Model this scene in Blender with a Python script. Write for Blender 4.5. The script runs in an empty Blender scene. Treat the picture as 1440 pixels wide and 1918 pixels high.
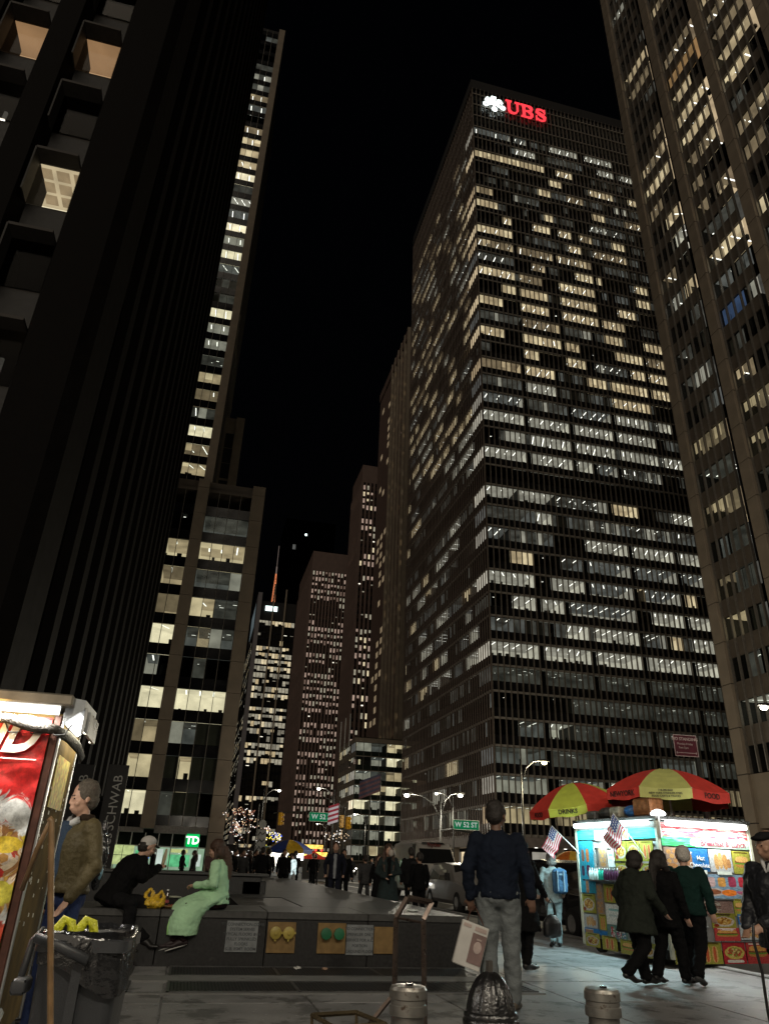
import bpy, math, random
from math import sin, cos, pi, radians
from mathutils import Vector, Matrix
random.seed(7)
SC = bpy.context.scene
COL = SC.collection
# ---------------------------------------------------------------- camera
cam = bpy.data.cameras.new("camera")
cam.sensor_fit = 'HORIZONTAL'; cam.sensor_width = 36.0; cam.lens = 33.225
cam.clip_start = 0.05; cam.clip_end = 6000
camo = bpy.data.objects.new("camera", cam); COL.objects.link(camo)
CR = Vector((.9695, -.2428, .0338)); CD = Vector((.1376, .4246, -.8949)); CF = Vector((.2029, .8722, .4451))
m3 = Matrix((CR, -CD, -CF)).transposed().normalized()
camo.matrix_world = Matrix.Translation((0, 0, 1.3)) @ m3.to_4x4()
SC.camera = camo
# ---------------------------------------------------------------- night sky
world = bpy.data.worlds.new("World"); SC.world = world; world.use_nodes = True
wn = world.node_tree; wn.nodes.clear()
sky = wn.nodes.new("ShaderNodeTexSky"); sky.sky_type = 'NISHITA'; sky.sun_disc = False
sky.sun_elevation = radians(-4.5); sky.sun_rotation = radians(250); sky.altitude = 10
bg = wn.nodes.new("ShaderNodeBackground"); bg.inputs[1].default_value = 0.07
wo = wn.nodes.new("ShaderNodeOutputWorld")
wn.links.new(sky.outputs[0], bg.inputs[0]); wn.links.new(bg.outputs[0], wo.inputs[0])
# weak, very soft and warm: the glow of the lit city behind the camera
sl = bpy.data.lights.new("sun", 'SUN'); sl.energy = 0.72; sl.angle = radians(70); sl.color = (1.0, .86, .68)
so = bpy.data.objects.new("sun", sl); COL.objects.link(so)
so.rotation_euler = Vector((.55, .70, -.42)).to_track_quat('-Z', 'Y').to_euler()
SC.view_settings.view_transform = 'Standard'; SC.view_settings.look = 'None'
SC.view_settings.exposure = 0.0; SC.view_settings.gamma = 1.0
SC.cycles.max_bounces = 6; SC.cycles.diffuse_bounces = 2; SC.cycles.glossy_bounces = 3
SC.cycles.transparent_max_bounces = 24; SC.cycles.transmission_bounces = 4
SC.cycles.sample_clamp_indirect = 2.0; SC.cycles.caustics_reflective = False; SC.cycles.caustics_refractive = False
SC.cycles.use_denoising = True

# ---------------------------------------------------------------- materials
MATS = {}
def _new(name):
    m = bpy.data.materials.new(name); m.use_nodes = True
    return m, m.node_tree, m.node_tree.nodes, m.node_tree.links
def mat(name, col, rough=.6, metal=0, var=.25, scale=6, bump=0, bscale=40, spec=.5, wear=None, wearscale=2.5, weart=.62, coat=0, world=False, gum=0):
    """plain surface: noise mottled colour, optional wear colour in blotches, optional bump"""
    if name in MATS: return MATS[name]
    m, nt, N, L = _new(name)
    b = N["Principled BSDF"]
    b.inputs["Roughness"].default_value = rough; b.inputs["Metallic"].default_value = metal
    b.inputs["Specular IOR Level"].default_value = spec
    if coat: b.inputs["Coat Weight"].default_value = coat
    tc = N.new("ShaderNodeTexCoord"); CO = tc.outputs["Object"]
    if world: CO = N.new("ShaderNodeNewGeometry").outputs["Position"]
    no = N.new("ShaderNodeTexNoise"); no.inputs["Scale"].default_value = scale; no.inputs["Detail"].default_value = 6
    L.new(CO, no.inputs["Vector"])
    cr = N.new("ShaderNodeValToRGB"); L.new(no.outputs["Fac"], cr.inputs[0])
    cr.color_ramp.elements[0].position = .3; cr.color_ramp.elements[1].position = .7
    cr.color_ramp.elements[0].color = tuple(c*(1-var) for c in col[:3])+(1,)
    cr.color_ramp.elements[1].color = tuple(min(1, c*(1+var)) for c in col[:3])+(1,)
    out = cr.outputs[0]
    if wear:
        n2 = N.new("ShaderNodeTexNoise"); n2.inputs["Scale"].default_value = wearscale; n2.inputs["Detail"].default_value = 9; n2.inputs["Roughness"].default_value = .7
        L.new(CO, n2.inputs["Vector"])
        c2 = N.new("ShaderNodeValToRGB"); c2.color_ramp.elements[0].position = weart; c2.color_ramp.elements[1].position = weart+.06
        L.new(n2.outputs["Fac"], c2.inputs[0])
        mx = N.new("ShaderNodeMix"); mx.data_type = 'RGBA'
        L.new(c2.outputs[0], mx.inputs[0]); L.new(out, mx.inputs[6]); mx.inputs[7].default_value = tuple(wear)+(1,)
        out = mx.outputs[2]
    if gum:      # trodden gum spots and small stains
        for sc_, th, cc in ((gum, .085, .42), (gum*.37, .10, .7), (gum*2.3, .10, 1.7)):
            vo = N.new("ShaderNodeTexVoronoi"); vo.inputs["Scale"].default_value = sc_; L.new(CO, vo.inputs["Vector"])
            lt = N.new("ShaderNodeMath"); lt.operation = 'LESS_THAN'; lt.inputs[1].default_value = th; L.new(vo.outputs["Distance"], lt.inputs[0])
            mg = N.new("ShaderNodeMix"); mg.data_type = 'RGBA'; L.new(lt.outputs[0], mg.inputs[0]); L.new(out, mg.inputs[6]); mg.inputs[7].default_value = tuple(min(1, q*cc) for q in col[:3])+(1,); out = mg.outputs[2]
    L.new(out, b.inputs["Base Color"])
    rr = N.new("ShaderNodeMapRange"); rr.inputs[3].default_value = max(0.02, rough-.1); rr.inputs[4].default_value = min(1, rough+.12)
    L.new(no.outputs["Fac"], rr.inputs[0]); L.new(rr.outputs[0], b.inputs["Roughness"])
    if bump:
        n3 = N.new("ShaderNodeTexNoise"); n3.inputs["Scale"].default_value = bscale; n3.inputs["Detail"].default_value = 4
        L.new(CO, n3.inputs["Vector"])
        bp = N.new("ShaderNodeBump"); bp.inputs["Strength"].default_value = bump; bp.inputs["Distance"].default_value = .02
        L.new(n3.outputs["Fac"], bp.inputs["Height"]); L.new(bp.outputs[0], b.inputs["Normal"])
    MATS[name] = m
    return m
def emat(name, col, s, var=.35, scale=.7, light=False):
    """glowing surface"""
    if name in MATS: return MATS[name]
    m, nt, N, L = _new(name)
    N.remove(N["Principled BSDF"])
    e = N.new("ShaderNodeEmission"); e.inputs[0].default_value = tuple(col)+(1,)
    L.new(e.outputs[0], N["Material Output"].inputs[0])
    if var:
        tc = N.new("ShaderNodeTexCoord"); no = N.new("ShaderNodeTexNoise"); no.inputs["Scale"].default_value = scale; no.inputs["Detail"].default_value = 3
        L.new(tc.outputs["Object"], no.inputs["Vector"])
        r = N.new("ShaderNodeMapRange"); r.inputs[1].default_value = .3; r.inputs[2].default_value = .7
        r.inputs[3].default_value = s*(1-var); r.inputs[4].default_value = s*(1+var)
        L.new(no.outputs["Fac"], r.inputs[0]); L.new(r.outputs[0], e.inputs[1])
    else: e.inputs[1].default_value = s
    if not light: m.cycles.emission_sampling = 'NONE'
    MATS[name] = m
    return m
def glassmat(name, tint=(.82, .86, .84), refl=.09, rough=.03):
    if name in MATS: return MATS[name]
    m, nt, N, L = _new(name)
    N.remove(N["Principled BSDF"])
    t = N.new("ShaderNodeBsdfTransparent"); t.inputs[0].default_value = tuple(tint)+(1,)
    g = N.new("ShaderNodeBsdfGlossy"); g.inputs["Roughness"].default_value = rough
    lw = N.new("ShaderNodeLayerWeight"); lw.inputs[0].default_value = .5
    f = N.new("ShaderNodeMath"); f.operation = 'POWER'; f.inputs[1].default_value = 4.5; L.new(lw.outputs["Facing"], f.inputs[0])
    a = N.new("ShaderNodeMath"); a.operation = 'MULTIPLY_ADD'; a.inputs[1].default_value = .8; a.inputs[2].default_value = refl*.12; a.use_clamp = True
    mx = N.new("ShaderNodeMixShader")
    L.new(f.outputs[0], a.inputs[0]); L.new(a.outputs[0], mx.inputs[0]); L.new(t.outputs[0], mx.inputs[1]); L.new(g.outputs[0], mx.inputs[2])
    L.new(mx.outputs[0], N["Material Output"].inputs[0])
    MATS[name] = m
    return m
def poster(name, bg, layers, gloss=.25):
    """flat print: superellipse layers (cx, cz, rx, rz, power, colour or list of colours) over a ground colour"""
    if name in MATS: return MATS[name]
    m, nt, N, L = _new(name)
    b = N["Principled BSDF"]; b.inputs["Roughness"].default_value = gloss
    tc = N.new("ShaderNodeTexCoord"); sp = N.new("ShaderNodeSeparateXYZ"); L.new(tc.outputs["Generated"], sp.inputs[0])
    nz = N.new("ShaderNodeTexNoise"); nz.inputs["Scale"].default_value = 8; nz.inputs["Detail"].default_value = 5; L.new(tc.outputs["Generated"], nz.inputs["Vector"])
    def M(op, a, c=None, cl=False):
        n = N.new("ShaderNodeMath"); n.operation = op; n.use_clamp = cl
        for i, v in enumerate((a, c)):
            if v is None: continue
            if isinstance(v, (int, float)): n.inputs[i].default_value = v
            else: L.new(v, n.inputs[i])
        return n.outputs[0]
    wob = M('MULTIPLY', M('SUBTRACT', nz.outputs["Fac"], .5), .9)
    def colr(c):
        if isinstance(c[0], (int, float)):
            r = N.new("ShaderNodeRGB"); r.outputs[0].default_value = tuple(c)+(1,); return r.outputs[0]
        v = N.new("ShaderNodeTexVoronoi"); v.inputs["Scale"].default_value = 13
        L.new(tc.outputs["Generated"], v.inputs["Vector"])
        cr = N.new("ShaderNodeValToRGB"); cr.color_ramp.interpolation = 'CONSTANT'
        s2 = N.new("ShaderNodeSeparateColor"); L.new(v.outputs["Color"], s2.inputs[0]); L.new(s2.outputs[0], cr.inputs[0])
        for i, cc in enumerate(c):
            el = cr.color_ramp.elements[i] if i < 2 else cr.color_ramp.elements.new(i/len(c))
            el.position = i/len(c); el.color = tuple(cc)+(1,)
        return cr.outputs[0]
    cur = colr(bg)
    for cx, cz, rx, rz, p, c in layers:
        dx = M('POWER', M('ABSOLUTE', M('DIVIDE', M('SUBTRACT', sp.outputs[0], cx), rx)), p)
        dz = M('POWER', M('ABSOLUTE', M('DIVIDE', M('SUBTRACT', sp.outputs[2], cz), rz)), p)
        s = M('ADD', M('ADD', dx, dz), wob)
        k = M('MULTIPLY', M('SUBTRACT', 1.05, s), 12, True)
        mx = N.new("ShaderNodeMix"); mx.data_type = 'RGBA'; L.new(k, mx.inputs[0]); L.new(cur, mx.inputs[6]); L.new(colr(c), mx.inputs[7]); cur = mx.outputs[2]
    n2 = N.new("ShaderNodeTexNoise"); n2.inputs["Scale"].default_value = 22; n2.inputs["Detail"].default_value = 6; n2.inputs["Roughness"].default_value = .7; L.new(tc.outputs["Object"], n2.inputs["Vector"])
    mr = N.new("ShaderNodeMapRange"); mr.inputs[1].default_value = .32; mr.inputs[2].default_value = .68; mr.inputs[3].default_value = .45; mr.inputs[4].default_value = 1.3; L.new(n2.outputs["Fac"], mr.inputs[0])
    vm = N.new("ShaderNodeVectorMath"); vm.operation = 'SCALE'; L.new(cur, vm.inputs[0]); L.new(mr.outputs[0], vm.inputs[3])
    L.new(vm.outputs[0], b.inputs["Base Color"])
    MATS[name] = m
    return m

# ---------------------------------------------------------------- mesh building
HEAD = 1.11      # head forms are given a little small and enlarged together
class MB:
    def __init__(s): s.v = []; s.f = []; s.m = []; s.M = None
    def add(s, vs, fs, mi=0):
        o = len(s.v)
        if s.M is not None: vs = [tuple(s.M @ Vector(p)) for p in vs]
        s.v.extend(tuple(p) for p in vs); s.f.extend([tuple(i+o for i in f) for f in fs]); s.m.extend([mi]*len(fs))
    def box(s, x0, x1, y0, y1, z0, z1, mi=0):
        s.add([(x0,y0,z0),(x1,y0,z0),(x1,y1,z0),(x0,y1,z0),(x0,y0,z1),(x1,y0,z1),(x1,y1,z1),(x0,y1,z1)],
              [(0,3,2,1),(4,5,6,7),(0,1,5,4),(1,2,6,5),(2,3,7,6),(3,0,4,7)], mi)
    def bbox(s, x0, x1, y0, y1, z0, z1, b=.01, mi=0):
        """box with chamfered edges"""
        xs = (x0, x1); ys = (y0, y1); zs = (z0, z1); vs = []; idx = {}
        for i in (0, 1):
            for j in (0, 1):
                for k in (0, 1):
                    sx, sy, sz = (1 if i == 0 else -1)*b, (1 if j == 0 else -1)*b, (1 if k == 0 else -1)*b
                    for a, d in (('x', (0, sy, sz)), ('y', (sx, 0, sz)), ('z', (sx, sy, 0))):
                        idx[(i,j,k,a)] = len(vs); vs.append((xs[i]+d[0], ys[j]+d[1], zs[k]+d[2]))
        F = []
        g = lambda i,j,k,a: idx[(i,j,k,a)]
        for i in (0, 1): F.append([g(i,0,0,'x'), g(i,1,0,'x'), g(i,1,1,'x'), g(i,0,1,'x')][::(-1 if i == 0 else 1)])
        for j in (0, 1): F.append([g(0,j,0,'y'), g(1,j,0,'y'), g(1,j,1,'y'), g(0,j,1,'y')][::(1 if j == 0 else -1)])
        for k in (0, 1): F.append([g(0,0,k,'z'), g(1,0,k,'z'), g(1,1,k,'z'), g(0,1,k,'z')][::(-1 if k == 0 else 1)])
        for j in (0, 1):
            for k in (0, 1): F.append([g(0,j,k,'y'), g(1,j,k,'y'), g(1,j,k,'z'), g(0,j,k,'z')][::(-1 if j == k else 1)])
            for i in (0, 1): F.append([g(i,j,0,'x'), g(i,j,1,'x'), g(i,j,1,'y'), g(i,j,0,'y')][::(-1 if i == j else 1)])
        for i in (0, 1):
            for k in (0, 1): F.append([g(i,0,k,'x'), g(i,1,k,'x'), g(i,1,k,'z'), g(i,0,k,'z')][::(1 if i == k else -1)])
            for j in (0, 1):
                for k in (0, 1): F.append([g(i,j,k,'x'), g(i,j,k,'y'), g(i,j,k,'z')][::(1 if (i+j+k) % 2 == 0 else -1)])
        s.add(vs, F, mi)
    def quad(s, a, b, c, d, mi=0): s.add([a, b, c, d], [(0,1,2,3)], mi)
    def loft(s, rings, mi=0, cap=True, closed=True):
        n = len(rings[0]); vs = [p for r in rings for p in r]; fs = []
        for i in range(len(rings)-1):
            for j in range(n if closed else n-1):
                k = (j+1) % n
                fs.append((i*n+j, i*n+k, (i+1)*n+k, (i+1)*n+j))
        if cap and closed:
            fs.append(tuple(range(n))[::-1]); fs.append(tuple(range((len(rings)-1)*n, len(rings)*n)))
        s.add(vs, fs, mi)
    def tube(s, pts, rad, n=8, mi=0, cap=True):
        pts = [Vector(p) for p in pts]
        if not isinstance(rad, (list, tuple)): rad = [rad]*len(pts)
        rings = []; up = None
        for i, p in enumerate(pts):
            t = (pts[min(i+1, len(pts)-1)]-pts[max(i-1, 0)])
            if t.length < 1e-9: t = Vector((0,0,1))
            t.normalize()
            if up is None:
                up = Vector((0,0,1)) if abs(t.z) < .9 else Vector((1,0,0))
            a = t.cross(up).normalized(); b = a.cross(t).normalized(); up = b
            r = rad[i]
            rx, ry = (r if isinstance(r, (tuple, list)) else (r, r))
            rings.append([tuple(p + a*(rx*cos(2*pi*k/n)) + b*(ry*sin(2*pi*k/n))) for k in range(n)])
        s.loft(rings, mi, cap)
    def capsule(s, p0, p1, r0, r1, n=10, mi=0):
        p0 = Vector(p0); p1 = Vector(p1); t = (p1-p0)
        if t.length < 1e-6: t = Vector((0,0,1e-4))
        t.normalize(); pts = []; rs = []
        for a in (-80, -50, -20): pts.append(p0+t*(r0*sin(radians(a)))); rs.append(r0*cos(radians(a)))
        for a in (20, 50, 80): pts.append(p1+t*(r1*sin(radians(a)))); rs.append(r1*cos(radians(a)))
        up = Vector((0,0,1)) if abs(t.z) < .9 else Vector((1,0,0)); a_ = t.cross(up).normalized(); b_ = a_.cross(t)
        s.loft([[tuple(p + a_*(r*cos(2*pi*k/n)) + b_*(r*sin(2*pi*k/n))) for k in range(n)] for p, r in zip(pts, rs)], mi)
    def ell(s, c, r, n=12, mi=0, rot=None):
        if rot is not None: r = tuple(q*HEAD for q in r)
        c = Vector(c); R = rot or Matrix.Identity(3); rings = []
        m_ = max(5, n//2+1)
        for i in range(m_):
            a = -pi/2+.12 + (pi-.24)*i/(m_-1)
            rings.append([tuple(c + R @ Vector((r[0]*cos(a)*cos(2*pi*k/n), r[1]*cos(a)*sin(2*pi*k/n), r[2]*sin(a)))) for k in range(n)])
        s.loft(rings, mi)
    def lathe(s, prof, n=20, mi=0, c=(0,0,0)):
        s.loft([[(c[0]+r*cos(2*pi*k/n), c[1]+r*sin(2*pi*k/n), c[2]+z) for k in range(n)] for r, z in prof], mi)
    def mesh(s, name, mats, smooth=False):
        me = bpy.data.meshes.new(name); me.from_pydata(s.v, [], s.f)
        if not isinstance(mats, (list, tuple)): mats = [mats]
        for m in mats: me.materials.append(m)
        if len(mats) > 1: me.polygons.foreach_set("material_index", s.m)
        if smooth: me.polygons.foreach_set("use_smooth", [True]*len(me.polygons))
        me.update(); return me
    def build(s, name, mats, parent=None, smooth=False, kind=None, loc=None, auto=None):
        o = bpy.data.objects.new(name, s.mesh(name, mats, smooth)); COL.objects.link(o)
        if parent is not None: o.parent = parent
        if loc is not None: o.location = loc
        if kind: o["kind"] = kind
        if auto: smooth_by_angle(o.data, auto)
        return o
def smooth_by_angle(me, deg=35):
    import bmesh
    bm = bmesh.new(); bm.from_mesh(me)
    bmesh.ops.recalc_face_normals(bm, faces=bm.faces)
    for f in bm.faces: f.smooth = True
    for e in bm.edges:
        if len(e.link_faces) != 2 or e.calc_face_angle(0) > radians(deg): e.smooth = False
    bm.to_mesh(me); bm.free()
def inst(name, me, parent, loc=(0,0,0), rot=None, scale=None, label=None, kind=None):
    o = bpy.data.objects.new(name, me); COL.objects.link(o); o.parent = parent; o.location = loc
    if rot is not None: o.rotation_euler = rot
    if scale is not None: o.scale = scale
    if label: o["label"] = label
    if kind: o["kind"] = kind
    return o
def tag(o, label, cat, group=None):
    o["label"] = label; o["category"] = cat
    if group: o["group"] = group
    return o
def thing(name, label, cat, loc=(0,0,0), rz=0, group=None):
    o = bpy.data.objects.new(name, None); COL.objects.link(o); o.location = loc; o.rotation_euler = (0,0,rz)
    o.empty_display_size = .2
    return tag(o, label, cat, group)
def struct(o): o["kind"] = "structure"; return o
def copy_tree(o, parent=None):
    c = o.copy(); COL.objects.link(c)
    if parent is not None: c.parent = parent
    for ch in list(o.children): copy_tree(ch, c)
    return c
_fonts = {}
def text(s, size, m, parent, loc, xdir=(1,0,0), updir=(0,0,1), extrude=.004, align='CENTER', bold=0, shear=0, name="lettering", spacing=1.0, sx=1):
    cu = bpy.data.curves.new(name, 'FONT'); cu.body = s; cu.size = size; cu.extrude = extrude; cu.align_x = align; cu.align_y = 'CENTER'
    cu.offset = bold; cu.shear = shear; cu.resolution_u = 3; cu.space_character = spacing
    t = bpy.data.objects.new("tmp", cu); COL.objects.link(t)
    dg = bpy.context.evaluated_depsgraph_get()
    me = bpy.data.meshes.new_from_object(t.evaluated_get(dg)); me.name = name
    me.materials.clear(); me.materials.append(m)
    bpy.data.objects.remove(t); bpy.data.curves.remove(cu)
    o = bpy.data.objects.new(name, me); COL.objects.link(o); o.parent = parent
    x = Vector(xdir).normalized(); u = Vector(updir).normalized(); z = x.cross(u)
    M = Matrix((x, u, z)).transposed().to_4x4(); M.translation = Vector(loc)
    o.matrix_local = M @ Matrix.Diagonal((sx, 1, 1, 1))
    return o
def organic(mb, voxel, mats, name, parent=None, smooth=4, disp=0, dscale=.12, planar=None):
    """overlapping closed forms -> one continuous skin"""
    me = mb.mesh("tmp", mats)
    o = bpy.data.objects.new("tmp", me); COL.objects.link(o)
    r = o.modifiers.new("r", 'REMESH'); r.mode = 'VOXEL'; r.voxel_size = voxel; r.adaptivity = 0
    if smooth:
        sm = o.modifiers.new("s", 'SMOOTH'); sm.factor = .5; sm.iterations = smooth
    if disp:
        for k, (ds, st) in enumerate(((dscale, disp), (dscale*.45, disp*.5))):
            tx = bpy.data.textures.new("folds", 'CLOUDS'); tx.noise_scale = ds; tx.noise_depth = 1
            d = o.modifiers.new("d", 'DISPLACE'); d.texture = tx; d.strength = st; d.mid_level = .5
            d.texture_coords = 'LOCAL'
    dg = bpy.context.evaluated_depsgraph_get()
    new = bpy.data.meshes.new_from_object(o.evaluated_get(dg)); new.name = name
    bpy.data.objects.remove(o); bpy.data.meshes.remove(me)
    new.materials.clear()
    for m_ in (mats if isinstance(mats, (list, tuple)) else [mats]): new.materials.append(m_)
    new.polygons.foreach_set("use_smooth", [True]*len(new.polygons))
    n = bpy.data.objects.new(name, new); COL.objects.link(n)
    if parent is not None: n.parent = parent
    return n
# ---------------------------------------------------------------- shared materials
M_asph = mat("asphalt", (.035,.035,.037), .75, var=.35, scale=3, bump=.4, bscale=60, wear=(.055,.055,.055), wearscale=1.2, weart=.55)
M_slab = mat("pavement_concrete", (.24,.238,.24), .55, var=.22, scale=1.3, bump=.35, bscale=70, wear=(.12,.12,.12), wearscale=1.7, weart=.52, world=True, gum=4.5)
M_slab2 = mat("pavement_concrete_worn", (.20,.198,.20), .6, var=.25, scale=1.9, bump=.35, bscale=60, wear=(.09,.09,.09), wearscale=2.3, weart=.52, world=True, gum=5.5)
M_kerb = mat("kerb_stone", (.2,.2,.195), .7, var=.2, scale=8)
M_paint = mat("road_paint", (.6,.6,.57), .7, var=.2, scale=9, wear=(.05,.05,.05), wearscale=6, weart=.6)
M_gran = mat("dark_granite", (.016,.0155,.016), .42, var=.45, scale=26, bump=.08, bscale=150, wear=(.045,.043,.04), wearscale=3.2, weart=.66)
M_grantop = mat("granite_coping", (.048,.048,.047), .5, var=.25, scale=18, bump=.1, bscale=100, wear=(.08,.08,.076), wearscale=2.4, weart=.62)
M_cbs = mat("black_granite", (.0036,.0029,.0025), .7, spec=.08, var=.4, scale=2.0)
M_stone = mat("brown_limestone", (.20,.163,.122), .75, var=.14, scale=.7, bump=.1, bscale=8)
M_stone2 = mat("red_brown_cladding", (.105,.068,.056), .7, var=.14, scale=.4)
M_spand = mat("spandrel_panel", (.095,.078,.062), .42, var=.2, scale=.6)
M_spandk = mat("dark_spandrel_glass", (.006,.006,.007), .14, var=.3, scale=.5)
M_ledge = mat("slab_edge_metal", (.21,.19,.165), .55, var=.15, scale=1.0)
M_mull = mat("anodised_mullion", (.19,.165,.135), .4, metal=.4, var=.15, scale=1.2)
M_mulld = mat("thin_grey_mullion", (.17,.155,.135), .4, metal=.4, var=.2)
M_dark = mat("dark_interior", (.006,.006,.006), .8)
M_core = mat("core_wall", (.010,.009,.009), .9)
M_blind = mat("window_blind", (.12,.115,.105), .8, var=.25, scale=.8)
M_furn = mat("office_furniture", (.02,.018,.016), .7)
M_ceil = mat("office_ceiling", (.05,.048,.044), .8)
G_win = glassmat("window_glass", (.80,.83,.80), .1)
G_dark = glassmat("bronze_glass", (.62,.60,.55), .12)
W1 = emat("lit_office_warm", (1,.80,.50), .80, .28, .5)  # room light put into wall, blind and ceiling colours as glow
W2 = emat("lit_office_warm_soft", (1,.76,.46), .5, .3, .5)
W3 = emat("lit_office_warm_dim", (1,.74,.45), .20, .35, .6)
W4 = emat("lit_office_bright", (1,.86,.60), 1.15, .25, .5)
C1 = emat("lit_office_cool", (.98,.92,.75), .54, .35, .5)
C2 = emat("lit_office_cool_soft", (.97,.91,.76), .31, .35, .5)
C3 = emat("lit_office_cool_dim", (.9,.92,.86), .10, .4, .6)
O1 = emat("lit_office_amber", (1,.58,.25), .30, .3, .5)
B1 = emat("lit_screen_blue", (.25,.42,.85), .13, .4, .4)
S1 = emat("ceiling_light_strip", (1,.97,.88), 2.6, .1)
D1 = emat("lit_office_faint", (.85,.82,.70), .06, .6, .5)
R1 = emat("red_light", (1,.05,.04), 3.0, 0)
P1 = emat("lit_office_pinkish", (1,.74,.64), .62, .3, .5); P2 = emat("lit_office_pinkish_dim", (1,.70,.58), .28, .3, .5)
INT = [W1, W2, W3, W4, C1, C2, C3, O1, B1, S1, D1, M_blind, M_furn, M_ceil, M_dark, P1, P2]
iW1,iW2,iW3,iW4,iC1,iC2,iC3,iO1,iB1,iS1,iD1,iBL,iFU,iCE,iDK,iP1,iP2 = range(17)

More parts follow.
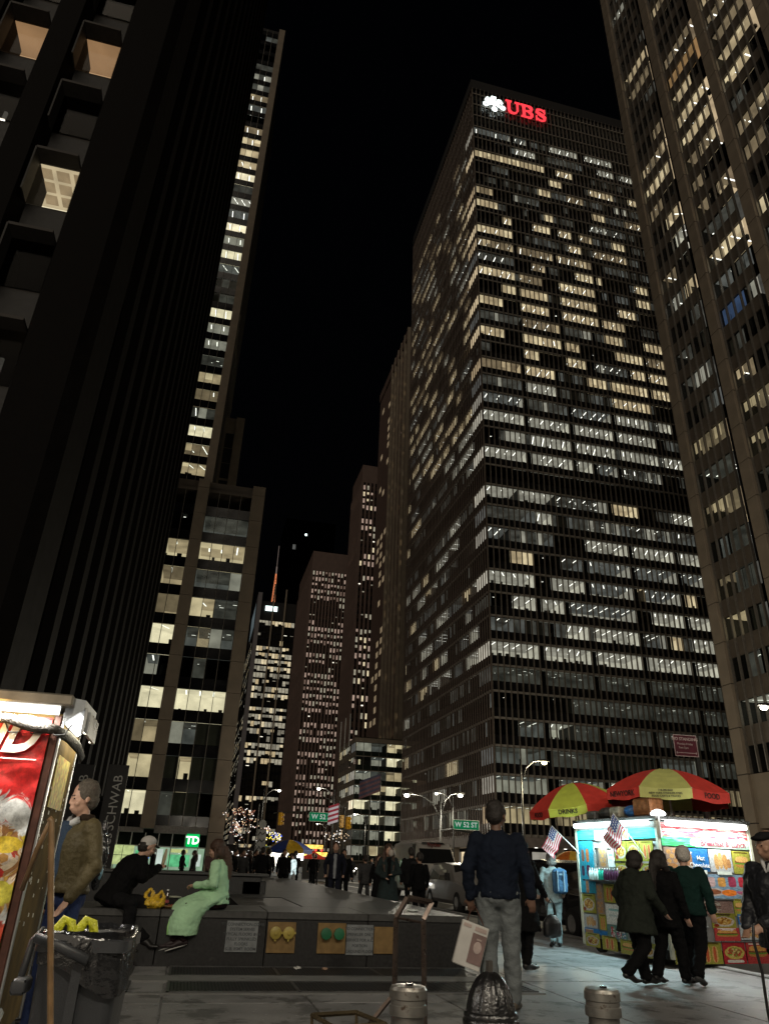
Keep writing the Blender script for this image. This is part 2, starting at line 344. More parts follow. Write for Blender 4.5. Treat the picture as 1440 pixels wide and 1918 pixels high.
def facade(root, rx, ry, ox, oy, e, n, W, z0, z1, base, fh, pane, style, segs, budget, rnd, off_prob=None, skip=(), bays=None, glass=None, far=False, dimp=.25, litrows=None):
    """one face of a tower. e = unit vector along the face, n = outward normal, all in world axes; (rx, ry) = root position.
    style: dict(sp, win, ledge, lproud, mw, md, mm, sm, lm)"""
    e = Vector((e[0], e[1], 0)); n = Vector((n[0], n[1], 0)); O = Vector((ox-rx, oy-ry, 0))
    Q = lambda u, w, z: tuple(O + e*u + n*w + Vector((0,0,z)))
    Rz = math.atan2(e.y, e.x)
    sp, ld = style['sp'], style['ledge']
    k0 = int(math.ceil((z0-base)/fh-.001)); k1 = int((z1-base)/fh+.001)
    glass = glass or G_win
    # bays: list of (u0,u1) glazed runs; between them piers
    bays = bays or [(0, W)]
    panes = []
    for (a, b) in bays:
        c = max(1, round((b-a)/pane)); p = (b-a)/c
        for i in range(c): panes.append((a+i*p, a+(i+1)*p))
    # local mesh helpers: geometry in (u, -w, z) then object rotated by Rz
    rot = (0, 0, Rz)
    flip = (e.x*n.y - e.y*n.x) > 0      # whether +w is to the left of e
    sg = 1 if flip else -1
    def lb(mb, u0, u1, w0, w1, za, zb, mi=0):
        ya, yb = sorted((sg*w0, sg*w1)); mb.box(u0, u1, ya, yb, za, zb, mi)
    for (a, b) in bays:
        for nm, mm, hh, zz, w0, w1 in (('spandrel', style['sm'], sp, ld, -.1, style.get('sproud', .02)), ('floor_edge', style['lm'], ld, 0, -.12, style['lproud'])):
            if hh <= 0: continue
            mb = MB(); lb(mb, 0, b-a, w0, w1, 0, hh); me = mb.mesh(nm, mm)
            for k in range(k0, k1+1):
                if k in skip and nm == 'floor_edge': pass
                inst(nm, me, root, Q(a, 0, base+k*fh+zz), rot)
    # mullions full height
    mb = MB(); lb(mb, -style['mw']/2, style['mw']/2, 0, style['md'], z0, z1+style.get('over', 0)); me = mb.mesh('mullion', style['mm'])
    us = sorted(set([round(p[0], 3) for p in panes] + [round(p[1], 3) for p in panes]))
    for u in us: inst('mullion', me, root, Q(u, 0, 0), rot)
    # panes
    stuff = MB(); pm = {}
    for k in range(k0, k1):
        za, zb = base+k*fh+ld+sp, base+(k+1)*fh
        for (a, b) in panes:
            if budget > 0 and k not in skip and not far:
                key = (round(b-a, 3), round(zb-za, 3))
                if key not in pm:
                    m1 = MB(); lb(m1, .02, b-a-.02, -.06, -.04, 0, zb-za); pm[key] = m1.mesh('window', glass)
                inst('window', pm[key], root, Q(a, 0, za), rot); budget -= 1
            else:
                stuff.quad(Q(a+.02, -.05, za), Q(b-.02, -.05, za), Q(b-.02, -.05, zb), Q(a+.02, -.05, zb))
    if stuff.f: stuff.build('window_glass', glass, root, kind='stuff')
    # interior
    I = MB(); D = style.get('depth', 4.5)
    def fq(a, b, c, d, mi): I.quad(a, b, c, d, mi)
    done = set()
    def room(k, u0, u1, st):
        zf, zc, zw = base+k*fh+ld, base+(k+1)*fh-.03, base+k*fh+ld+sp
        ce, wa = {'w': (iW2, iW1), 'W': (iW4, iW4), 'y': (iW3, iW2), 'c': (iC2, iC1), 'd': (iD1, iC3), 's': (iD1, iD1), 'o': (iO1, iO1), 'b': (iB1, iB1), 'g': (iCE, iD1), 'v': (iC3, iC2)}[st]
        w0 = -.2
        fq(Q(u0, w0, zc), Q(u1, w0, zc), Q(u1, -D, zc), Q(u0, -D, zc), ce)
        fq(Q(u0, -D, zf), Q(u1, -D, zf), Q(u1, -D, zc), Q(u0, -D, zc), wa)
        fq(Q(u0, w0, zf), Q(u0, -D, zf), Q(u0, -D, zc), Q(u0, w0, zc), wa)
        fq(Q(u1, w0, zf), Q(u1, -D, zf), Q(u1, -D, zc), Q(u1, w0, zc), wa)
        for uu_ in (u0-.04, u1+.04):
            if .05 < uu_ < W-.05: fq(Q(uu_, -.12, zf), Q(uu_, -D, zf), Q(uu_, -D, zc), Q(uu_, -.12, zc), iDK)
        if st in 'cvW' or (st in 'wy' and rnd.random() < .6) or (st == 'd' and rnd.random() < .4):
            u = u0+.6+rnd.random()*.6; slant = rnd.choice((0, 0, .0, .9))
            wlen = rnd.choice((1.3, 2.6))
            while u < u1-.4:
                fq(Q(u, -.5, zc-.04), Q(u+.16, -.5, zc-.04), Q(u+.16+slant, -.5-wlen, zc-.04), Q(u+slant, -.5-wlen, zc-.04), iS1)
                u += rnd.choice((1.6, 2.0, 2.4))
        if st == 's' or (st in 'dg' and rnd.random() < .3):
            for _ in range(int((u1-u0)*1.1)):
                u = rnd.uniform(u0+.2, u1-.5); w = -rnd.uniform(.4, 3.5); l = rnd.choice((.15, .2, .5))
                fq(Q(u, w, zc-.25), Q(u+l, w, zc-.25), Q(u+l, w-.12, zc-.25), Q(u, w-.12, zc-.25), iS1)
        for (a, b) in panes:
            if a < u0-.4 or b > u1+.4: continue
            done.add((k, a)); r = rnd.random()
            if st in 'wy' and r < .55:
                h = rnd.choice((1, .9, .6, .45, .3)); zz = zc-(zc-zw)*h
                c = rnd.choice((iW1, iW1, iW2) if st == 'w' else (iW2, iW3, iW3))
                fq(Q(a+.03, -.25, zz), Q(b-.03, -.25, zz), Q(b-.03, -.25, zc), Q(a+.03, -.25, zc), c)
            elif st in 'ob': fq(Q(a+.03, -.25, zw), Q(b-.03, -.25, zw), Q(b-.03, -.25, zc), Q(a+.03, -.25, zc), iO1 if st == 'o' else iB1)
            elif st == 'g' or (st in 'cd' and r < .13):
                fq(Q(a+.03, -.25, zw+.02), Q(b-.03, -.25, zw+.02), Q(b-.03, -.25, zc), Q(a+.03, -.25, zc), iBL if st == 'g' else iC2)
            if st in 'cwWv' and rnd.random() < .55:     # desks and shelves against the glass
                h = rnd.uniform(.15, .7); uu = rnd.uniform(a, b-.3)
                lo = Q(uu, -.45, zw-.2); hi = Q(uu+rnd.uniform(.25, .6), -.75, zw+h)
                I.box(min(lo[0], hi[0]), max(lo[0], hi[0]), min(lo[1], hi[1]), max(lo[1], hi[1]), lo[2], hi[2], iFU)
    for sgm in segs:
        k, u0, u1, st = sgm
        if k0 <= k < k1 and k not in skip: room(k, max(0, u0), min(W, u1), st)
    if far:
        for k in range(k0, k1):
            pr = litrows(k) if litrows else .5
            run = rnd.random() < pr
            for (a, b) in panes:
                if rnd.random() < .16: run = rnd.random() < pr
                if run and rnd.random() < .93:
                    za, zb = base+k*fh+ld+sp, base+(k+1)*fh
                    c = rnd.choice(style.get('fc', (iW1, iC1, iC2, iW2)))
                    t = rnd.choice((0, 0, .3, .5))*(zb-za)
                    I.quad(Q(a, -.12, za+t), Q(b, -.12, za+t), Q(b, -.12, zb), Q(a, -.12, zb), c)
                elif not run and rnd.random() < .12:
                    za, zb = base+k*fh+ld+sp, base+(k+1)*fh
                    I.quad(Q(a, -.12, zb-.7), Q(b, -.12, zb-.7), Q(b, -.12, zb-.2), Q(a, -.12, zb-.2), rnd.choice((iC1, iC2, iS1)))
    else:
        for k in range(k0, k1):
            if k in skip: continue
            run = False
            for (a, b) in panes:
                if (k, a) in done: continue
                if rnd.random() < .3: run = rnd.random() < dimp*1.5
                zc, zw = base+(k+1)*fh-.03, base+k*fh+ld+sp
                if run: fq(Q(a+.03, -.3, zw+.02), Q(b-.03, -.3, zw+.02), Q(b-.03, -.3, zc), Q(a+.03, -.3, zc), rnd.choice((iBL, iD1, iD1, iCE, iC3, iD1)))
                elif rnd.random() < .03:
                    w = -rnd.uniform(.5, 3); fq(Q(a+.2, w, zc-.2), Q(a+.5, w, zc-.2), Q(a+.5, w-.15, zc-.2), Q(a+.2, w-.15, zc-.2), iS1)
    if not far:
        for k in range(k0, k1+1):
            zz = base+k*fh-.02
            I.quad(Q(0, -.12, zz), Q(W, -.12, zz), Q(W, -D-.3, zz), Q(0, -D-.3, zz), iDK)
    if I.f: I.build('lit_interior', INT, root, kind='stuff')
    return budget

# ---------------------------------------------------------------- ground
g = MB(); g.quad((-2500,-300,-.14), (2500,-300,-.14), (2500,4000,-.14), (-2500,4000,-.14))
struct(g.build("road", M_asph))
g = MB(); g.box(-60, 8.55, 31.2, 70, -.3, 0); g.box(-60, -6.2, -12, 31.2, -.3, 0); g.box(-6.2, 8.55, -12, 1.2, -.3, 0)
g.box(-6.2, 8.55, 1.2, 31.2, -.3, -.02)
sw = struct(g.build("sidewalk", M_slab))
mb1 = MB(); mb1.bbox(.008, 1.492, .008, 1.492, -.06, 0, .006); s1 = mb1.mesh("paving_slab", M_slab); s2 = mb1.mesh("paving_slab", M_slab2)
G0 = 9.25
rs = random.Random(3)
for i in range(-4, 6):
    for j in range(0, 20):
        x = i*1.5-.05+.0; y = 1.2+j*1.5
        if x > 8.55-1.4: continue
        inst("paving_slab", s1 if rs.random() < .7 else s2, sw, (x, y, rs.uniform(-.003, .001)))
# far side pavements, kerbs, crossing stripes
for nm, b in (("sidewalk", (27.5, 48.05, -20, 62, 0)), ("sidewalk", (27.5, 120, 79, 168, 0)), ("sidewalk", (-60, 8.55, 80, 168, 0)), ("sidewalk", (27.5, 120, 185, 330, 0)), ("sidewalk", (-60, 8.55, 185, 330, 0)), ("sidewalk", (27.5, 140, 350, 1200, 0)), ("sidewalk", (-60, 8.55, 350, 1200, 0))):
    g = MB(); g.box(b[0], b[1], b[2], b[3], -.3, b[4]); struct(g.build(nm, M_slab))
kb = MB(); kb.bbox(8.56, 8.72, 0, 1.98, -.16, .012, .015); km = kb.mesh("kerb", M_kerb)
kr = bpy.data.objects.new("kerb_line", None); COL.objects.link(kr); struct(kr); 
for j in range(0, 33): inst("kerb_stone", km, kr, (0, 2+j*2.0, 0))
pt = MB()
for j in range(9):
    pt.box(9.4+j*2.0, 10.2+j*2.0, 63.5, 67.5, -.14, -.134)
for y in range(-4, 30): pt.box(15.2, 15.32, 68+y*9.0-60, 71+y*9.0-60, -.14, -.134); 
for y in range(-4, 30): pt.box(21.2, 21.32, 68+y*9.0-60, 71+y*9.0-60, -.14, -.134)
pt.box(11.25, 11.37, -20, 60, -.14, -.134)
struct(pt.build("road_markings", M_paint))

# ---------------------------------------------------------------- the tall tower with the red letters (Y = 100)
UB = thing("office_tower", "tall dark glass tower with a white emblem and red letters at the top", "skyscraper", (40.8, 100, 0))
rn = random.Random(11)
USEG = [(38,0,9,'v'),(38,10,13,'v'),(38,28,35,'c'),(38,19,26,'c'),(37,37,40,'c'),(37,10,15,'c'),(37,31,35,'c'),(36,9,17,'w'),(36,0,9,'w'),(36,20,24,'w'),(35,38,44,'w'),(35,18,21,'w'),(35,28,34,'w'),(34,36,37,'c'),(34,15,18,'w'),(34,34,35,'c'),(33,28,31,'w'),(32,0,5,'w'),(32,16,18,'w'),(31,13,17,'w'),(31,19,22,'w'),(31,6,8,'w'),(31,32,35,'w'),(30,0,8,'w'),(30,21,24,'w'),(29,18,26,'y'),(29,9,17,'y'),(29,0,8,'y'),(28,36,39,'w'),(28,12,15,'y'),(28,22,26,'w'),(28,27,28,'w'),(27,9,14,'y'),(27,36,39,'w'),(27,18,26,'w'),(27,0,8,'w'),(26,9,15,'w'),(26,18,26,'w'),(26,5,8,'w'),(26,31,35,'w'),(25,27,32,'w'),(25,0,5,'w'),(25,9,15,'w'),(25,18,26,'w'),(23,36,40,'y'),(23,9,17,'w'),(23,18,21,'y'),(23,29,35,'w'),(24,27,31,'w'),(24,36,41,'w'),(23,0,5,'w'),(22,9,12,'w'),(22,36,40,'w'),(22,32,35,'w'),(22,18,22,'w'),(21,22,26,'w'),(21,36,40,'w'),(21,27,35,'w'),(21,9,15,'w'),(20,27,35,'w'),(20,9,15,'c'),(20,0,8,'d'),(19,36,39,'c'),(19,27,34,'c'),(18,18,26,'c'),(18,9,17,'c'),(18,0,8,'c'),(18,27,35,'c'),(17,4,8,'c'),(17,36,41,'c'),(17,27,35,'c'),(17,9,17,'c'),(17,18,26,'c'),(16,9,17,'c'),(16,18,21,'c'),(16,0,8,'c'),(14,24,29,'w'),(14,0,6,'c'),(14,36,41,'c'),(14,6,13,'c'),(13,9,12,'c'),(13,0,8,'d'),(13,36,40,'d'),(12,4,12,'d'),(12,0,4,'v'),(12,18,26,'c'),(12,27,35,'c'),(12,36,41,'c'),(11,4,8,'w'),(11,13,17,'d'),(11,18,26,'v'),(10,0,8,'c'),(10,36,38,'w'),(10,27,28,'w'),(10,11,17,'c'),(10,18,26,'v'),(9,4,8,'c'),(9,9,13,'c'),(9,29,35,'c'),(9,36,41,'c'),(8,13,17,'c'),(8,18,26,'c'),(8,36,41,'c'),(8,32,34,'w'),(8,1,4,'d'),(7,0,8,'c'),(7,18,26,'c'),(7,9,17,'c'),(7,27,35,'c'),(7,36,41,'c'),(6,0,8,'s'),(6,9,17,'s'),(6,18,26,'s'),(6,27,35,'s'),(6,36,41,'s'),(5,13,17,'s'),(5,18,26,'s'),(5,27,35,'s'),(5,36,41,'s'),(4,9,13,'c'),(4,4,8,'d'),(4,13,17,'s'),(4,18,26,'s'),(4,27,35,'s'),(4,36,41,'s'),(3,0,8,'d'),(3,9,17,'s'),(3,18,26,'g'),(3,27,35,'d'),(2,0,8,'v'),(2,10,17,'v'),(2,18,24,'c'),(1,0,8,'y'),(1,9,17,'y'),(1,18,26,'v'),(1,27,35,'y'),(37,18,26,'d'),(35,4,8,'d'),(34,22,26,'y'),(33,9,15,'d'),(33,0,4,'y'),(33,36,44,'y'),(32,27,35,'d'),(31,24,27,'y'),(30,27,35,'y'),(28,0,8,'d'),(24,0,9,'d'),(24,9,17,'y'),(24,18,24,'d'),(22,24,31,'d'),(21,0,8,'y'),(19,0,8,'v'),(19,9,17,'d'),(19,18,26,'v'),(16,22,26,'v'),(16,27,35,'d'),(14,13,23,'d'),(13,18,26,'d'),(13,27,35,'d'),(11,27,35,'v'),(11,36,41,'v'),(10,28,35,'v'),(9,14,26,'v'),(8,27,31,'d'),(2,27,35,'v'),(2,36,41,'y'),(1,36,41,'d'),(3,36,41,'s')]
sU = dict(sp=1.35, ledge=.32, lproud=.12, mw=.11, md=.34, mm=M_mull, sm=M_spandk, lm=M_ledge, depth=5)
facade(UB, 40.8, 100, 40.8, 100, (1,0), (0,-1), 44, 5.38, 168.5, 1.45, 3.93, 1.0, sU, USEG, 260, rn, skip=(15,39,40,41), dimp=.35)
# east face: random lit runs, rarer low down
es = []
for k in range(1, 39):
    if k == 15: continue
    u = 5.2
    while u < 50:
        l = rn.choice((3, 4, 6, 8)); p = .6 if k > 16 else (.55 if k in (7, 8, 10, 12, 14, 9, 1, 13) else .2)
        if rn.random() < p: es.append((k, u, min(50, u+l), rn.choice('wwwycv') if k > 18 else rn.choice('cvdcw')))
        u += l+rn.choice((0, 1, 2))
M_mullr = mat("anodised_mullion_east", (.125,.095,.078), .45, metal=.3, var=.15, scale=1.2)
sUe = dict(sU); sUe['mm'] = M_mullr; sUe['md'] = .17; sUe['mw'] = .09; sUe['lproud'] = .06
facade(UB, 40.8, 100, 40.8, 100, (0,1), (-1,0), 50, 5.38, 168.5, 1.45, 3.93, 1.0, sUe, es, 40, rn, skip=(15,39,40,41), dimp=.3)
c = MB(); c.box(5.2, 44, 5.2, 50, 0, 166); c.box(.2, 44, .2, 50, 157, 171.2); c.build("core", M_core, UB)
c = MB(); c.box(-.3, 44.3, -.3, 50.3, 4.1, 5.35); c.build("canopy_beam", mat("canopy_beam", (.15,.125,.11), .6, var=.3, scale=1.5), UB)
c = MB(); c.box(-.25, 44, -.25, 50, 168.3, 171.6); c.build("parapet", M_core, UB)
lob = MB(); lob.box(3.2, 44, 3.2, 50, 0, 4.1, 0)
for i in range(14):
    if i % 4 != 2: lob.quad((3.6+i*2.9, 3.1, .3), (5.9+i*2.9, 3.1, .3), (5.9+i*2.9, 3.1, 3.6), (3.6+i*2.9, 3.1, 3.6), 1 + (i % 3 == 1))
for i in range(16): lob.quad((3.1, 3.6+i*2.9, .3), (3.1, 5.9+i*2.9, .3), (3.1, 5.9+i*2.9, 3.6), (3.1, 3.6+i*2.9, 3.6), 1 + (i % 3 == 1))
lob.build("lobby", [M_core, W1, C2], UB)
cm = MB(); cm.box(-.4, .4, -.4, .4, 0, 4.1); cme = cm.mesh("column", M_stone)
for i in range(5): inst("column", cme, UB, (.6+i*9, .6, 0))
for i in range(1, 6): inst("column", cme, UB, (.6, .6+i*9, 0))
cd = MB()
for i in range(20): cd.box(1.2+i*2.2, 1.5+i*2.2, -.1, .2, 4.04, 4.1)
cd.build("downlights", S1, UB, kind="stuff")
# emblem (three crossed keys) and serif letters
M_red = emat("red_neon", (1,.045,.06), 1.5, .1); M_white = emat("white_neon", (.88,1,.97), 2.6, 0)
em = MB(); ec = Vector((5.2, -.75, 164.2))
for a in (90, 30, 150):
    d = Vector((cos(radians(a)), 0, sin(radians(a)))); q = Vector((-d.z, 0, d.x))
    p0 = ec-d*1.75; p1 = ec+d*2.25
    def kb_(a_, b_, w):
        em.add([tuple(a_+q*w+Vector((0,0,0))), tuple(b_+q*w), tuple(b_-q*w), tuple(a_-q*w), tuple(a_+q*w+Vector((0,.3,0))), tuple(b_+q*w+Vector((0,.3,0))), tuple(b_-q*w+Vector((0,.3,0))), tuple(a_-q*w+Vector((0,.3,0)))],
               [(0,1,2,3),(7,6,5,4),(0,4,5,1),(1,5,6,2),(2,6,7,3),(3,7,4,0)])
    kb_(p0, p1, .2); kb_(p1-d*.5, p1+d*.05, .6); kb_(p1-d*1.15, p1-d*.85, .5)
    kb_(p1-d*.9+q*.5, p1-d*.3+q*.5, .28)
    for k in range(8):
        b = k*pi/4; em.capsule(p0-d*.7+(d*cos(b)+q*sin(b))*.56, p0-d*.7+(d*cos(b+pi/4)+q*sin(b+pi/4))*.56, .2, .2, 6)
em.build("emblem", M_white, UB)
def serif(ch, parent, x, z, h):
    b = MB(); t = h*.15; th = h*.055; d0, d1 = -.85, -.55
    V = lambda u: x+u*h
    if ch == 'U':
        b.box(V(.10), V(.10)+t, d0, d1, z+.3*h, z+h); b.box(V(.62), V(.62)+t*.6, d0, d1, z+.3*h, z+h)
        b.box(V(0), V(.34), d0-.01, d1, z+h-th, z+h+.01); b.box(V(.52), V(.82), d0-.01, d1, z+h-th, z+h+.01)
        pts = [(V(.175), d0+.15, z+.34*h), (V(.2), d0+.15, z+.16*h), (V(.31), d0+.15, z+.06*h), (V(.44), d0+.15, z+.05*h), (V(.58), d0+.15, z+.13*h), (V(.65), d0+.15, z+.33*h)]
        b.tube(pts, [t*.5, t*.5, t*.42, t*.35, t*.3, t*.3], 8)
    if ch == 'B':
        b.box(V(.10), V(.10)+t, d0, d1, z, z+h); b.box(V(0), V(.4), d0-.01, d1, z+h-th, z+h); b.box(V(0), V(.4), d0-.01, d1, z, z+th); b.box(V(.2), V(.4), d0-.005, d1, z+.5*h, z+.5*h+th)
        for c0, rr in ((.76, .215), (.26, .25)):
            b.tube([(V(.38+.24*cos(radians(a))), d0+.15, z+(c0+rr*sin(radians(a)))*h) for a in range(-90, 91, 22)], [t*.25, t*.4, t*.48, t*.52, t*.55, t*.52, t*.48, t*.4, t*.25], 8)
    if ch == 'S':
        pts = [(.60,.78),(.50,.92),(.34,.96),(.17,.88),(.14,.72),(.28,.58),(.46,.48),(.60,.34),(.58,.16),(.42,.05),(.26,.06),(.12,.2)]
        b.tube([(V(px), d0+.15, z+pz*h) for px, pz in pts], [t*.25,t*.3,t*.3,t*.42,t*.5,t*.55,t*.55,t*.5,t*.42,t*.3,t*.3,t*.25], 8)
        b.box(V(.56), V(.62), d0, d1, z+.66*h, z+.98*h); b.box(V(.08), V(.14), d0, d1, z+.03*h, z+.36*h)
    b.build("letter", M_red, parent)
for i, ch in enumerate("UBS"): serif(ch, UB, 8.2+i*3.85-(i == 2)*.35, 162.0, 4.5)

# ---------------------------------------------------------------- right tower with wide stone piers (X = 48)
RT = thing("office_tower", "tall brown stone tower with wide piers rising behind the food cart", "skyscraper", (48, 58.6, 0))
rn = random.Random(5)
RSEG = [(23,1.4,7,'w'),(27,1.4,4.2,'c'),(20,8.4,16,'o'),(19,5,7,'y'),(18,1.4,7,'y'),(17,1.4,7,'w'),(18,8.4,16,'w'),(17,8.4,16,'w'),(16,8.4,11.5,'y'),(15,8.4,11.5,'y'),(14,8.4,11.5,'y'),(14,13,16,'y'),(17,17.4,21.7,'w'),(14,17.4,20.7,'y'),(12,17.4,18.5,'w'),(14,5,7,'c'),(12,5,7,'w'),(12,8.4,16,'w'),(10,8.4,13,'b'),(10,13,16,'d'),(7,1.4,6.9,'y'),(5,1.4,6.9,'y'),(3,1.4,4.2,'y'),(6,8.4,11.4,'y'),(2,1.4,4.4,'w'),(0,1.4,6.9,'c'),(12,1.4,5,'d'),(11,5,7,'s'),(10,1.4,4,'s'),(6,1.4,6.9,'s'),(4,4,6.9,'s'),(1,3,5,'s'),(5,8.4,12,'s'),(4,8.4,16,'d'),(-1,1.4,6.9,'g'),(19,17.4,26,'y'),(20,17.4,26,'y'),(13,8.4,16,'s'),(15,17.4,25,'y'),(16,12,16,'y'),(9,1.4,7,'d'),(8,8.4,12,'y'),(13,1.4,4,'y'),(16,1.4,4,'y'),(15,4,7,'w'),(21,8.4,16,'y'),(22,1.4,7,'y'),(19,8.4,13,'w'),(11,8.4,12,'v'),(2,8.4,16,'y'),(7,8.4,16,'y'),(24,8.4,14,'y'),(10,17.4,22,'w'),(8,17.4,22,'y'),(1,8.4,13,'v'),(3,8.4,16,'d'),(21,17.4,23,'w'),(18,17.4,24,'w'),(0,8.4,12,'g')]
per = 8.02; baysR = [(1.4+i*per, 6.92+i*per) for i in range(7)]
sR = dict(sp=1.0, ledge=.0, lproud=.0, mw=.12, md=.28, mm=M_mulld, sm=M_spand, lm=M_spand, depth=5, sproud=.05)
sR['sp'] = 1.75
facade(RT, 48, 58.6, 48, 58.6, (0,-1), (-1,0), 56, 9.7, 142, 12.05, 4.03, 1.1, sR, [(k, a, b, s) for k, a, b, s in RSEG], 270, rn, bays=baysR, dimp=.42)
c = MB(); c.box(5.2, 40, -57, -.2, 0, 142); c.build("core", M_core, RT)
pm_ = MB()
pm_.bbox(-.62, .9, -1.36, -.02, .02, 3.98, .02); pr = pm_.mesh("pier_block", M_stone)
for i in range(8):
    for k in range(-3, 32):
        inst("pier_block", pr, RT, (0, -i*per+.0, 13.8+4.03*k-.13), None)
    c = MB(); c.box(-.5, 1.2, -i*per-1.33, -i*per-.05, 0, 141.8); c.build("pier_joint", M_dark, RT)
    c = MB(); c.box(-.06, 5.1, -i*per-1.46, -i*per+.06, 8, 141.8, 0); c.build("reveal_shade", M_dark, RT)  # dark box beside the pier; recess shade put into its colour
c = MB(); c.box(-.3, 8, -57, .15, 5.2, 9.6); c.build("base_beam", M_stone, RT)
c = MB(); c.box(2.2, 9, -57, -.2, 0, 5.2, 0)
for i in range(18): c.quad((2.15, -1.6-i*3, .5), (2.15, -3.9-i*3, .5), (2.15, -3.9-i*3, 4.2), (2.15, -1.6-i*3, 4.2), 1)
c.build("ground_storey", [M_stone, W3], RT)
c = MB(); c.box(.9, 40, -.2, .12, 5, 142); c.build("end_wall", M_stone, RT)
# ---------------------------------------------------------------- wing with the bank at its foot (Y = 87)
TD = thing("office_building", "ten storey wing of brown stone piers with a green bank sign at its foot", "office building", (-5, 87, 0))
rn = random.Random(21)
x0 = -13.5      # left end of the face in world x
T = lambda x: x-x0
bT = [(T(-11.2), T(-5.3)), (T(-3.85), T(1.85))]
tseg = []
for k, a, b, s in [(8,-3.8,1.8,'w'),(8,-8,-5.3,'w'),(7,-3.8,1.8,'d'),(7,-8,-5.3,'y'),(6,-3.8,-1,'w'),(6,-1,1.8,'s'),(6,-8,-5.3,'y'),(5,-3.8,1.8,'d'),(5,-2.4,-1,'y'),(5,-8,-5.3,'W'),(4,-8,-6.5,'v'),(4,-2.4,-1,'s'),(3,-8,-5.3,'W'),(3,-3.8,1.8,'W'),(2,-8,-5.3,'y'),(2,-3.8,-1,'d'),(2,-1,1.8,'g'),(1,-8,-5.3,'w'),(1,-3.8,-2.4,'g'),(1,-2.4,-1,'w'),(1,-1,1.8,'g'),(0,-8,-5.3,'W'),(0,-2.4,.4,'g'),(0,-3.8,-2.4,'s'),(9,-3.8,1.8,'d')]:
    tseg.append((k, T(a), T(b), s))
sT = dict(sp=1.35, ledge=.0, lproud=0, mw=.07, md=.22, mm=M_mulld, sm=M_spandk, lm=M_spand, depth=5, sproud=.0)
facade(TD, -5, 87, x0, 87, (1,0), (0,-1), 15.35, 3.95, 45.2, 3.95, 3.76, 1.42, sT, tseg, 200, rn, bays=bT, dimp=.3)
for a, b, z0 in ((-5.3, -3.85, 3.9), (1.85, 3.5, 0), (-13.2, -11.2, 0)):
    c = MB(); z = z0
    while z < 46.4:
        c.bbox(a+5, b+5, -.65, .5, z+.02, min(46.5, z+3.74), .02); z += 3.76
    c.build("pier", M_stone, TD)
c = MB(); c.box(-8.5, 8.4, 5.2, 28, 0, 46); c.box(8.0, 8.5, 0, 28, 0, 46.5); c.build("core", M_core, TD)
c = MB(); c.box(-8.4, 8.4, .3, 28, 45.3, 46.6); c.box(-8.3, 8.4, -.2, .3, 44.9, 45.3); c.build("parapet", M_spand, TD)
c = MB(); c.box(-8.3, .1, -.3, .3, 3.5, 4.0); c.box(1.2, 6.8, -.3, .3, 3.5, 4.25); c.build("fascia", mat("pale_fascia", (.2,.19,.18), .6), TD)
# bank front
c = MB()
c.quad((-8,3,.0),(6.8,3,.0),(6.8,3,2.2),(-8,3,2.2), 0); c.quad((-8,3,2.2),(6.8,3,2.2),(6.8,3,3.9),(-8,3,3.9), 3)
for a, b, z, w, i in ((-.5,.6,.4,1.4,1),(1.6,2.4,.5,1.5,2),(3.0,5.3,.3,1.2,1),(3.2,5.0,1.7,.35,4),(5.7,6.5,.4,1.2,2),(-3,-1.2,.6,1.2,4),(.2,1.0,1.0,.9,5),(-4,-3.4,.6,1.0,4)):
    c.quad((a,2.6,z),(b,2.6,z),(b,2.6,z+w),(a,2.6,z+w), i)
E1 = emat("bank_interior", (.75,1,.72), .45, .3, .8); E2 = emat("bank_panel_green", (.25,.95,.45), .6, .4, 1.5); E3 = emat("bank_panel_white", (.95,1,.95), .85, .2)
c.build("bank_interior", [E1, E2, E3, M_dark, emat("bank_yellow", (.95,.95,.4), .7, .2), emat("bank_blue", (.1,.25,1), .9, .2)], TD)
gp = MB(); gp.box(.02, 1.38, -.02, .02, 0, 3.5); gpm = gp.mesh("shopfront_pane", glassmat("shop_glass", (.85,.9,.87)))
fr = MB(); fr.box(-.05, .05, -.08, .08, 0, 3.5); frm = fr.mesh("shopfront_mullion", mat("white_metal", (.55,.56,.54), .4, metal=.3))
for i in range(11): inst("shopfront_pane", gpm, TD, (-8+i*1.4, 0, 0)); inst("shopfront_mullion", frm, TD, (-8+i*1.4, 0, 0))
c = MB(); c.box(-8, 6.8, -.06, .06, 2.15, 2.27); c.build("transom", mat("white_metal", (.55,.56,.54)), TD)
sg_ = thing("bank_sign", "bright green square sign with white letters on the building's glass foot", "sign", (.35, 86.75, 2.3))
c = MB(); c.bbox(-.66, .66, -.12, .0, 0, 1.25, .02); c.build("sign_board", emat("sign_green", (.0,.62,.13), .95, .1, light=True), sg_)
text("TD", 1.05, emat("sign_white", (.85,1,.85), 2.2, 0), sg_, (0, -.14, .6), extrude=.01, bold=.03)
lb_ = thing("wall_lantern", "pale yellow lit shop window panel left of the bank", "shop window", (-6.6, 86.6, .2))
c = MB(); c.bbox(-1.2, 1.1, -.1, 0, .2, 2.0, .02); c.build("light_panel", emat("panel_yellow", (.8,.95,.4), .55, .3, 2), lb_)
c = MB(); c.box(-1.25, 1.15, -.12, -.1, 1.05, 1.1); c.box(-.05, 0, -.12, -.1, .2, 2); c.build("panel_frame", M_dark, lb_)
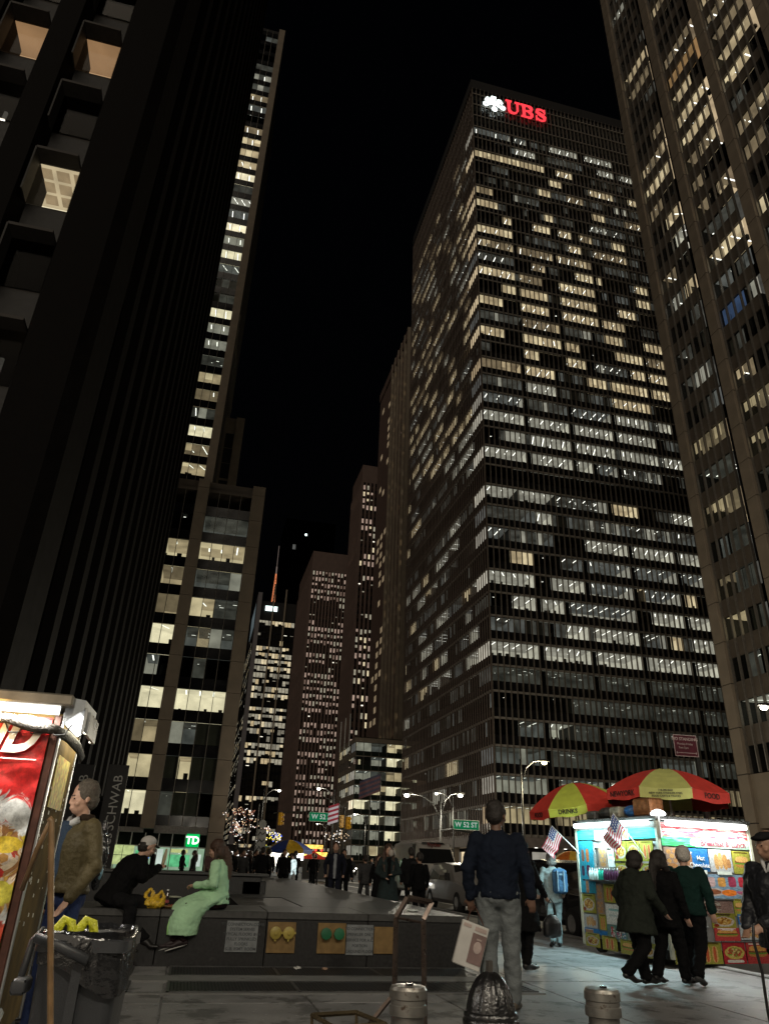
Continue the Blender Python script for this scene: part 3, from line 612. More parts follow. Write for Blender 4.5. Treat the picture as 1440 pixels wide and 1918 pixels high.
# tall tower behind the wing (Y = 113)
TT = thing("office_tower", "very tall slender dark tower with a column of lit windows above the bank wing", "skyscraper", (-10, 113, 0))
st_ = {0:'w',1:'y',2:'W',3:'d',4:'y',5:'w',6:'s',7:'c',8:'c',9:'W',10:'.',11:'.',12:'v',13:'W',14:'c',15:'W',16:'v',17:'c',18:'d',19:'W',20:'w',21:'w',22:'w',23:'y',24:'.',25:'v',26:'y',27:'d',28:'d',29:'d',30:'.'}
x0 = -21.0; T = lambda x: x-x0
ts = [(k, T(-10.5), T(-6.2), s) for k, s in st_.items() if s != '.']
sT2 = dict(sT); sT2['sp'] = 1.6
facade(TT, -10, 113, x0, 113, (1,0), (0,-1), 15, 55.4, 191, 59.3, 3.93, 1.48, sT2, ts, 60, rn, bays=[(T(-12.0), T(-6.15))], dimp=.2)
facade(TT, -10, 113, -4.75, 113.3, (0,1), (1,0), 40, 59.3, 191, 59.3, 3.93, 3.9, dict(sT2, md=.12), [], 0, rn, bays=[(1, 39)], far=True, litrows=lambda k: .3)
c = MB(); c.box(3.85, 5.3, -.6, .4, 0, 192); c.build("corner_pier", M_stone, TT)
c = MB(); c.box(-11, 5.2, 5.2, 40, 0, 191.5); c.box(-11, 5.2, .2, 40, 190.5, 192); c.box(4.9, 5.2, .2, 40, 0, 191.5); c.build("core", M_core, TT)
T2 = thing("office_tower", "small brown tower top with four stacked lit windows beside the slender tower", "skyscraper", (-3.5, 130, 0))
c = MB(); c.box(-3, 2.6, 0, 25, 0, 84.6); c.build("wall", M_stone, T2)
c = MB(); c.box(1.0, 2.7, -.5, 0, 0, 84.7); c.build("pier", M_stone, T2)
for z, w in ((78.6, 1.3), (75.0, 1.4), (71.4, 1.6), (67.4, 1.7), (63.5, 1.7)):
    c = MB(); c.box(-.55, -.55+w, -.06, -.02, z, z+1.9); c.build("window", C1 if z < 70 else W4, T2)
    c = MB(); c.box(-.75, w-.4, -.1, -.005, z-1.3, z+2.1); c.build("window_recess", M_dark, T2)

# ---------------------------------------------------------------- black granite tower, left foreground
CB = thing("granite_tower", "near black granite tower on the left with deep set square windows", "skyscraper", (-5.3, 20, 0))
fhc = 3.9; wz0 = 22.15-3.9*5        # window sill heights wz0 + k*fhc
pz = MB(); H0 = 150
# piers: five-sided prisms, north face at Y=20 and west face at X=-5.3
wins = [(-7.45-i*2.82, -8.85-i*2.82) for i in range(9)]
for i, (r, l) in enumerate(wins):
    nxt = wins[i+1][0] if i+1 < len(wins) else l-1.4
    c = MB(); c.loft([[(l+5.3, .62, z), (l+5.3-.25, 0, z), (nxt+5.3+.25, 0, z), (nxt+5.3, .62, z), (nxt+5.3, 2, z), (l+5.3, 2, z)] for z in (0, H0)]); c.build("granite_pier", M_cbs, CB)
c = MB(); c.loft([[(wins[0][0]+5.3, .62, z), (wins[0][0]+5.55, 0, z), (-.4, 0, z), (0, .4, z), (0, 2, z), (wins[0][0]+5.3, 2, z)] for z in (0, H0)]); c.build("corner_pier", M_cbs, CB)
ny = int((60.0-22)/2.82)
for i in range(ny+1):
    y = 2+i*2.82
    c = MB(); c.loft([[(-.42, y+.0, z), (-.1, y+.25, z), (-.1, y+1.2, z), (-.42, y+1.42, z), (-2, y+1.42, z), (-2, y, z)][::-1] for z in (4.4 if i < 14 else 0, H0)]); c.build("granite_pier", M_cbs, CB)
c = MB(); c.box(-30, -2.0, 5.5, 38.8, 0, H0); c.box(-2.1, -.8, 38.7, 40.0, 0, H0); c.build("core", M_cbs, CB)
sp = MB()
for k in range(-5, 33):
    z = wz0+k*fhc
    if z < 0: continue
    sp.box(-28, -2.1, .66, 5.6, z+2.2, z+fhc-.0); sp.box(-1.3, -.50, 2, 39, z+2.2, z+fhc)
sp.build("spandrel", mat("black_spandrel", (.005,.0045,.0042), .5), CB, kind="stuff")
g0 = MB(); g0.box(0, 1.4, -.02, .02, 0, 2.2); gme = g0.mesh("window", glassmat("dark_tinted_glass", (.75,.72,.68), .03))
sl_ = MB(); sl_.box(-.02, 1.42, -.06, .6, 2.14, 2.26); slm = sl_.mesh("window_head", mat("window_head_metal", (.035,.03,.026), .6, metal=.2))
sj = MB(); sj.box(-.06, .0, -.05, .62, 0, 2.2); sjm = sj.mesh("window_jamb", mat("window_jamb_metal", (.015,.013,.011), .6))
for i in range(5):
    for k in range(1, 13):
        x = wins[i][1]+5.3; z = wz0+k*fhc
        inst("window", gme, CB, (x, .6, z)); inst("window_head", slm, CB, (x, .02, z)); inst("window_jamb", sjm, CB, (x, .0, z))
lamb = emat("lit_office_tan", (1,.62,.33), .46, .22, .6); lcre = emat("lit_office_cream", (1,.88,.60), .92, .2, .9)
def cbroom(i, k, m, grid=False):
    x = wins[i][1]+5.3; z = wz0+k*fhc; c = MB()
    zc = z+2.16
    c.quad((x-.2,.7,zc),(x+1.6,.7,zc),(x+1.6,4.5,zc),(x-.2,4.5,zc), 0); c.quad((x-.2,4.5,z-1),(x+1.6,4.5,z-1),(x+1.6,4.5,zc),(x-.2,4.5,zc), 0)
    c.quad((x-.2,.7,z-1),(x-.2,4.5,z-1),(x-.2,4.5,zc),(x-.2,.7,zc), 0); c.quad((x+1.6,.7,z-1),(x+1.6,4.5,z-1),(x+1.6,4.5,zc),(x+1.6,.7,zc), 0)
    if grid:
        for a in range(3):
            for b in range(3): c.box(x-.1+a*.62, x+.36+a*.62, .85+b*.62, 1.32+b*.62, zc-.03, zc-.01, 1)
    c.build("lit_room", [m, emat("ceiling_panel", (1,.80,.50), .5, .2, 2)], CB)
cbroom(0, 7, lamb); cbroom(1, 7, lamb); cbroom(0, 5, lcre, True)
for i, k in ((0, 3), (1, 3), (1, 6), (0, 2), (1, 2)):
    x = wins[i][1]+5.3; z = wz0+k*fhc; c = MB(); rn2 = random.Random(i*9+k)
    c.quad((x-.1,2.8,z),(x+1.5,2.8,z),(x+1.5,2.8,z+.9),(x-.1,2.8,z+.9), 0)
    for _ in range(3):
        a = rn2.uniform(0, 1.1); b = rn2.uniform(0, 1.6); c.box(x+a, x+a+.22, .8, .86, z+b, z+b+.04, 1)
    c.box(x+.5, x+.62, 1.6, 1.7, z, z+1.7, 2)
    c.build("dim_room", [W3, S1, C3], CB)
c = MB(); c.box(-28, -.2, .3, 1, 0, 2.6); c.build("ground_glazing", M_dark, CB)
# tall banners on the tower's flank
for i, (cx, lab) in enumerate(((-2.95, "tall dark grey banner with white lettering, the nearer of two by the couple"), (-4.25, "tall dark grey banner with white lettering, half hidden behind the man in olive"))):
    b = thing("banner", lab, "banner", (cx, 30.0+i*.6, 0), 0, None)
    c = MB(); c.bbox(-.36, .36, -.05, .05, .55, 4.35, .01); c.build("panel", mat("banner_grey", (.03,.028,.029), .6), b)
    text("SCHWAB", .46, mat("banner_white", (.62,.62,.6), .5), b, (.06, -.07, 3.02), xdir=(0,0,1), updir=(-1,0,0), extrude=.004)
    text("charles", .46, mat("banner_white", (.62,.62,.6)), b, (.06, -.07, 1.32), xdir=(0,0,1), updir=(-1,0,0), extrude=.004, shear=.35)
    c = MB(); c.tube([(-.30, 0, 0), (-.30, 0, .56)], .03); c.tube([(.30, 0, 0), (.30, 0, .56)], .03); c.build("post", M_dark, b)

# ---------------------------------------------------------------- low glass block behind the crossing (Y = 200)
LB = thing("office_building", "low glass office block of eight lit storeys beyond the crossing", "office building", (41, 200, 0))
rn = random.Random(31)
lseg = []
for k, row in {7: "ddww", 6: ".vWW", 5: "v.yW", 4: "vwWW", 3: "WvWc", 2: "cWcc", 1: "svWc", 0: "vwsw"}.items():
    for i, s in enumerate(row):
        if s != '.': lseg.append((k, i*4.4, (i+1)*4.4, s))
sL = dict(sp=1.25, ledge=.2, lproud=.1, mw=.09, md=.16, mm=M_mulld, sm=mat("green_spandrel", (.016,.022,.017), .2), lm=M_stone, depth=6)
facade(LB, 41, 200, 41, 200, (1,0), (0,-1), 17.6, 1.8, 31.4, 1.8, 3.7, 2.2, sL, lseg, 64, rn)
facade(LB, 41, 200, 41, 200, (0,1), (-1,0), 24, 1.8, 31.4, 1.8, 3.7, 3.0, dict(sL, sm=M_stone, fc=(iC1,iC2,iW1)), [], 0, rn, far=True, litrows=lambda k: .4)
c = MB(); c.box(6.5, 30, 6.5, 24, 0, 31); c.build("core", M_core, LB)
c = MB(); c.bbox(-.4, 18, -.4, 24, 31.4, 32.6, .05); c.build("roof_slab", M_stone, LB)
c = MB()
for i in range(3): c.tube([(-1.0+.2, 6+i*7, 31), (-1.0+.2, 6+i*7, 40)], .14, 6)
# flagpoles on the roof edge
c.build("roof_mast", mat("white_metal", (.55,.56,.54)), LB)
c = MB(); c.box(1, 17, 3, 20, 0, 1.8); c.build("base", M_stone, LB)

# ---------------------------------------------------------------- banded towers down the avenue
def tower(label, x, y, z, wX, dY, pn, fh, st, lit, fc, wall, seed, top=0, east=True, eastlit=.16, base=0, pe=None, name="office_tower"):
    r = random.Random(seed); b = thing(name, label, "skyscraper", (x, y, 0))
    facade(b, x, y, x, y, (1,0), (0,-1), wX, base, z-top, 0, fh, pn, dict(st, fc=fc), [], 0, r, far=True, litrows=lit, glass=G_dark)
    if east: facade(b, x, y, x, y, (0,1), (-1,0), dY, base, z-top, 0, fh, pe or pn, dict(st, fc=fc), [], 0, r, far=True, litrows=lambda k: eastlit, glass=G_dark)
    c = MB(); c.box(.4, wX, .4, dY, 0, z-.2); c.build("wall", wall, b)
    c = MB(); c.box(-.3, wX+.3, -.3, dY, z-max(top, 1), z); c.build("parapet", wall, b)
    return b
sRib = dict(sp=1.3, ledge=0, lproud=0, mw=.95, md=.8, mm=M_stone2, sm=M_spandk, lm=M_spandk, sproud=.0)
rowr = random.Random(77)
rl4 = {k: rowr.choice((.4, .7, .85, .95, 1)) for k in range(60)}
for k in (41, 40, 39): rl4[k] = .97
tower("red brown ribbed tower with rows of tiny lit windows beyond the low block", 48, 386, 166, 26, 59, 1.9, 3.75, sRib, lambda k: rl4[k], (iP1, iP1, iC1, iP2), M_stone2, 1, top=12)
rl3 = {k: rowr.choice((.3, .6, .8, .9)) for k in range(60)}
rl3[46] = 1
for k in range(38, 44): rl3[k] = .85
for k in (28, 29, 30, 37, 36): rl3[k] = .05
tower("taller ribbed tower with pale lit window rows right of the red brown ribbed one", 60, 309, 184, 18, 25, 1.9, 3.75, sRib, lambda k: rl3[k], (iP1, iP1, iC1, iW4), M_stone2, 2, top=10)
sBig = dict(sp=1.4, ledge=.2, lproud=.05, mw=.25, md=.3, mm=M_stone2, sm=M_spandk, lm=M_stone2)
b2 = thing("office_tower", "tall tower with broad vertical fins just left of the tallest glass tower", "skyscraper", (55, 213, 0))
rn = random.Random(8)
facade(b2, 55, 213, 55, 205, (0,1), (-1,0), 24, 0, 180, 0, 3.8, 1.5, dict(sBig, fc=(iC1,iW1,iC2,iW3)), [], 0, rn, far=True, litrows=lambda k: .62, glass=G_dark)
for i in range(6):
    c = MB(); c.box(-.9, .3, -8+i*4.8-.45, -8+i*4.8+.45, 0, 186); c.build("fin", M_stone, b2)
c = MB(); c.box(.3, 30, -8, 38, 0, 185); c.box(-.2, .4, 16.6, 38, 0, 186.5); c.build("wall", M_stone2, b2)
c = MB(); c.box(-.6, .4, -8, 38, 182, 186); c.build("parapet", M_stone2, b2)
c = MB()
for k in range(6, 46):
    for j in range(3):
        if rn.random() < .3: c.box(-.26, -.2, 19+j*5.5, 22+j*5.5, k*3.8+1.4, k*3.8+3.4)
c.build("lit_window", W3, b2, kind="stuff")
# banded glass tower far off with its bright roof
sGl = dict(sp=1.9, ledge=0, lproud=0, mw=.0, md=.01, mm=M_dark, sm=M_spandk, lm=M_spandk)
rl5 = {k: rowr.choice((.35, .6, .8, .9)) for k in range(80)}
for k in range(24, 29): rl5[k] = 1.0
for k in (29, 30, 31): rl5[k] = .1
b5 = tower("far glass tower with bright horizontal bands of light", 37.5, 700, 238, 36, 60, 3.2, 6.6, dict(sGl, mw=.4), lambda k: rl5[k], (iC1, iC1, iW1, iC2, iW4), M_core, 5, top=20, east=False)
for x in (12, 24):
    c = MB(); c.box(x, x+1.4, -1.6, -.4, 0, 262-x*.4); c.build("vertical_rib", M_stone, b5)
c = MB(); c.box(-3.5, .5, -3, 60, 0, 246); c.build("edge_slab", mat("grey_blue_slab", (.14,.13,.14), .6), b5)
c = MB(); c.box(5, 17, -1.4, -.6, 228, 233); c.build("crown_light", emat("crown_white", (.8,1,.95), 2.2, 0), b5)
b6 = thing("office_tower", "far tower flank crowded with small lights left of the banded tower", "skyscraper", (33.5, 705, 0))
facade(b6, 33.5, 705, 33.5, 705, (0,1), (-1,0), 620, 0, 205, 0, 5.2, 9, dict(sGl, fc=(iC1,iC1,iW1,iW4,iC2)), [], 0, random.Random(4), far=True, litrows=lambda k: .55, glass=G_dark)
c = MB(); c.box(.3, 10, 0, 620, 0, 206); c.build("wall", M_core, b6)
sb = MB()
for k in range(10): sb.box(-.3, -.1, 2, 60, 212+k*2.6, 213.4+k*2.6)
sb.build("roof_louvre", emat("louvre_glow", (.6,.75,.8), .12, .3, .05), b6); c = MB(); c.box(0, 10, 0, 70, 205, 240); c.build("roof_box", M_core, b6)
# far dark tower, nearly unlit
fd = thing("office_tower", "almost unlit tower far behind with one square lit window", "skyscraper", (70, 900, 0))
c = MB(); c.box(0, 70, 0, 60, 0, 430); c.build("wall", mat("unlit_wall", (.0005,.0005,.0008), 1, spec=0), fd)
c = MB(); rn = random.Random(6)
c.box(12, 16, -1, -.4, 384, 391)
for _ in range(26):
    x = rn.choice((-48,-30,-10,6,20)); z = 250+rn.random()*120
c.build("lit_window", C3, fd)
# orange lit spire
spv = thing("spire", "slim lattice mast lit orange rising over the far rooftops", "mast", (58.0, 820, 0))
c = MB()
for k in range(18):
    z0, z1 = 250+k*3.6, 250+(k+1)*3.6; r0, r1 = 2.5*(1-k/20)+.2, 2.5*(1-(k+1)/20)+.2
    for (sx, sy) in ((1,1),(-1,1),(1,-1),(-1,-1)):
        c.tube([(sx*r0, sy*r0, z0), (sx*r1, sy*r1, z1)], .32, 4)
    c.tube([(-r0,-r0,z0), (r1,-r1,z1)], .26, 4); c.tube([(r0,-r0,z0), (-r1,-r1,z1)], .26, 4)
c.build("lattice", emat("mast_orange", (1,.30,.12), .75, .3, .1), spv)
c = MB(); c.tube([(0,0,314),(0,0,324)], .8, 6); c.tube([(0,0,324),(0,0,352)], .3, 5); c.build("antenna", emat("mast_tip", (.9,.7,.6), .18, 0), spv)
c = MB(); c.box(-9, 9, -9, 9, 0, 250); c.build("shaft", M_core, spv)
c = MB(); c.ell((32, 0, 372), (1.7,1.7,1.7), 8); c.build("aircraft_light", emat("crown_white", (.8,1,.95), 2.2), spv)

# ---------------------------------------------------------------- sunken plaza wall of granite (front Y = 11.4)
PW = thing("plaza_wall", "low black granite plaza wall with a flat coping the couple sit on", "wall", (0, 11.4, 0))
zt = .655
c = MB()
for i in range(7):
    xa, xb = -6+i*1.44+.004, -6+(i+1)*1.44-.004+(.02 if i == 6 else 0)
    blk = MB(); blk.bbox(xa, xb, 0, .5, -.05, zt-.09, .006); blk.build("granite_block", M_gran, PW)
for i in range(14):
    ya, yb = .51+i*3.0, .51+(i+1)*3.0-.008
    blk = MB(); blk.bbox(3.6, 4.09, ya, yb, -.05, zt-.09, .006); blk.build("granite_block", M_gran, PW)
c.box(-6, 3.62, .5, 2.2, -.05, zt-.1); c.box(1.6, 3.62, 2.2, 40, -.05, zt-.1); c.build("fill", M_gran, PW)
# coping stones: a front run, then the broad top that runs down the avenue, open where the stair drops
cps = []
for i in range(7): cps.append((-6+i*1.44, -6+(i+1)*1.44+(.02 if i == 6 else 0), -.02, 1.45))
for i in range(10): cps.append((1.15 if i > 0 else .35, 4.12, 1.45+i*3.0, 1.45+(i+1)*3.0)) if i != 0 else cps.append((1.9, 4.12, 1.45, 4.45))
for a, b, y0, y1 in cps:
    blk = MB(); blk.bbox(a+.004, b-.004, y0+.004, y1-.004, zt-.09, zt, .008); blk.build("coping_stone", M_grantop, PW)
c = MB(); c.add([(.9,1.5,zt-.01),(1.9,1.5,zt-.01),(1.9,6,zt-.01),(.9,6,zt-.01)], [(0,1,2,3)]); c.build("stair_shadow_floor", M_gran, PW)  # dark sheet standing in for the shaded stair opening
ib = thing("stair_parapet", "dark granite parapet of the sunken stair behind the seated woman", "wall", (-1, 17, 0))
c = MB(); c.bbox(-5, 2.6, 0, .5, 0, .98, .02); c.bbox(2.2, 2.7, 0, 12, 0, .9, .02); c.build("parapet_block", M_gran, ib)
c = MB(); c.bbox(-5.05, 2.75, -.05, .55, .98, 1.03, .01); c.build("parapet_coping", M_grantop, ib)
# plates and pipe inlets on the wall front
M_plate = mat("steel_plate", (.20,.215,.225), .55, metal=.25, var=.25, scale=9, wear=(.10,.10,.10), wearscale=9, weart=.6)
M_brass = mat("brass_plate", (.23,.145,.055), .5, metal=.3, var=.2, scale=9, wear=(.13,.08,.035), wearscale=7, weart=.6)
M_let = mat("engraved_letters", (.055,.06,.065), .6)
def plate(label, x0, x1, z0, z1, m, lines, sz):
    p = thing("wall_plate", label, "plaque", ((x0+x1)/2, 11.39, (z0+z1)/2)); w, h = (x1-x0)/2, (z1-z0)/2
    c = MB(); c.bbox(-w, w, -.012, .01, -h, h, .004); c.build("plate", m, p)
    for i, l in enumerate(lines): text(l, sz, M_let, p, (0, -.014, h-(i+.75)*2*h/(len(lines)+.4)), extrude=.001, bold=.001)
    return p
plate("engraved steel plate beside the seated woman's shoe", .66, 1.09, .17, .54, M_plate, ["TO CONNECTION-COMB", "SYSTEM SERVES", "TYPICAL FLOORS & IN", "FULLY SPRINKLED", "FLOORS", "SUB. BSMT. ROOM"], .05)
plate("blotched steel plate right of the green pipe caps", 2.33, 2.72, .15, .52, M_plate, ["TO CONNECTION-", "SPRINKLER ONLY", "SERVICE FOR A.C.", "PORTION", "GROUND FLOOR"], .05)
plate("plain brass plate, the last one along the wall", 2.73, 3.02, .17, .50, M_brass, [], .05)
def siamese(label, x0, x1, capm, yellow):
    p = thing("fire_inlet", label, "pipe inlet", ((x0+x1)/2, 11.39, .35)); w = (x1-x0)/2
    c = MB(); c.bbox(-w, w, -.012, .01, -.185, .185, .004); c.build("back_plate", M_brass, p)
    for sx in (-1, 1):
        h = MB(); h.M = Matrix.Translation((sx*w*.46, -.012, .06)) @ Matrix.Rotation(radians(90), 4, 'X')
        h.lathe([(.055,0),(.055,.03),(.072,.035),(.078,.05),(.078,.075),(.06,.085)] if yellow else [(.058,0),(.058,.03),(.07,.035),(.076,.05),(.076,.085),(.05,.09)], 8 if not yellow else 20)
        if yellow:
            h.lathe([(.02,.085),(.02,.11)], 8); h.box(-.012,.012,-.1,-.07,.04,.07); h.box(.06,.1,-.012,.012,.04,.07)
        h.build("pipe_cap", capm, p, auto=40)
    return p
siamese("yellow pair of pipe caps on a brass plate", 1.22, 1.61, mat("yellow_cap", (.36,.28,.06), .45, wear=(.3,.24,.08)), True)
siamese("green pair of pipe caps on a brass plate", 1.92, 2.32, mat("green_cap", (.012,.12,.05), .5), False)
# ---- pavement gratings
M_grate = mat("grate_steel", (.10,.10,.10), .5, metal=.5, var=.3)
def grating(label, xa, xb, ya, yb):
    g = thing("pavement_grating", label, "grating", (xa, ya, .004)); W, D = xb-xa, yb-ya
    c = MB(); c.box(0, W, 0, D, .0, .004); c.build("pit_shade", M_dark, g)  # flat dark sheet; the shade below the bars is put into its colour
    c = MB()
    for a in (0, D-.03): c.box(0, W, a, a+.03, .002, .016)
    n_ = max(1, round(W/1.3))
    for i in range(n_+1): c.box(i*(W-.03)/n_, i*(W-.03)/n_+.03, 0, D, .002, .015)
    c.build("frame", M_grate, g)
    c = MB(); s = .075; i = 0
    for sgn in (1, -1):
        k = -int(D/s)-1
        while k*s < W+D:
            # bar from (k*s,0) going diagonally
            pts = []
            x_a, x_b = (k*s, k*s+D) if sgn > 0 else (k*s+D, k*s)
            y_a, y_b = 0, D
            # clip in x
            def clip(xa_, xb_, ya_, yb_):
                if xa_ > xb_: xa_, xb_, ya_, yb_ = xb_, xa_, yb_, ya_
                if xb_ < 0 or xa_ > W: return None
                t0 = max(0, (0-xa_)/(xb_-xa_)); t1 = min(1, (W-xa_)/(xb_-xa_))
                if t1-t0 < .02: return None
                L_ = lambda t: (xa_+(xb_-xa_)*t, ya_+(yb_-ya_)*t)
                return L_(t0), L_(t1)
            q = clip(x_a, x_b, y_a, y_b)
            if q:
                (ax, ay), (bx, by) = q; w = .0085
                dx, dy = (by-ay), -(bx-ax); l = math.hypot(dx, dy); dx, dy = dx/l*w, dy/l*w
                c.quad((ax-dx, ay-dy, .012), (bx-dx, by-dy, .012), (bx+dx, by+dy, .012), (ax+dx, ay+dy, .012))
            k += 1
    c.build("lattice", M_grate, g, kind="stuff")
    return g
grating("long diamond mesh pavement grating against the foot of the wall", -.02, 4.0, 10.48, 11.3)
grating("long diamond mesh pavement grating, the row nearer the hydrant", -.02, 4.25, 9.28, 10.03)
grating("short diamond mesh grating against the wall behind the bin", -2.6, -.46, 10.48, 11.3)
grating("short diamond mesh grating, nearer row behind the bin", -2.6, -.42, 9.28, 10.03)
cst = MB(); cst.box(-3, 4.3, 10.05, 10.46, -.02, .018); cst.box(-3, 4.3, 9.2, 9.27, -.02, .010); struct(cst.build("concrete_strip", mat("pale_concrete", (.17,.17,.165), .7, var=.2, scale=4, wear=(.08,.08,.08), wearscale=3, weart=.6)))
# ---------------------------------------------------------------- street lamps
M_pole = mat("pole_metal", (.035,.035,.033), .5, metal=.4)
M_poledk = mat("pole_dark_green", (.018,.022,.02), .5)
def street_lamp(label, x, y, h, arm, power, col, head_em, lab_group=None, second=None, rz=0):
    t = thing("street_lamp", label, "street lamp", (x, y, -.02), rz)
    c = MB(); c.lathe([(.16,0),(.16,.5),(.10,.6),(.085,2),(.06,h)], 10); c.build("post", M_pole, t, smooth=True)
    for a, hh in [(arm, h)]+([second] if second else []):
        sg = 1 if a > 0 else -1
        c = MB(); c.tube([(0,0,hh-1.6),(a*.25,0,hh-.55),(a*.6,0,hh-.1),(a,0,hh)], [.05,.045,.04,.035], 7); c.build("arm", M_pole, t, smooth=True)
        c = MB(); c.loft([[(a-sg*.25, -.06, hh-.03), (a-sg*.25, .06, hh-.03), (a-sg*.25, .06, hh+.06), (a-sg*.25, -.06, hh+.06)], [(a+sg*.1, -.16, hh-.05), (a+sg*.1, .16, hh-.05), (a+sg*.1, .14, hh+.10), (a+sg*.1, -.14, hh+.10)], [(a+sg*.5, -.12, hh-.05), (a+sg*.5, .12, hh-.05), (a+sg*.5, .1, hh+.06), (a+sg*.5, -.1, hh+.06)]]); c.build("lamp_head", M_pole, t)
        c = MB(); c.ell((a+sg*.2, 0, hh-.14), (.19,.16,.12), 12); c.build("lamp_lens", head_em, t, smooth=True)
        l = bpy.data.lights.new("lamp_light", 'POINT'); l.energy = power; l.color = col; l.shadow_soft_size = .25
        lo = bpy.data.objects.new("lamp_light", l); COL.objects.link(lo); lo.parent = t; lo.location = (a+sg*.2, 0, hh-.62)
    return t
LW = emat("street_lamp_white", (1,.93,.78), 14, 0, light=False); LY = emat("street_lamp_yellow", (1,.85,.40), 16, 0)
street_lamp("yellow glowing street lamp in front of the glass tower above the small umbrella", 21.5, 48, 8.2, 1.6, 2200, (1,.85,.55), LY)
street_lamp("street lamp with two arms over the white van", 17.0, 52, 5.9, -2.3, 1500, (1,.92,.75), LW, second=(1.3, 6.1))
street_lamp("street lamp shining above the green street name sign beyond the crossing", 14.7, 82, 8.6, -1.6, 900, (1,.92,.78), LW)
lampn = ["added street lamp at the near kerb, unseen behind the camera", "added street lamp on the far pavement across from the plaza", "added street lamp by the far tower lobby", "added street lamp beyond the crossing by the bank corner", "added street lamp far down the far pavement", "added street lamp far down beside the low glass block", "added street lamp, unseen behind the camera, lighting the near paving", "added street lamp on the far pavement, out of view near the wide piers"]
for i, (x, y, a, p) in enumerate(((8.9, -3, -1.6, 1000), (28.5, 30, -1.8, 1200), (29, 84, -1.8, 2400), (7.9, 92, 1.6, 450), (29, 130, -1.8, 2400), (29, 170, -1.8, 2400), (1.2, -3.5, -1.4, 1700), (28.5, 5, -1.8, 700))):
    street_lamp(lampn[i], x, y, 9.0, a, p, (1,.90,.72), LW)  # lamps added along the kerbs to light the facades and near paving

# ---------------------------------------------------------------- street signs and signals
M_green = mat("sign_green_paint", (.005,.16,.07), .4); M_signw = mat("sign_white_paint", (.7,.72,.7), .5)
def street_sign(label, x, y, z, w, s, rz=0, h=.42):
    t = thing("street_sign", label, "street sign", (x, y, z), rz)
    c = MB(); c.bbox(-w/2, w/2, -.02, .02, -h/2, h/2, .01); c.build("blade", emat("sign_green_lit", (.01,.30,.12), .42, .1), t)  # blade and letters are no lamps; light on them put in as glow
    c = MB()
    for a, b, d, e in ((-w/2, w/2, h/2-.03, h/2), (-w/2, w/2, -h/2, -h/2+.03), (-w/2, -w/2+.03, -h/2, h/2), (w/2-.03, w/2, -h/2, h/2)): c.box(a, b, -.026, -.02, d, e)
    c.build("border", M_signw, t)
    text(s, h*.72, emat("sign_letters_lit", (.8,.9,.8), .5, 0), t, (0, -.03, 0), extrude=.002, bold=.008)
    return t
street_sign("green street name sign on the signal arm left of the tall man", 18.0, 49.5, 3.88, 1.9, "W 52 ST", .05, .62)
street_sign("green street name sign beyond the crossing by the yellow signals", 11.4, 69, 4.95, 2.5, "W 52 ST", 0, .78)
def signal(label, x, y, z, face=True, rz=0):
    t = thing("traffic_signal", label, "traffic light", (x, y, z), rz)
    c = MB(); c.bbox(-.2, .2, -.16, .16, 0, 1.05, .03); c.build("housing", mat("signal_yellow", (.55,.30,.02), .45), t)
    for k in range(3):
        c = MB(); c.M = Matrix.Translation((0, -.16, .18+k*.34)) @ Matrix.Rotation(radians(90), 4, 'X')
        c.lathe([(.11,0),(.13,.01),(.13,.16),(.11,.16)], 12); c.build("visor", mat("signal_yellow", (.55,.30,.02)), t)
    return t
signal("left one of the two yellow traffic signals by the green sign", 13.15, 69, 4.15)
signal("right one of the two yellow traffic signals by the green sign", 13.75, 69, 4.05, rz=.5)
signal("yellow traffic signal seen edge on left of the crossing", 7.6, 69, 4.1, rz=1.2)
sa = thing("signal_mast", "thin signal mast and arm carrying the green sign and yellow signals", "signal mast", (13.4, 69.2, -.1))
c = MB(); c.tube([(0,0,0),(0,0,6)], .08, 8); c.tube([(0,0,5.0),(-3,0,5.5),(-6.4,0,5.2)], .05, 6); c.tube([(0,0,5.9),(-4.6,0,8.0)], .03, 5); c.build("mast", M_pole, sa)
sa = thing("signal_mast", "signal mast arm above the van holding the nearer green sign", "signal mast", (17.05, 52.2, 0))
c = MB(); c.tube([(0,-2.6,3.6),(2.2,-2.6,3.3),(4.6,-2.6,2.9)], .05, 6); c.tube([(0,0,3.6),(0,-2.6,3.6)], .05, 6); c.build("mast_arm", M_pole, sa)
# parking sign by the cart
ns = thing("parking_sign", "dark red NO STANDING parking sign on a slim post behind the big umbrella", "parking sign", (10.38, 14.0, -.12), -.06)
c = MB(); c.box(-.02, .06, -.03, .03, 0, 4.2); c.build("post", M_poledk, ns)
c = MB(); c.bbox(-.52, .03, -.05, -.035, 3.72, 4.17, .004); c.build("sign_board", mat("sign_maroon", (.09,.012,.025), .5), ns)
M_pw = mat("sign_print_pale", (.5,.42,.42), .5)
text("NO STANDING", .088, M_pw, ns, (-.245, -.052, 4.08), extrude=.001, bold=.002)
text("Monday-Friday", .062, M_pw, ns, (-.26, -.052, 3.98), extrude=.001)
text("7am-7pm", .062, M_pw, ns, (-.3, -.052, 3.90), extrude=.001)
c = MB(); c.box(-.46, -.03, -.054, -.051, 3.79, 3.80); c.box(-.52, .03, -.054, -.051, 4.155, 4.17); c.box(-.52, .03, -.054, -.051, 3.72, 3.733); c.box(-.52, -.507, -.054, -.051, 3.72, 4.17); c.box(.017, .03, -.054, -.051, 3.72, 4.17)
c.add([(-.46,-.054,3.825),(-.49,-.054,3.795),(-.46,-.054,3.765)], [(0,1,2)]); c.add([(-.03,-.054,3.825),(0,-.054,3.795),(-.03,-.054,3.765)], [(0,2,1)])
c.build("arrow_and_border", M_pw, ns)
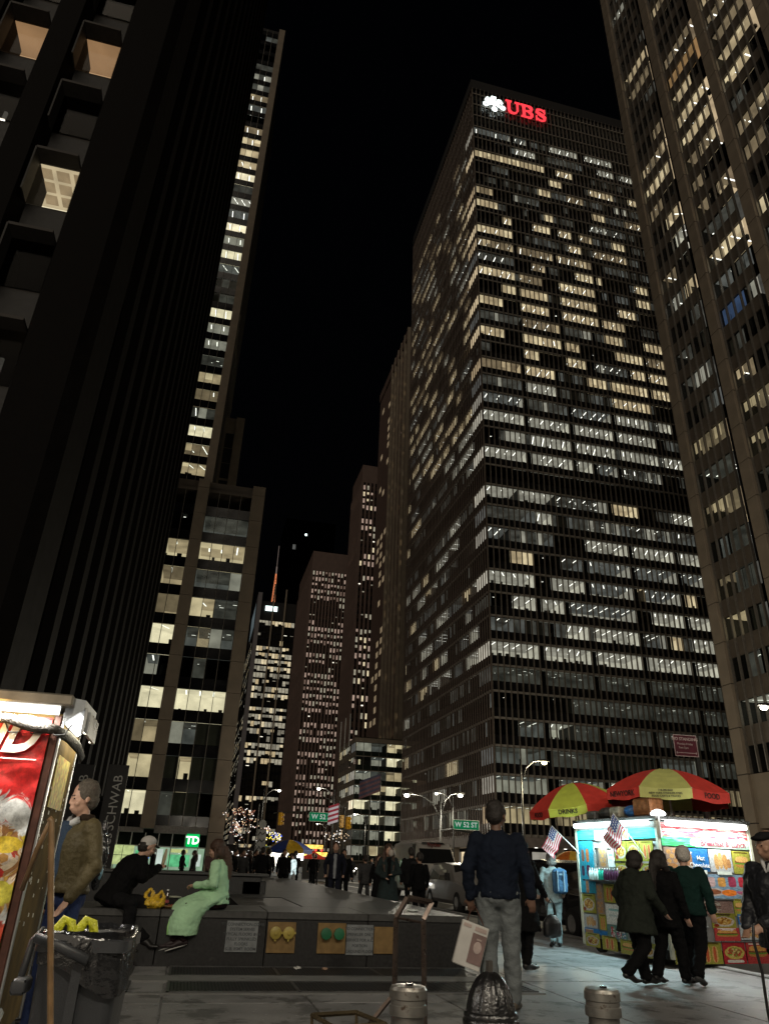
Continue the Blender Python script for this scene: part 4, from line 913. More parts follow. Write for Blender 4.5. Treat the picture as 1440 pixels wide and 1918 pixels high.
rs_ = thing("signal_box", "tall dark box with a red light on top at the right edge", "signal box", (11.9, 12.7, -.12), -.2)
c = MB(); c.bbox(-.55, .55, -.2, .2, 1.55, 2.6, .03); c.box(-.1, .1, -.1, .1, 0, 1.55); c.build("housing", mat("box_dark", (.035,.035,.045), .4), rs_)
c = MB(); c.ell((-.15, -.24, 2.58), (.06,.05,.03), 10); c.build("red_lamp", R1, rs_)
l = bpy.data.lights.new("red_lamp_light", 'POINT'); l.energy = 4; l.color = (1,.05,.05); l.shadow_soft_size = .05
lo = bpy.data.objects.new("red_lamp_light", l); COL.objects.link(lo); lo.parent = rs_; lo.location = (-.15, -.34, 2.66)

# ---------------------------------------------------------------- food cart on the right
M_ss = mat("stainless_steel", (.42,.43,.43), .28, metal=.85, var=.12, scale=5, wear=(.25,.25,.25), wearscale=6)
M_red = mat("umbrella_red", (.72,.06,.045), .6, var=.12); M_yel = mat("umbrella_yellow_green", (.62,.72,.10), .6, var=.1)
M_yel2 = mat("umbrella_pale_green", (.60,.62,.20), .6, var=.1); M_blk = mat("print_black", (.015,.015,.012), .6)
FRY = [(.45,.22,.04),(.6,.36,.08),(.3,.12,.02),(.7,.5,.2)]; MEAT = [(.25,.09,.03),(.4,.18,.06),(.55,.35,.12),(.15,.05,.02),(.5,.45,.1)]
YG = (.31,.30,.05); SAL = [(.2,.35,.04),(.5,.08,.04),(.6,.5,.2),(.3,.15,.05)]
P = {
 'fries': poster("print_fries", YG, [(.5,.45,.42,.33,2,(.55,.5,.45)), (.5,.48,.33,.25,2,FRY), (.17,.2,.11,.11,2,(.25,.04,.02)), (.5,.92,.32,.035,8,(.08,.05,.01))]),
 'meat': poster("print_meat_plate", YG, [(.5,.45,.44,.34,2,(.4,.36,.33)), (.5,.46,.36,.27,2,MEAT), (.5,.92,.36,.03,8,(.08,.05,.01))]),
 'burger': poster("print_burger", (.42,.05,.05), [(.5,.42,.40,.10,3,(.45,.2,.06)), (.5,.5,.43,.06,3,(.12,.25,.03)), (.5,.57,.41,.05,4,(.2,.07,.03)), (.5,.64,.40,.04,3,(.55,.35,.06)), (.5,.72,.38,.13,2.4,(.62,.32,.09)), (.5,.93,.38,.035,8,(.7,.6,.55))]),
 'burger2': poster("print_burger_yellow", YG, [(.5,.38,.38,.10,3,(.45,.2,.06)), (.5,.46,.41,.05,3,(.12,.25,.03)), (.5,.53,.39,.05,4,(.2,.07,.03)), (.5,.64,.36,.13,2.4,(.62,.36,.12)), (.5,.93,.38,.03,8,(.08,.05,.01))]),
 'rolls': poster("print_rolls", (.42,.44,.45), [(.3,.45,.1,.34,2.4,(.5,.3,.12)), (.48,.5,.1,.36,2.4,(.58,.36,.15)), (.68,.46,.11,.34,2.4,(.5,.27,.1)), (.84,.38,.09,.2,2.4,(.4,.2,.08))]),
 'dogs': poster("print_hot_dogs", YG, [(.35,.45,.13,.38,3,(.6,.38,.14)), (.35,.45,.06,.36,3,(.5,.1,.04)), (.68,.45,.13,.38,3,(.6,.38,.14)), (.68,.45,.06,.36,3,(.5,.1,.04)), (.5,.94,.38,.03,8,(.08,.05,.01))]),
 'cup': poster("print_cup", (.03,.16,.42), [(.22,.46,.17,.32,6,(.30,.16,.09)), (.22,.80,.19,.05,3,(.55,.5,.45)), (.22,.16,.16,.06,4,(.5,.45,.4))]),
 'drinks': poster("print_drinks", (.20,.30,.40), [(.10,.70,.05,.2,4,(.08,.03,.03)), (.23,.68,.05,.19,4,(.25,.14,.06)), (.36,.72,.045,.2,4,(.6,.14,.03)), (.49,.68,.045,.2,4,(.5,.35,.35)), (.61,.68,.045,.2,4,(.6,.3,.08)), (.73,.70,.045,.22,4,(.35,.05,.1)), (.85,.70,.045,.22,4,(.5,.04,.06)), (.96,.68,.05,.08,2,(.4,.08,.04)), (.3,.26,.1,.14,2,MEAT), (.5,.26,.13,.17,2,(.5,.42,.38)), (.5,.26,.09,.11,2,(.28,.1,.05)), (.68,.24,.09,.13,2,(.75,.2,.03)), (.86,.24,.1,.12,2,[(.4,.1,.2),(.5,.4,.4),(.3,.1,.1)])]),
 'drinkblue': poster("print_drinks_blue", (.03,.30,.42), [(.3,.72,.1,.12,3,(.25,.12,.08)), (.62,.72,.1,.13,3,(.5,.16,.05)), (.25,.42,.1,.1,4,(.06,.03,.06)), (.62,.42,.13,.11,4,(.1,.02,.05)), (.45,.12,.1,.12,4,(.5,.2,.06))]),
 'gyro': poster("print_gyro_red", (.42,.03,.04), [(.5,.52,.42,.30,2.2,(.6,.5,.12)), (.5,.54,.34,.22,2,SAL), (.5,.12,.36,.07,6,(.65,.6,.55))]),
 'tan': poster("print_pretzel", (.30,.22,.17), [(.5,.2,.3,.1,2,(.4,.2,.08)), (.3,.4,.14,.1,2,(.5,.28,.1)), (.7,.42,.14,.1,2,(.45,.24,.1)), (.5,.62,.16,.1,2,(.5,.3,.12)), (.3,.8,.14,.1,2,(.5,.28,.1)), (.7,.82,.14,.1,2,(.45,.24,.1))]),
 'ice': poster("print_clutter", (.33,.22,.2), [(.4,.5,.35,.4,4,[(.5,.48,.45),(.3,.2,.18),(.2,.12,.1),(.6,.55,.5)])]),
 'flower': poster("print_leaves", [(.03,.30,.08),(.06,.42,.14),(.12,.5,.3),(.04,.35,.12)], [(.72,.5,.4,.5,4,(.40,.55,.45))]),
 'petals': poster("print_petals", [(.55,.06,.08),(.65,.25,.25),(.5,.04,.06),(.7,.4,.35)], []),
 'aqua': poster("print_aqua", [(.03,.40,.35),(.05,.50,.42),(.04,.35,.38)], []),
 'clear': poster("print_menu_white", (.75,.80,.78), [(.5,.7,.35,.06,4,(.3,.55,.55)), (.4,.4,.25,.05,4,(.5,.6,.6))]),
 'fridge': poster("print_fridge_cans", (.12,.22,.2), [(.3,.5,.1,.4,4,[(.4,.05,.06),(.5,.5,.5),(.1,.3,.15)]), (.6,.5,.12,.4,4,[(.5,.1,.15),(.5,.55,.5),(.15,.1,.15)]), (.86,.5,.08,.4,4,[(.5,.5,.5),(.1,.2,.3)])]),
}
CX, CY = 7.72, 11.75
RA = radians(6.5)
FC = thing("food_cart", "brightly lit food cart with menu photos and flags under two umbrellas", "food cart", (CX, CY, 0), RA)
# local frame: corner at origin; "left" face runs along +Y at x=0 (looks to -X); "right" face runs along +X at y=0 (looks to -Y)
LF, RF, ZT = 2.35, 1.97, 2.15
c = MB(); c.box(.03, RF-.03, .03, LF-.03, .22, 1.02); c.box(.03, RF, .6, LF-.03, 1.02, ZT-.05); c.build("body", M_ss, FC)
c = MB(); c.bbox(-.06, RF+.06, -.06, LF+.06, ZT, ZT+.07, .01); c.build("roof", M_ss, FC)
for (x, y) in ((-.015, -.015), (RF, -.015), (-.015, LF)):
    c = MB(); c.box(x-.025, x+.03, y-.025, y+.03, .1, ZT); c.build("corner_post", mat("post_pale", (.5,.5,.4), .5), FC)
c = MB(); c.box(-.01, RF, .02, .05, .08, .24); c.box(.02, .05, .0, LF, .08, .24); c.build("skirt", M_dark, FC)
for (x, y) in ((.25, LF-.35), (.25, .5), (RF-.3, .5)):
    c = MB(); c.M = Matrix.Translation((x-.2, y, .16)) @ Matrix.Rotation(radians(90), 4, 'Y'); c.lathe([(.03,0),(.16,0),(.16,.1),(.03,.1)], 16); c.M = None; c.build("wheel", M_dark, FC)
pc = MB(); pc.box(0, 1, -.012, 0, 0, 1); pmesh = {}
def pp(kind, side, u0, u1, z0, z1, proud=.012):
    if kind not in pmesh:
        pmesh[kind] = pc.mesh("menu_photo", P[kind])
    if side == 'R': o = inst("menu_photo", pmesh[kind], FC, (u0, -proud, z0), None, (u1-u0, 1, z1-z0))
    else: o = inst("menu_photo", pmesh[kind], FC, (-proud, u1, z0), (0, 0, -pi/2), (u1-u0, 1, z1-z0))
    return o
# the left face: u is the distance from the corner (u grows away from the viewer = leftwards in the photo)
# backing, hatch with shelf of bottles
c = MB(); c.box(0, .03, 0, LF, 1.72, ZT-.02); c.box(0, .03, 1.84, LF, .22, 1.72); c.box(0, .03, 0, LF, .22, 1.18); c.build("side_panel", mat("cart_panel", (.30,.34,.34), .4), FC)
c = MB(); c.box(.1, .5, .1, 1.85, 1.16, 1.19); c.box(-.16, .1, .1, 2.05, 1.155, 1.18); c.build("counter_shelf", M_ss, FC)
c = MB(); c.quad((.45,.05,1.19),(.45,1.85,1.19),(.45,1.85,1.95),(.45,.05,1.95)); c.build("hatch_interior", emat("cart_interior", (.85,1,.95), 1.0, .4, 4), FC)
pp('aqua', 'L', 0.0, LF, 1.86, 2.03, .014); pp('clear', 'L', .75, 1.75, 1.85, 2.02, .02)
text("DIANA", .17, M_blk, FC, (-.028, 1.22, 1.925), xdir=(0,-1,0), extrude=.002, bold=.004, spacing=1.05)
c = MB(); c.M = Matrix.Translation((-.03, .82, 1.93)) @ Matrix.Rotation(radians(-90), 4, 'Y'); c.lathe([(.07,0),(.07,.006)], 16); c.M = None; c.build("yellow_emblem", mat("emblem_yellow", (.6,.48,.04), .5), FC)
pp('drinkblue', 'L', 1.86, LF-.02, .95, 1.84)
for i, kd in enumerate(('fries', 'meat', 'dogs')): pp(kd, 'L', .12+(2-i)*.36, .46+(2-i)*.36, 1.5, 1.82, .02)
for i, kd in enumerate(('meat', 'dogs', 'meat')): pp(kd, 'L', .12+(2-i)*.36, .46+(2-i)*.36, 1.3, 1.47, .02)
pp('tan', 'L', 1.42, 1.68, 1.37, 1.72, .02); pp('clear', 'L', 1.22, 1.40, 1.4, 1.68, .02)
pp('dogs', 'L', 1.3, 1.62, .82, 1.12, .02); pp('clear', 'L', 1.1, 1.6, .50, .80, .02); pp('clear', 'L', .8, 1.6, .18+.3, .5, .018); pp('tan', 'L', 1.66, 1.84, .84, 1.12, .02)
pp('fries', 'L', 1.92, 2.33, .62, .93); pp('rolls', 'L', 1.92, 2.32, .38, .60); pp('cup', 'L', 1.62, 2.33, .27, .37); pp('dogs', 'L', 1.64, 1.84, .35, .62); pp('tan', 'L', 1.66, 1.88, .62, .84)
pp('meat', 'L', 1.86, 2.28, .08, .30, .03); pp('dogs', 'L', 1.36, 1.78, .07, .29, .03); pp('fridge', 'L', 1.05, 1.6, .26, .47, .03); pp('burger2', 'L', .82, 1.26, .06, .28, .03); pp('fries', 'L', .35, .75, .06, .28, .03)
# the right face
c = MB(); c.box(0, RF, 0, .03, .22, ZT-.02); c.build("front_panel", mat("cart_panel_grey", (.22,.22,.22), .4), FC)
pp('petals', 'R', .04, RF-.04, 1.90, 2.11); pp('flower', 'R', .04, RF-.04, 1.75, 1.90, .016)
text("Breakfast & Lunch", .135, mat("print_maroon", (.22,.03,.06), .6), FC, (1.36, -.032, 1.82), extrude=.002, bold=.002)
pp('tan', 'R', .06, .38, 1.38, 1.73); pp('cup', 'R', .41, .99, 1.38, 1.73); pp('rolls', 'R', 1.01, 1.50, 1.38, 1.73); pp('burger2', 'R', 1.52, RF-.06, 1.36, 1.72)
text("Hot", .10, M_signw, FC, (.82, -.03, 1.58), extrude=.002); text("Chocolate", .10, M_signw, FC, (.78, -.03, 1.47), extrude=.002)
c = MB(); c.box(.5, .92, -.03, -.015, 1.34, 1.40); c.box(1.15, 1.45, -.03, -.015, 1.34, 1.39); c.build("price_strip", mat("print_pale", (.55,.6,.55), .5), FC)
pp('drinks', 'R', .06, RF-.04, .98, 1.34); pp('ice', 'R', .35, 1.35, .74, .96); pp('burger2', 'R', 1.38, 1.62, .72, .98)
c = MB(); c.box(.32, 1.38, -.06, -.012, .955, .975); c.box(.0, RF, -.05, -.012, .345, .36); c.build("steel_rail", M_ss, FC)
c = MB(); c.bbox(.35, .72, -.05, 0, .37, .75, .01); c.build("cupboard_door", M_ss, FC); c = MB(); c.tube([(.70,-.07,.56),(.74,-.07,.56)], .012, 6); c.build("handle", M_ss, FC)
pp('fries', 'R', .86, 1.36, .54, .76, .02); pp('burger', 'R', .88, 1.40, .36, .55, .022); pp('rolls', 'R', 1.42, RF-.04, .38, .60, .02); pp('cup', 'R', 1.42, RF-.04, .60, .75, .02)
for i, kd in enumerate(('dogs', 'dogs', 'gyro', 'burger')):
    pp('gyro' if kd == 'gyro' else kd, 'R', .02+i*.49, .48+i*.49, .04, .34, .02)
text("French Fries", .05, M_blk, FC, (1.12, -.036, .735), extrude=.001); text("Cheeseburger", .048, M_signw, FC, (1.14, -.038, .525), extrude=.001); text("Beef Gyro Sandwich", .042, M_signw, FC, (1.23, -.036, .075), extrude=.001)
# light tubes, boxed thicker to hold their bloom, and their light
TU = emat("tube_cyan_white", (.80,1,.98), 7, 0); TU2 = emat("tube_white", (1,1,.96), 7, 0)
for a, b in ((.10, .95), (1.05, 2.25)):
    c = MB(); c.bbox(-.16, -.05, a, b, 2.07, 2.145, .02); c.build("light_tube", TU, FC)
c = MB(); c.bbox(.12, RF-.12, -.16, -.05, 2.06, 2.145, .02); c.build("light_tube", TU2, FC)
def area(parent, loc, rot, sx, sy, e, col, name="tube_light"):
    l = bpy.data.lights.new(name, 'AREA'); l.shape = 'RECTANGLE'; l.size = sx; l.size_y = sy; l.energy = e; l.color = col
    o = bpy.data.objects.new(name, l); COL.objects.link(o); o.parent = parent; o.location = loc; o.rotation_euler = rot; return o
area(FC, (-.14, 1.18, 2.055), (0, radians(12), 0), .05, 2.1, 72, (.62,.96,1))
area(FC, (.98, -.13, 2.045), (radians(-10), 0, 0), 1.7, .05, 58, (.95,1,.95))
l = bpy.data.lights.new("hatch_light", 'POINT'); l.energy = 9; l.color = (.85,1,.95); l.shadow_soft_size = .1
lo = bpy.data.objects.new("hatch_light", l); COL.objects.link(lo); lo.parent = FC; lo.location = (-.05, 1.5, 1.75)
# bottles on the counter
bt = MB(); bt.lathe([(.028,0),(.03,.01),(.03,.10),(.026,.13),(.012,.16),(.012,.18)], 10); 
bmc = bt.mesh("drink_bottle", mat("bottle_clear_aqua", (.60,.90,.88), .15), True); bmg = bt.mesh("drink_bottle", mat("bottle_green", (.02,.35,.25), .15), True); bmp = bt.mesh("drink_bottle", mat("bottle_dark", (.06,.02,.05), .15), True)
cp = MB(); cp.lathe([(.014,.18),(.014,.20)], 8); cpm = cp.mesh("cap", mat("bottle_cap", (.6,.6,.6), .5))
bl = {'c': ("clear water bottle standing on the cart's counter", bmc), 'g': ("green soda bottle standing on the cart's counter", bmg), 'p': ("dark cola bottle standing on the cart's counter", bmp)}
fcm = Matrix.Translation((CX, CY, 0)) @ Matrix.Rotation(RA, 4, 'Z')
for i, ch in enumerate("ccccggpppppp"):
    w = fcm @ Vector((-.09, 1.90-i*.075, 1.181))
    o = bpy.data.objects.new("bottle", bl[ch][1]); COL.objects.link(o); o.location = w; tag(o, bl[ch][0], "bottle", {'c': "clear bottles on the cart counter", 'g': "green bottles on the cart counter", 'p': "dark bottles on the cart counter"}[ch])
    inst("cap", cpm, o)
# stock on the roof
sk = thing("stock_boxes", "pile of wrapped goods and a blue and white bag on the cart roof", "boxes", tuple(fcm @ Vector((0, 0, ZT+.07))), RA)
rr_ = random.Random(4)
for i, (u, w_, h, cc) in enumerate(((1.6,.4,.22,(.06,.06,.06)), (1.2,.3,.2,(.4,.38,.3)), (.85,.3,.22,(.04,.18,.5)), (.4,.5,.30,(.28,.12,.05)), (1.95,.3,.16,(.12,.12,.12)))):
    c = MB(); c.ell((.22, u, h/2), (.18, w_/2, h/2), 12) if i in (0, 2) else c.bbox(.05, .35, u-w_/2, u+w_/2, 0, h, .03); c.build("package", mat("package_%d" % i, cc, .4, var=.5, scale=14, bump=.3), sk)
def flag(label, p0, p1, wd, ht, parent_loc):
    t = thing("flag", label, "flag", tuple(p0))
    p0 = Vector(p0); p1 = Vector(p1); d = (p1-p0).normalized(); c = MB(); c.tube([(0,0,0), tuple(p1-p0)], .009, 6); c.build("stick", M_signw, t)
    # cloth hangs from the upper part of the stick
    nx, ny = 26, 14; c = MB(); L0 = (p1-p0).length; vs = []
    for i in range(nx):
        for j in range(ny):
            u = i/(nx-1); v = j/(ny-1)
            a = (p1-p0) - d*(v*ht)
            dx = u*wd
            fold = .035*sin(u*14+v*3)*u
            vs.append(tuple(a + Vector((-.50*dx, -.35*dx*.3+fold, -.80*dx+.02*sin(u*9)))))
    for i in range(nx-1):
        for j in range(ny-1):
            can = i < nx*.4 and j < 7
            m_ = 2 if can else (0 if j % 2 == 0 else 1)
            if can and (i+j) % 2 == 0 and i % 2 == 0: m_ = 1
            c.add([vs[i*ny+j], vs[(i+1)*ny+j], vs[(i+1)*ny+j+1], vs[i*ny+j+1]], [(0,1,2,3)], m_)
    o = c.build("cloth", [mat("flag_red", (.42,.03,.06), .8), mat("flag_white", (.62,.6,.6), .8), mat("flag_blue", (.03,.06,.22), .8)], t)
    return t
flag("small striped flag leaning out at the cart's left end under the small umbrella", tuple(fcm @ Vector((-.02, 2.30, 1.62))), tuple(fcm @ Vector((-.30, 2.78, 2.12))), .52, .30, None)
flag("small striped flag leaning out in front of the cart's lit sign", tuple(fcm @ Vector((-.06, .30, 1.55))), tuple(fcm @ Vector((-.45, .55, 2.25))), .52, .32, None)
def umbrella(label, base, apex, R, rim, cols, words, ang0, tilt=(0,0), gore_words=None):
    """eight gores with a valance; words on valances"""
    t = thing("cart_umbrella", label, "umbrella", tuple(base))
    b = Vector(base); A = Vector(apex)-b; Tm = Matrix.Rotation(tilt[0], 4, 'X') @ Matrix.Rotation(tilt[1], 4, 'Y')
    c = MB(); c.tube([(0,0,0), tuple(A)], .022, 8); c.build("pole", M_signw, t)
    def S(a, r, z): return A + (Tm @ Vector((r*cos(a), r*sin(a), z)))
    for i in range(8):
        a0 = ang0+i*pi/4; a1 = a0+pi/4; c = MB(); rows = []
        for k in range(7):
            f = k/6; r = R*(f**.92); z = -rim*(f**1.7)
            row = []
            for j in range(7):
                g_ = j/6; a = a0+(a1-a0)*g_
                chord = cos(pi/8)/cos((g_-.5)*pi/4); sag = .035*R*sin(g_*pi)*f
                row.append(S(a, r*chord, z-sag*.6))
            rows.append(row)
        last = [p for p in rows[-1]]
        for hh in (.10, .19): rows.append([p + (Tm @ Vector((0,0,-hh*R/1.2))) + Vector((0,0,.012*sin(j*1.3))) for j, p in enumerate(last)])
        n_ = len(rows)
        for k in range(n_-1):
            for j in range(6):
                c.add([tuple(rows[k][j]), tuple(rows[k+1][j]), tuple(rows[k+1][j+1]), tuple(rows[k][j+1])], [(0,1,2,3)])
        o = c.build("canopy_panel", cols[i % len(cols)], t, smooth=True)
        if words and words[i]:
            mid = (last[0]+last[-1])*.5 + (Tm @ Vector((0,0,-.105*R/1.2))); outw = (Vector((cos((a0+a1)/2), sin((a0+a1)/2), 0)))
            xd = (last[-1]-last[0]).normalized(); 
            if xd.cross(Vector((0,0,1))).dot(outw) < 0: xd = -xd
            ls = words[i].split("|"); sz = .135*R/1.2 if len(ls) == 1 else .045*R/1.2
            for q, s_ in enumerate(ls): text(s_, sz, M_blk, t, tuple(mid+outw*.02+Vector((0,0,(len(ls)/2-.5-q)*sz*1.15))), xdir=tuple(xd), updir=(0,0,1), extrude=.001, bold=.003 if len(ls) == 1 else .001)
        c = MB(); c.tube([tuple(S(a0, .05, -.03)), tuple(S(a0, R, -rim-.0))], .006, 5); c.build("rib", M_signw, t)
    return t
W_ = [None]*8
# gore index: angles measured from +X (west); the viewer is towards -Y
umbrella("large red and green food umbrella over the cart's lit menu face", (8.92, 13.0, 2.2), (8.87, 13.0, 3.17), 1.17, .46, [M_red, M_yel2], [None, None, None, None, "NEWYORK", "718-388-8668|NEW YORK STAINLESS STEEL|FOOD CARTS & TRUCKS", "FOOD", None], radians(-12.5), (0, radians(2)))
umbrella("smaller red and green DRINKS umbrella left of the big umbrella", (7.82, 14.6, 2.0), (7.85, 14.9, 3.02), 1.02, .46, [M_red, M_yel], [None, None, None, None, "FOOD", "DRINKS", None, None], radians(-17.5), (0, radians(-9)))
sl2 = thing("cart_lamp", "round white work lamp under the big umbrella's front edge", "lamp", tuple(fcm @ Vector((.02, -.05, 2.22))))
c = MB(); c.lathe([(.12,0),(.13,.02),(.10,.06),(.03,.09)], 16); c.build("shade", TU2, sl2); c = MB(); c.tube([(0,0,.05),(0,0,-.35)], .02, 6); c.build("stem", M_signw, sl2)
# ---------------------------------------------------------------- food cart on the left, close to the camera
LA = 0
LC = thing("food_cart", "steel food cart with a red quilted food banner and a lit hood", "food cart", (-.885, 5.0, 0), LA)
M_oldss = mat("worn_brown_steel", (.11,.075,.028), .8, metal=.0, spec=.05, var=.6, scale=3.5, wear=(.45,.42,.34), wearscale=16, weart=.66)
M_rust = mat("rust_brown_post", (.075,.028,.018), .5, metal=.3, var=.4, scale=12)
D_ = .80
c = MB(); c.bbox(-2.4, -.0, .03, D_, .36, 2.10, .012); c.build("body", M_oldss, LC)
for ya_, yb_ in ((0, .035), (D_-.03, D_+.004)):
    c = MB(); c.box(-.004, .006, ya_, yb_, .36, 2.1); c.build("edge_trim", M_ss, LC)
c = MB(); c.bbox(-.052, -.004, -.012, .03, .36, 2.08, .006); c.build("corner_post", M_rust, LC)
c = MB(); c.bbox(-2.5, .05, -.10, D_+.1, 2.13, 2.20, .01); c.build("roof", mat("roof_steel", (.30,.27,.22), .35, metal=.7, var=.3), LC)
c = MB(); c.box(-2.4, -.02, -.085, -.05, 2.075, 2.125); c.build("light_tube", emat("tube_near", (1,.98,.92), 2.6, 0), LC)
# quilted banner: padded diamonds in relief
bn = poster("print_halal_banner", (.50,.018,.018), [
  (.78,.30,.42,.34,2,(.50,.52,.52)), (1.0,.36,.14,.1,2,(.55,.42,.04)), (.74,.30,.31,.25,2,[(.42,.22,.06),(.55,.46,.38),(.45,.05,.03),(.30,.14,.05),(.60,.50,.36),(.5,.3,.06)]),
  (.93,.42,.07,.035,2,(.62,.45,.03)), (.95,.22,.06,.05,2,(.5,.45,.05)), (.74,.30,.12,.04,2.4,(.35,.05,.03)), (.9,.30,.05,.03,2,(.5,.03,.02)), (.5,-.10,.62,.22,2,(.52,.38,.03)), (.85,.0,.33,.12,2,(.42,.05,.02)), (.98,-.02,.1,.05,2,(.16,.30,.03))], .35)
c = MB(); nx, nz = 44, 56; W0, W1_, Z0, Z1_ = -1.45, -.055, .80, 2.06; vs = []
for i in range(nx+1):
    for j in range(nz+1):
        x = W0+(W1_-W0)*i/nx; z = Z0+(Z1_-Z0)*j/nz
        q = abs(sin((x*.9+z)*12.5))*abs(sin((x*.9-z)*12.5)); sag = .012*sin(x*4.1)*sin(z*3.1)
        vs.append((x, -.018-.018*q**.5-sag*.5, z))
c.add(vs, [(i*(nz+1)+j, (i+1)*(nz+1)+j, (i+1)*(nz+1)+j+1, i*(nz+1)+j+1) for i in range(nx) for j in range(nz)])
c.build("quilted_banner", bn, LC, smooth=True)
M_lw = mat("banner_letter_white", (.62,.62,.6), .45)
text("AND", .30, M_lw, LC, (-.40, -.056, 1.935), extrude=.003, bold=.010, shear=.28, sx=.85)
c = MB(); c.tube([(-1.4,-.06,1.80),(-.09,-.055,1.80)], .004, 5); c.tube([(-.34,-.06,1.80),(-.40,-.06,.8)], .004, 5); c.build("guy_wire", M_signw, LC)
c = MB(); c.ell((-.42, -.10, 2.03), (.085,.07,.08), 14); c.build("warm_bulb", emat("bulb_warm", (1,.62,.2), 7, 0), LC, smooth=True)
l = bpy.data.lights.new("bulb_light", 'POINT'); l.energy = 3.2; l.color = (1,.62,.28); l.shadow_soft_size = .06
lo = bpy.data.objects.new("bulb_light", l); COL.objects.link(lo); lo.parent = LC; lo.location = (-.42, -.28, 2.0)
area(LC, (-.7, -.12, 2.06), (radians(18), 0, 0), 1.3, .04, 40, (1,.97,.9))
# lit hood on the side, straps and clutter
HD = MB(); HD.loft([[(.0,.0,2.20),(.0,.62,2.22),(.0,.62,2.04),(.0,.0,2.04)], [(.11,.02,2.19),(.11,.60,2.21),(.11,.60,2.15),(.11,.02,2.13)]])
HD.build("light_hood", mat("hood_tin", (.42,.44,.46), .4, metal=.5), LC)
c = MB(); c.quad((.012,.05,2.035),(.012,.6,2.035),(.10,.6,2.11),(.10,.05,2.10)); c.build("hood_diffuser", emat("hood_white", (1,1,.95), 3.2, 0), LC)
c = MB(); c.box(.125,.145,.1,.55,1.99,2.13); c.box(.112,.13,.05,.10,1.99,2.15); c.box(.112,.13,.50,.56,1.99,2.15); c.build("hood_bracket", M_ss, LC)
area(LC, (.085, .45, 2.02), (0, radians(25), 0), .12, .8, 4.5, (1,.93,.7))
c = MB(); pts = [(-.62,-.06,2.05),(-.45,-.085,2.02),(-.3,-.09,2.03),(-.15,-.085,1.99),(-.02,-.07,1.985),(.04,.1,1.965),(.08,.30,1.93),(.10,.45,1.88)]
c.tube(pts, [(.012,.02),(.018,.032),(.016,.03),(.02,.034),(.016,.03),(.012,.034),(.010,.034),(.010,.03)], 8); c.build("tarp_strap", mat("tarp_strap", (.022,.018,.013), .7, var=.5, scale=30, bump=.6, bscale=60), LC, smooth=True)
for k in range(3):
    c = MB(); c.tube([(-.32+k*.13,-.07,2.02),(-.28+k*.13,-.075,1.95),(-.22+k*.13,-.075,1.955),(-.19+k*.13,-.07,2.02)], .005, 5); c.build("cable_loop", M_blk, LC)
c = MB()
rr_ = random.Random(9)
for _ in range(46):
    y = rr_.uniform(.06, D_-.08); z = 1.25+rr_.gauss(0, .33); s = rr_.uniform(.006, .02)
    if .5 < z < 1.95: c.quad((.004,y,z),(.004,y+s*2,z),(.004,y+s*2,z+s),(.004,y,z+s*1.3))
c.build("sticker_scraps", mat("sticker_scrap", (.55,.52,.42), .6, var=.5, scale=20), LC, kind="stuff")
c = MB(); c.box(.003,.006,.12,.6,1.55,1.86); c.build("yellow_menu_sheet", mat("menu_sheet", (.50,.42,.10), .6, var=.5, scale=22, wear=(.45,.2,.06), wearscale=18, weart=.52), LC)
c = MB()
for y in (.2, .6):
    c = MB(); c.M = Matrix.Translation((-.14, y, .22)) @ Matrix.Rotation(radians(90), 4, 'Y'); c.lathe([(.04,0),(.2,0),(.22,.03),(.22,.1),(.2,.13),(.04,.13)], 20); c.build("wheel", M_dark, LC)
c = MB(); c.tube([(.02,-.05,.52),(.03,-.3,.42),(.05,-.34,.2),(.02,-.1,.1)], .03, 6); c.tube([(-.05,-.1,.35),(.12,-.12,.33)], .035, 6); c.build("tow_bar", M_poledk, LC)
# the service side away from us lights the man in olive
l = bpy.data.lights.new("service_light", 'POINT'); l.energy = 16; l.color = (1,.94,.82); l.shadow_soft_size = .12
lo = bpy.data.objects.new("service_light", l); COL.objects.link(lo); lo.parent = LC; lo.location = (-.72, D_+.32, 1.9)
c = MB(); c.ell((-.72, D_+.32, 2.02), (.06,.06,.05), 10); c.tube([(-.72, D_+.0, 2.12), (-.72, D_+.32, 2.07)], .01, 6); c.build("service_lamp", emat("hood_white", (1,1,.95), 3), LC)
wp = thing("wooden_pole", "thin brown wooden pole with a bent top leaning by the left cart", "pole", (-.43, 3.6, 0))
c = MB(); c.tube([(.14,0,-.0),(.0,0,.70),(-.09,0,1.1),(-.16,0,1.42),(-.172,.0,1.432)], .0125, 8); c.tube([(-.16,.0,1.43),(-.2,.05,1.31),(-.23,.08,1.15)], .011, 8); c.build("bent_rod", mat("brown_wood", (.20,.12,.055), .4, var=.3, scale=14), wp, smooth=True)
# ---------------------------------------------------------------- wheeled bin with a black bag
bi = thing("rubbish_bin", "dark grey wheeled bin lined with a shiny black bag beside the left cart", "bin", (-.385, 4.15, 0), radians(-4))
bi.scale = (.80, .9, 1)
M_bin = mat("bin_plastic", (.035,.037,.041), .42, var=.15, scale=5, bump=.12, bscale=140)
def rr(w, d, z, r=.06, n=5, cx=0, cy=0):
    o = []
    for qx, qy, a0 in ((1,1,0),(-1,1,90),(-1,-1,180),(1,-1,270)):
        for k in range(n):
            a = radians(a0+90*k/(n-1)); o.append((cx+qx*(w-r)+r*cos(a), cy+qy*(d-r)+r*sin(a), z))
    return o
c = MB(); c.loft([rr(.175,.20,.03), rr(.185,.21,.08), rr(.225,.26,.88), rr(.23,.265,.90), rr(.25,.285,.905), rr(.25,.285,.95), rr(.225,.26,.955), rr(.2,.23,.9)], cap=True); c.build("bin_body", M_bin, bi, auto=45)
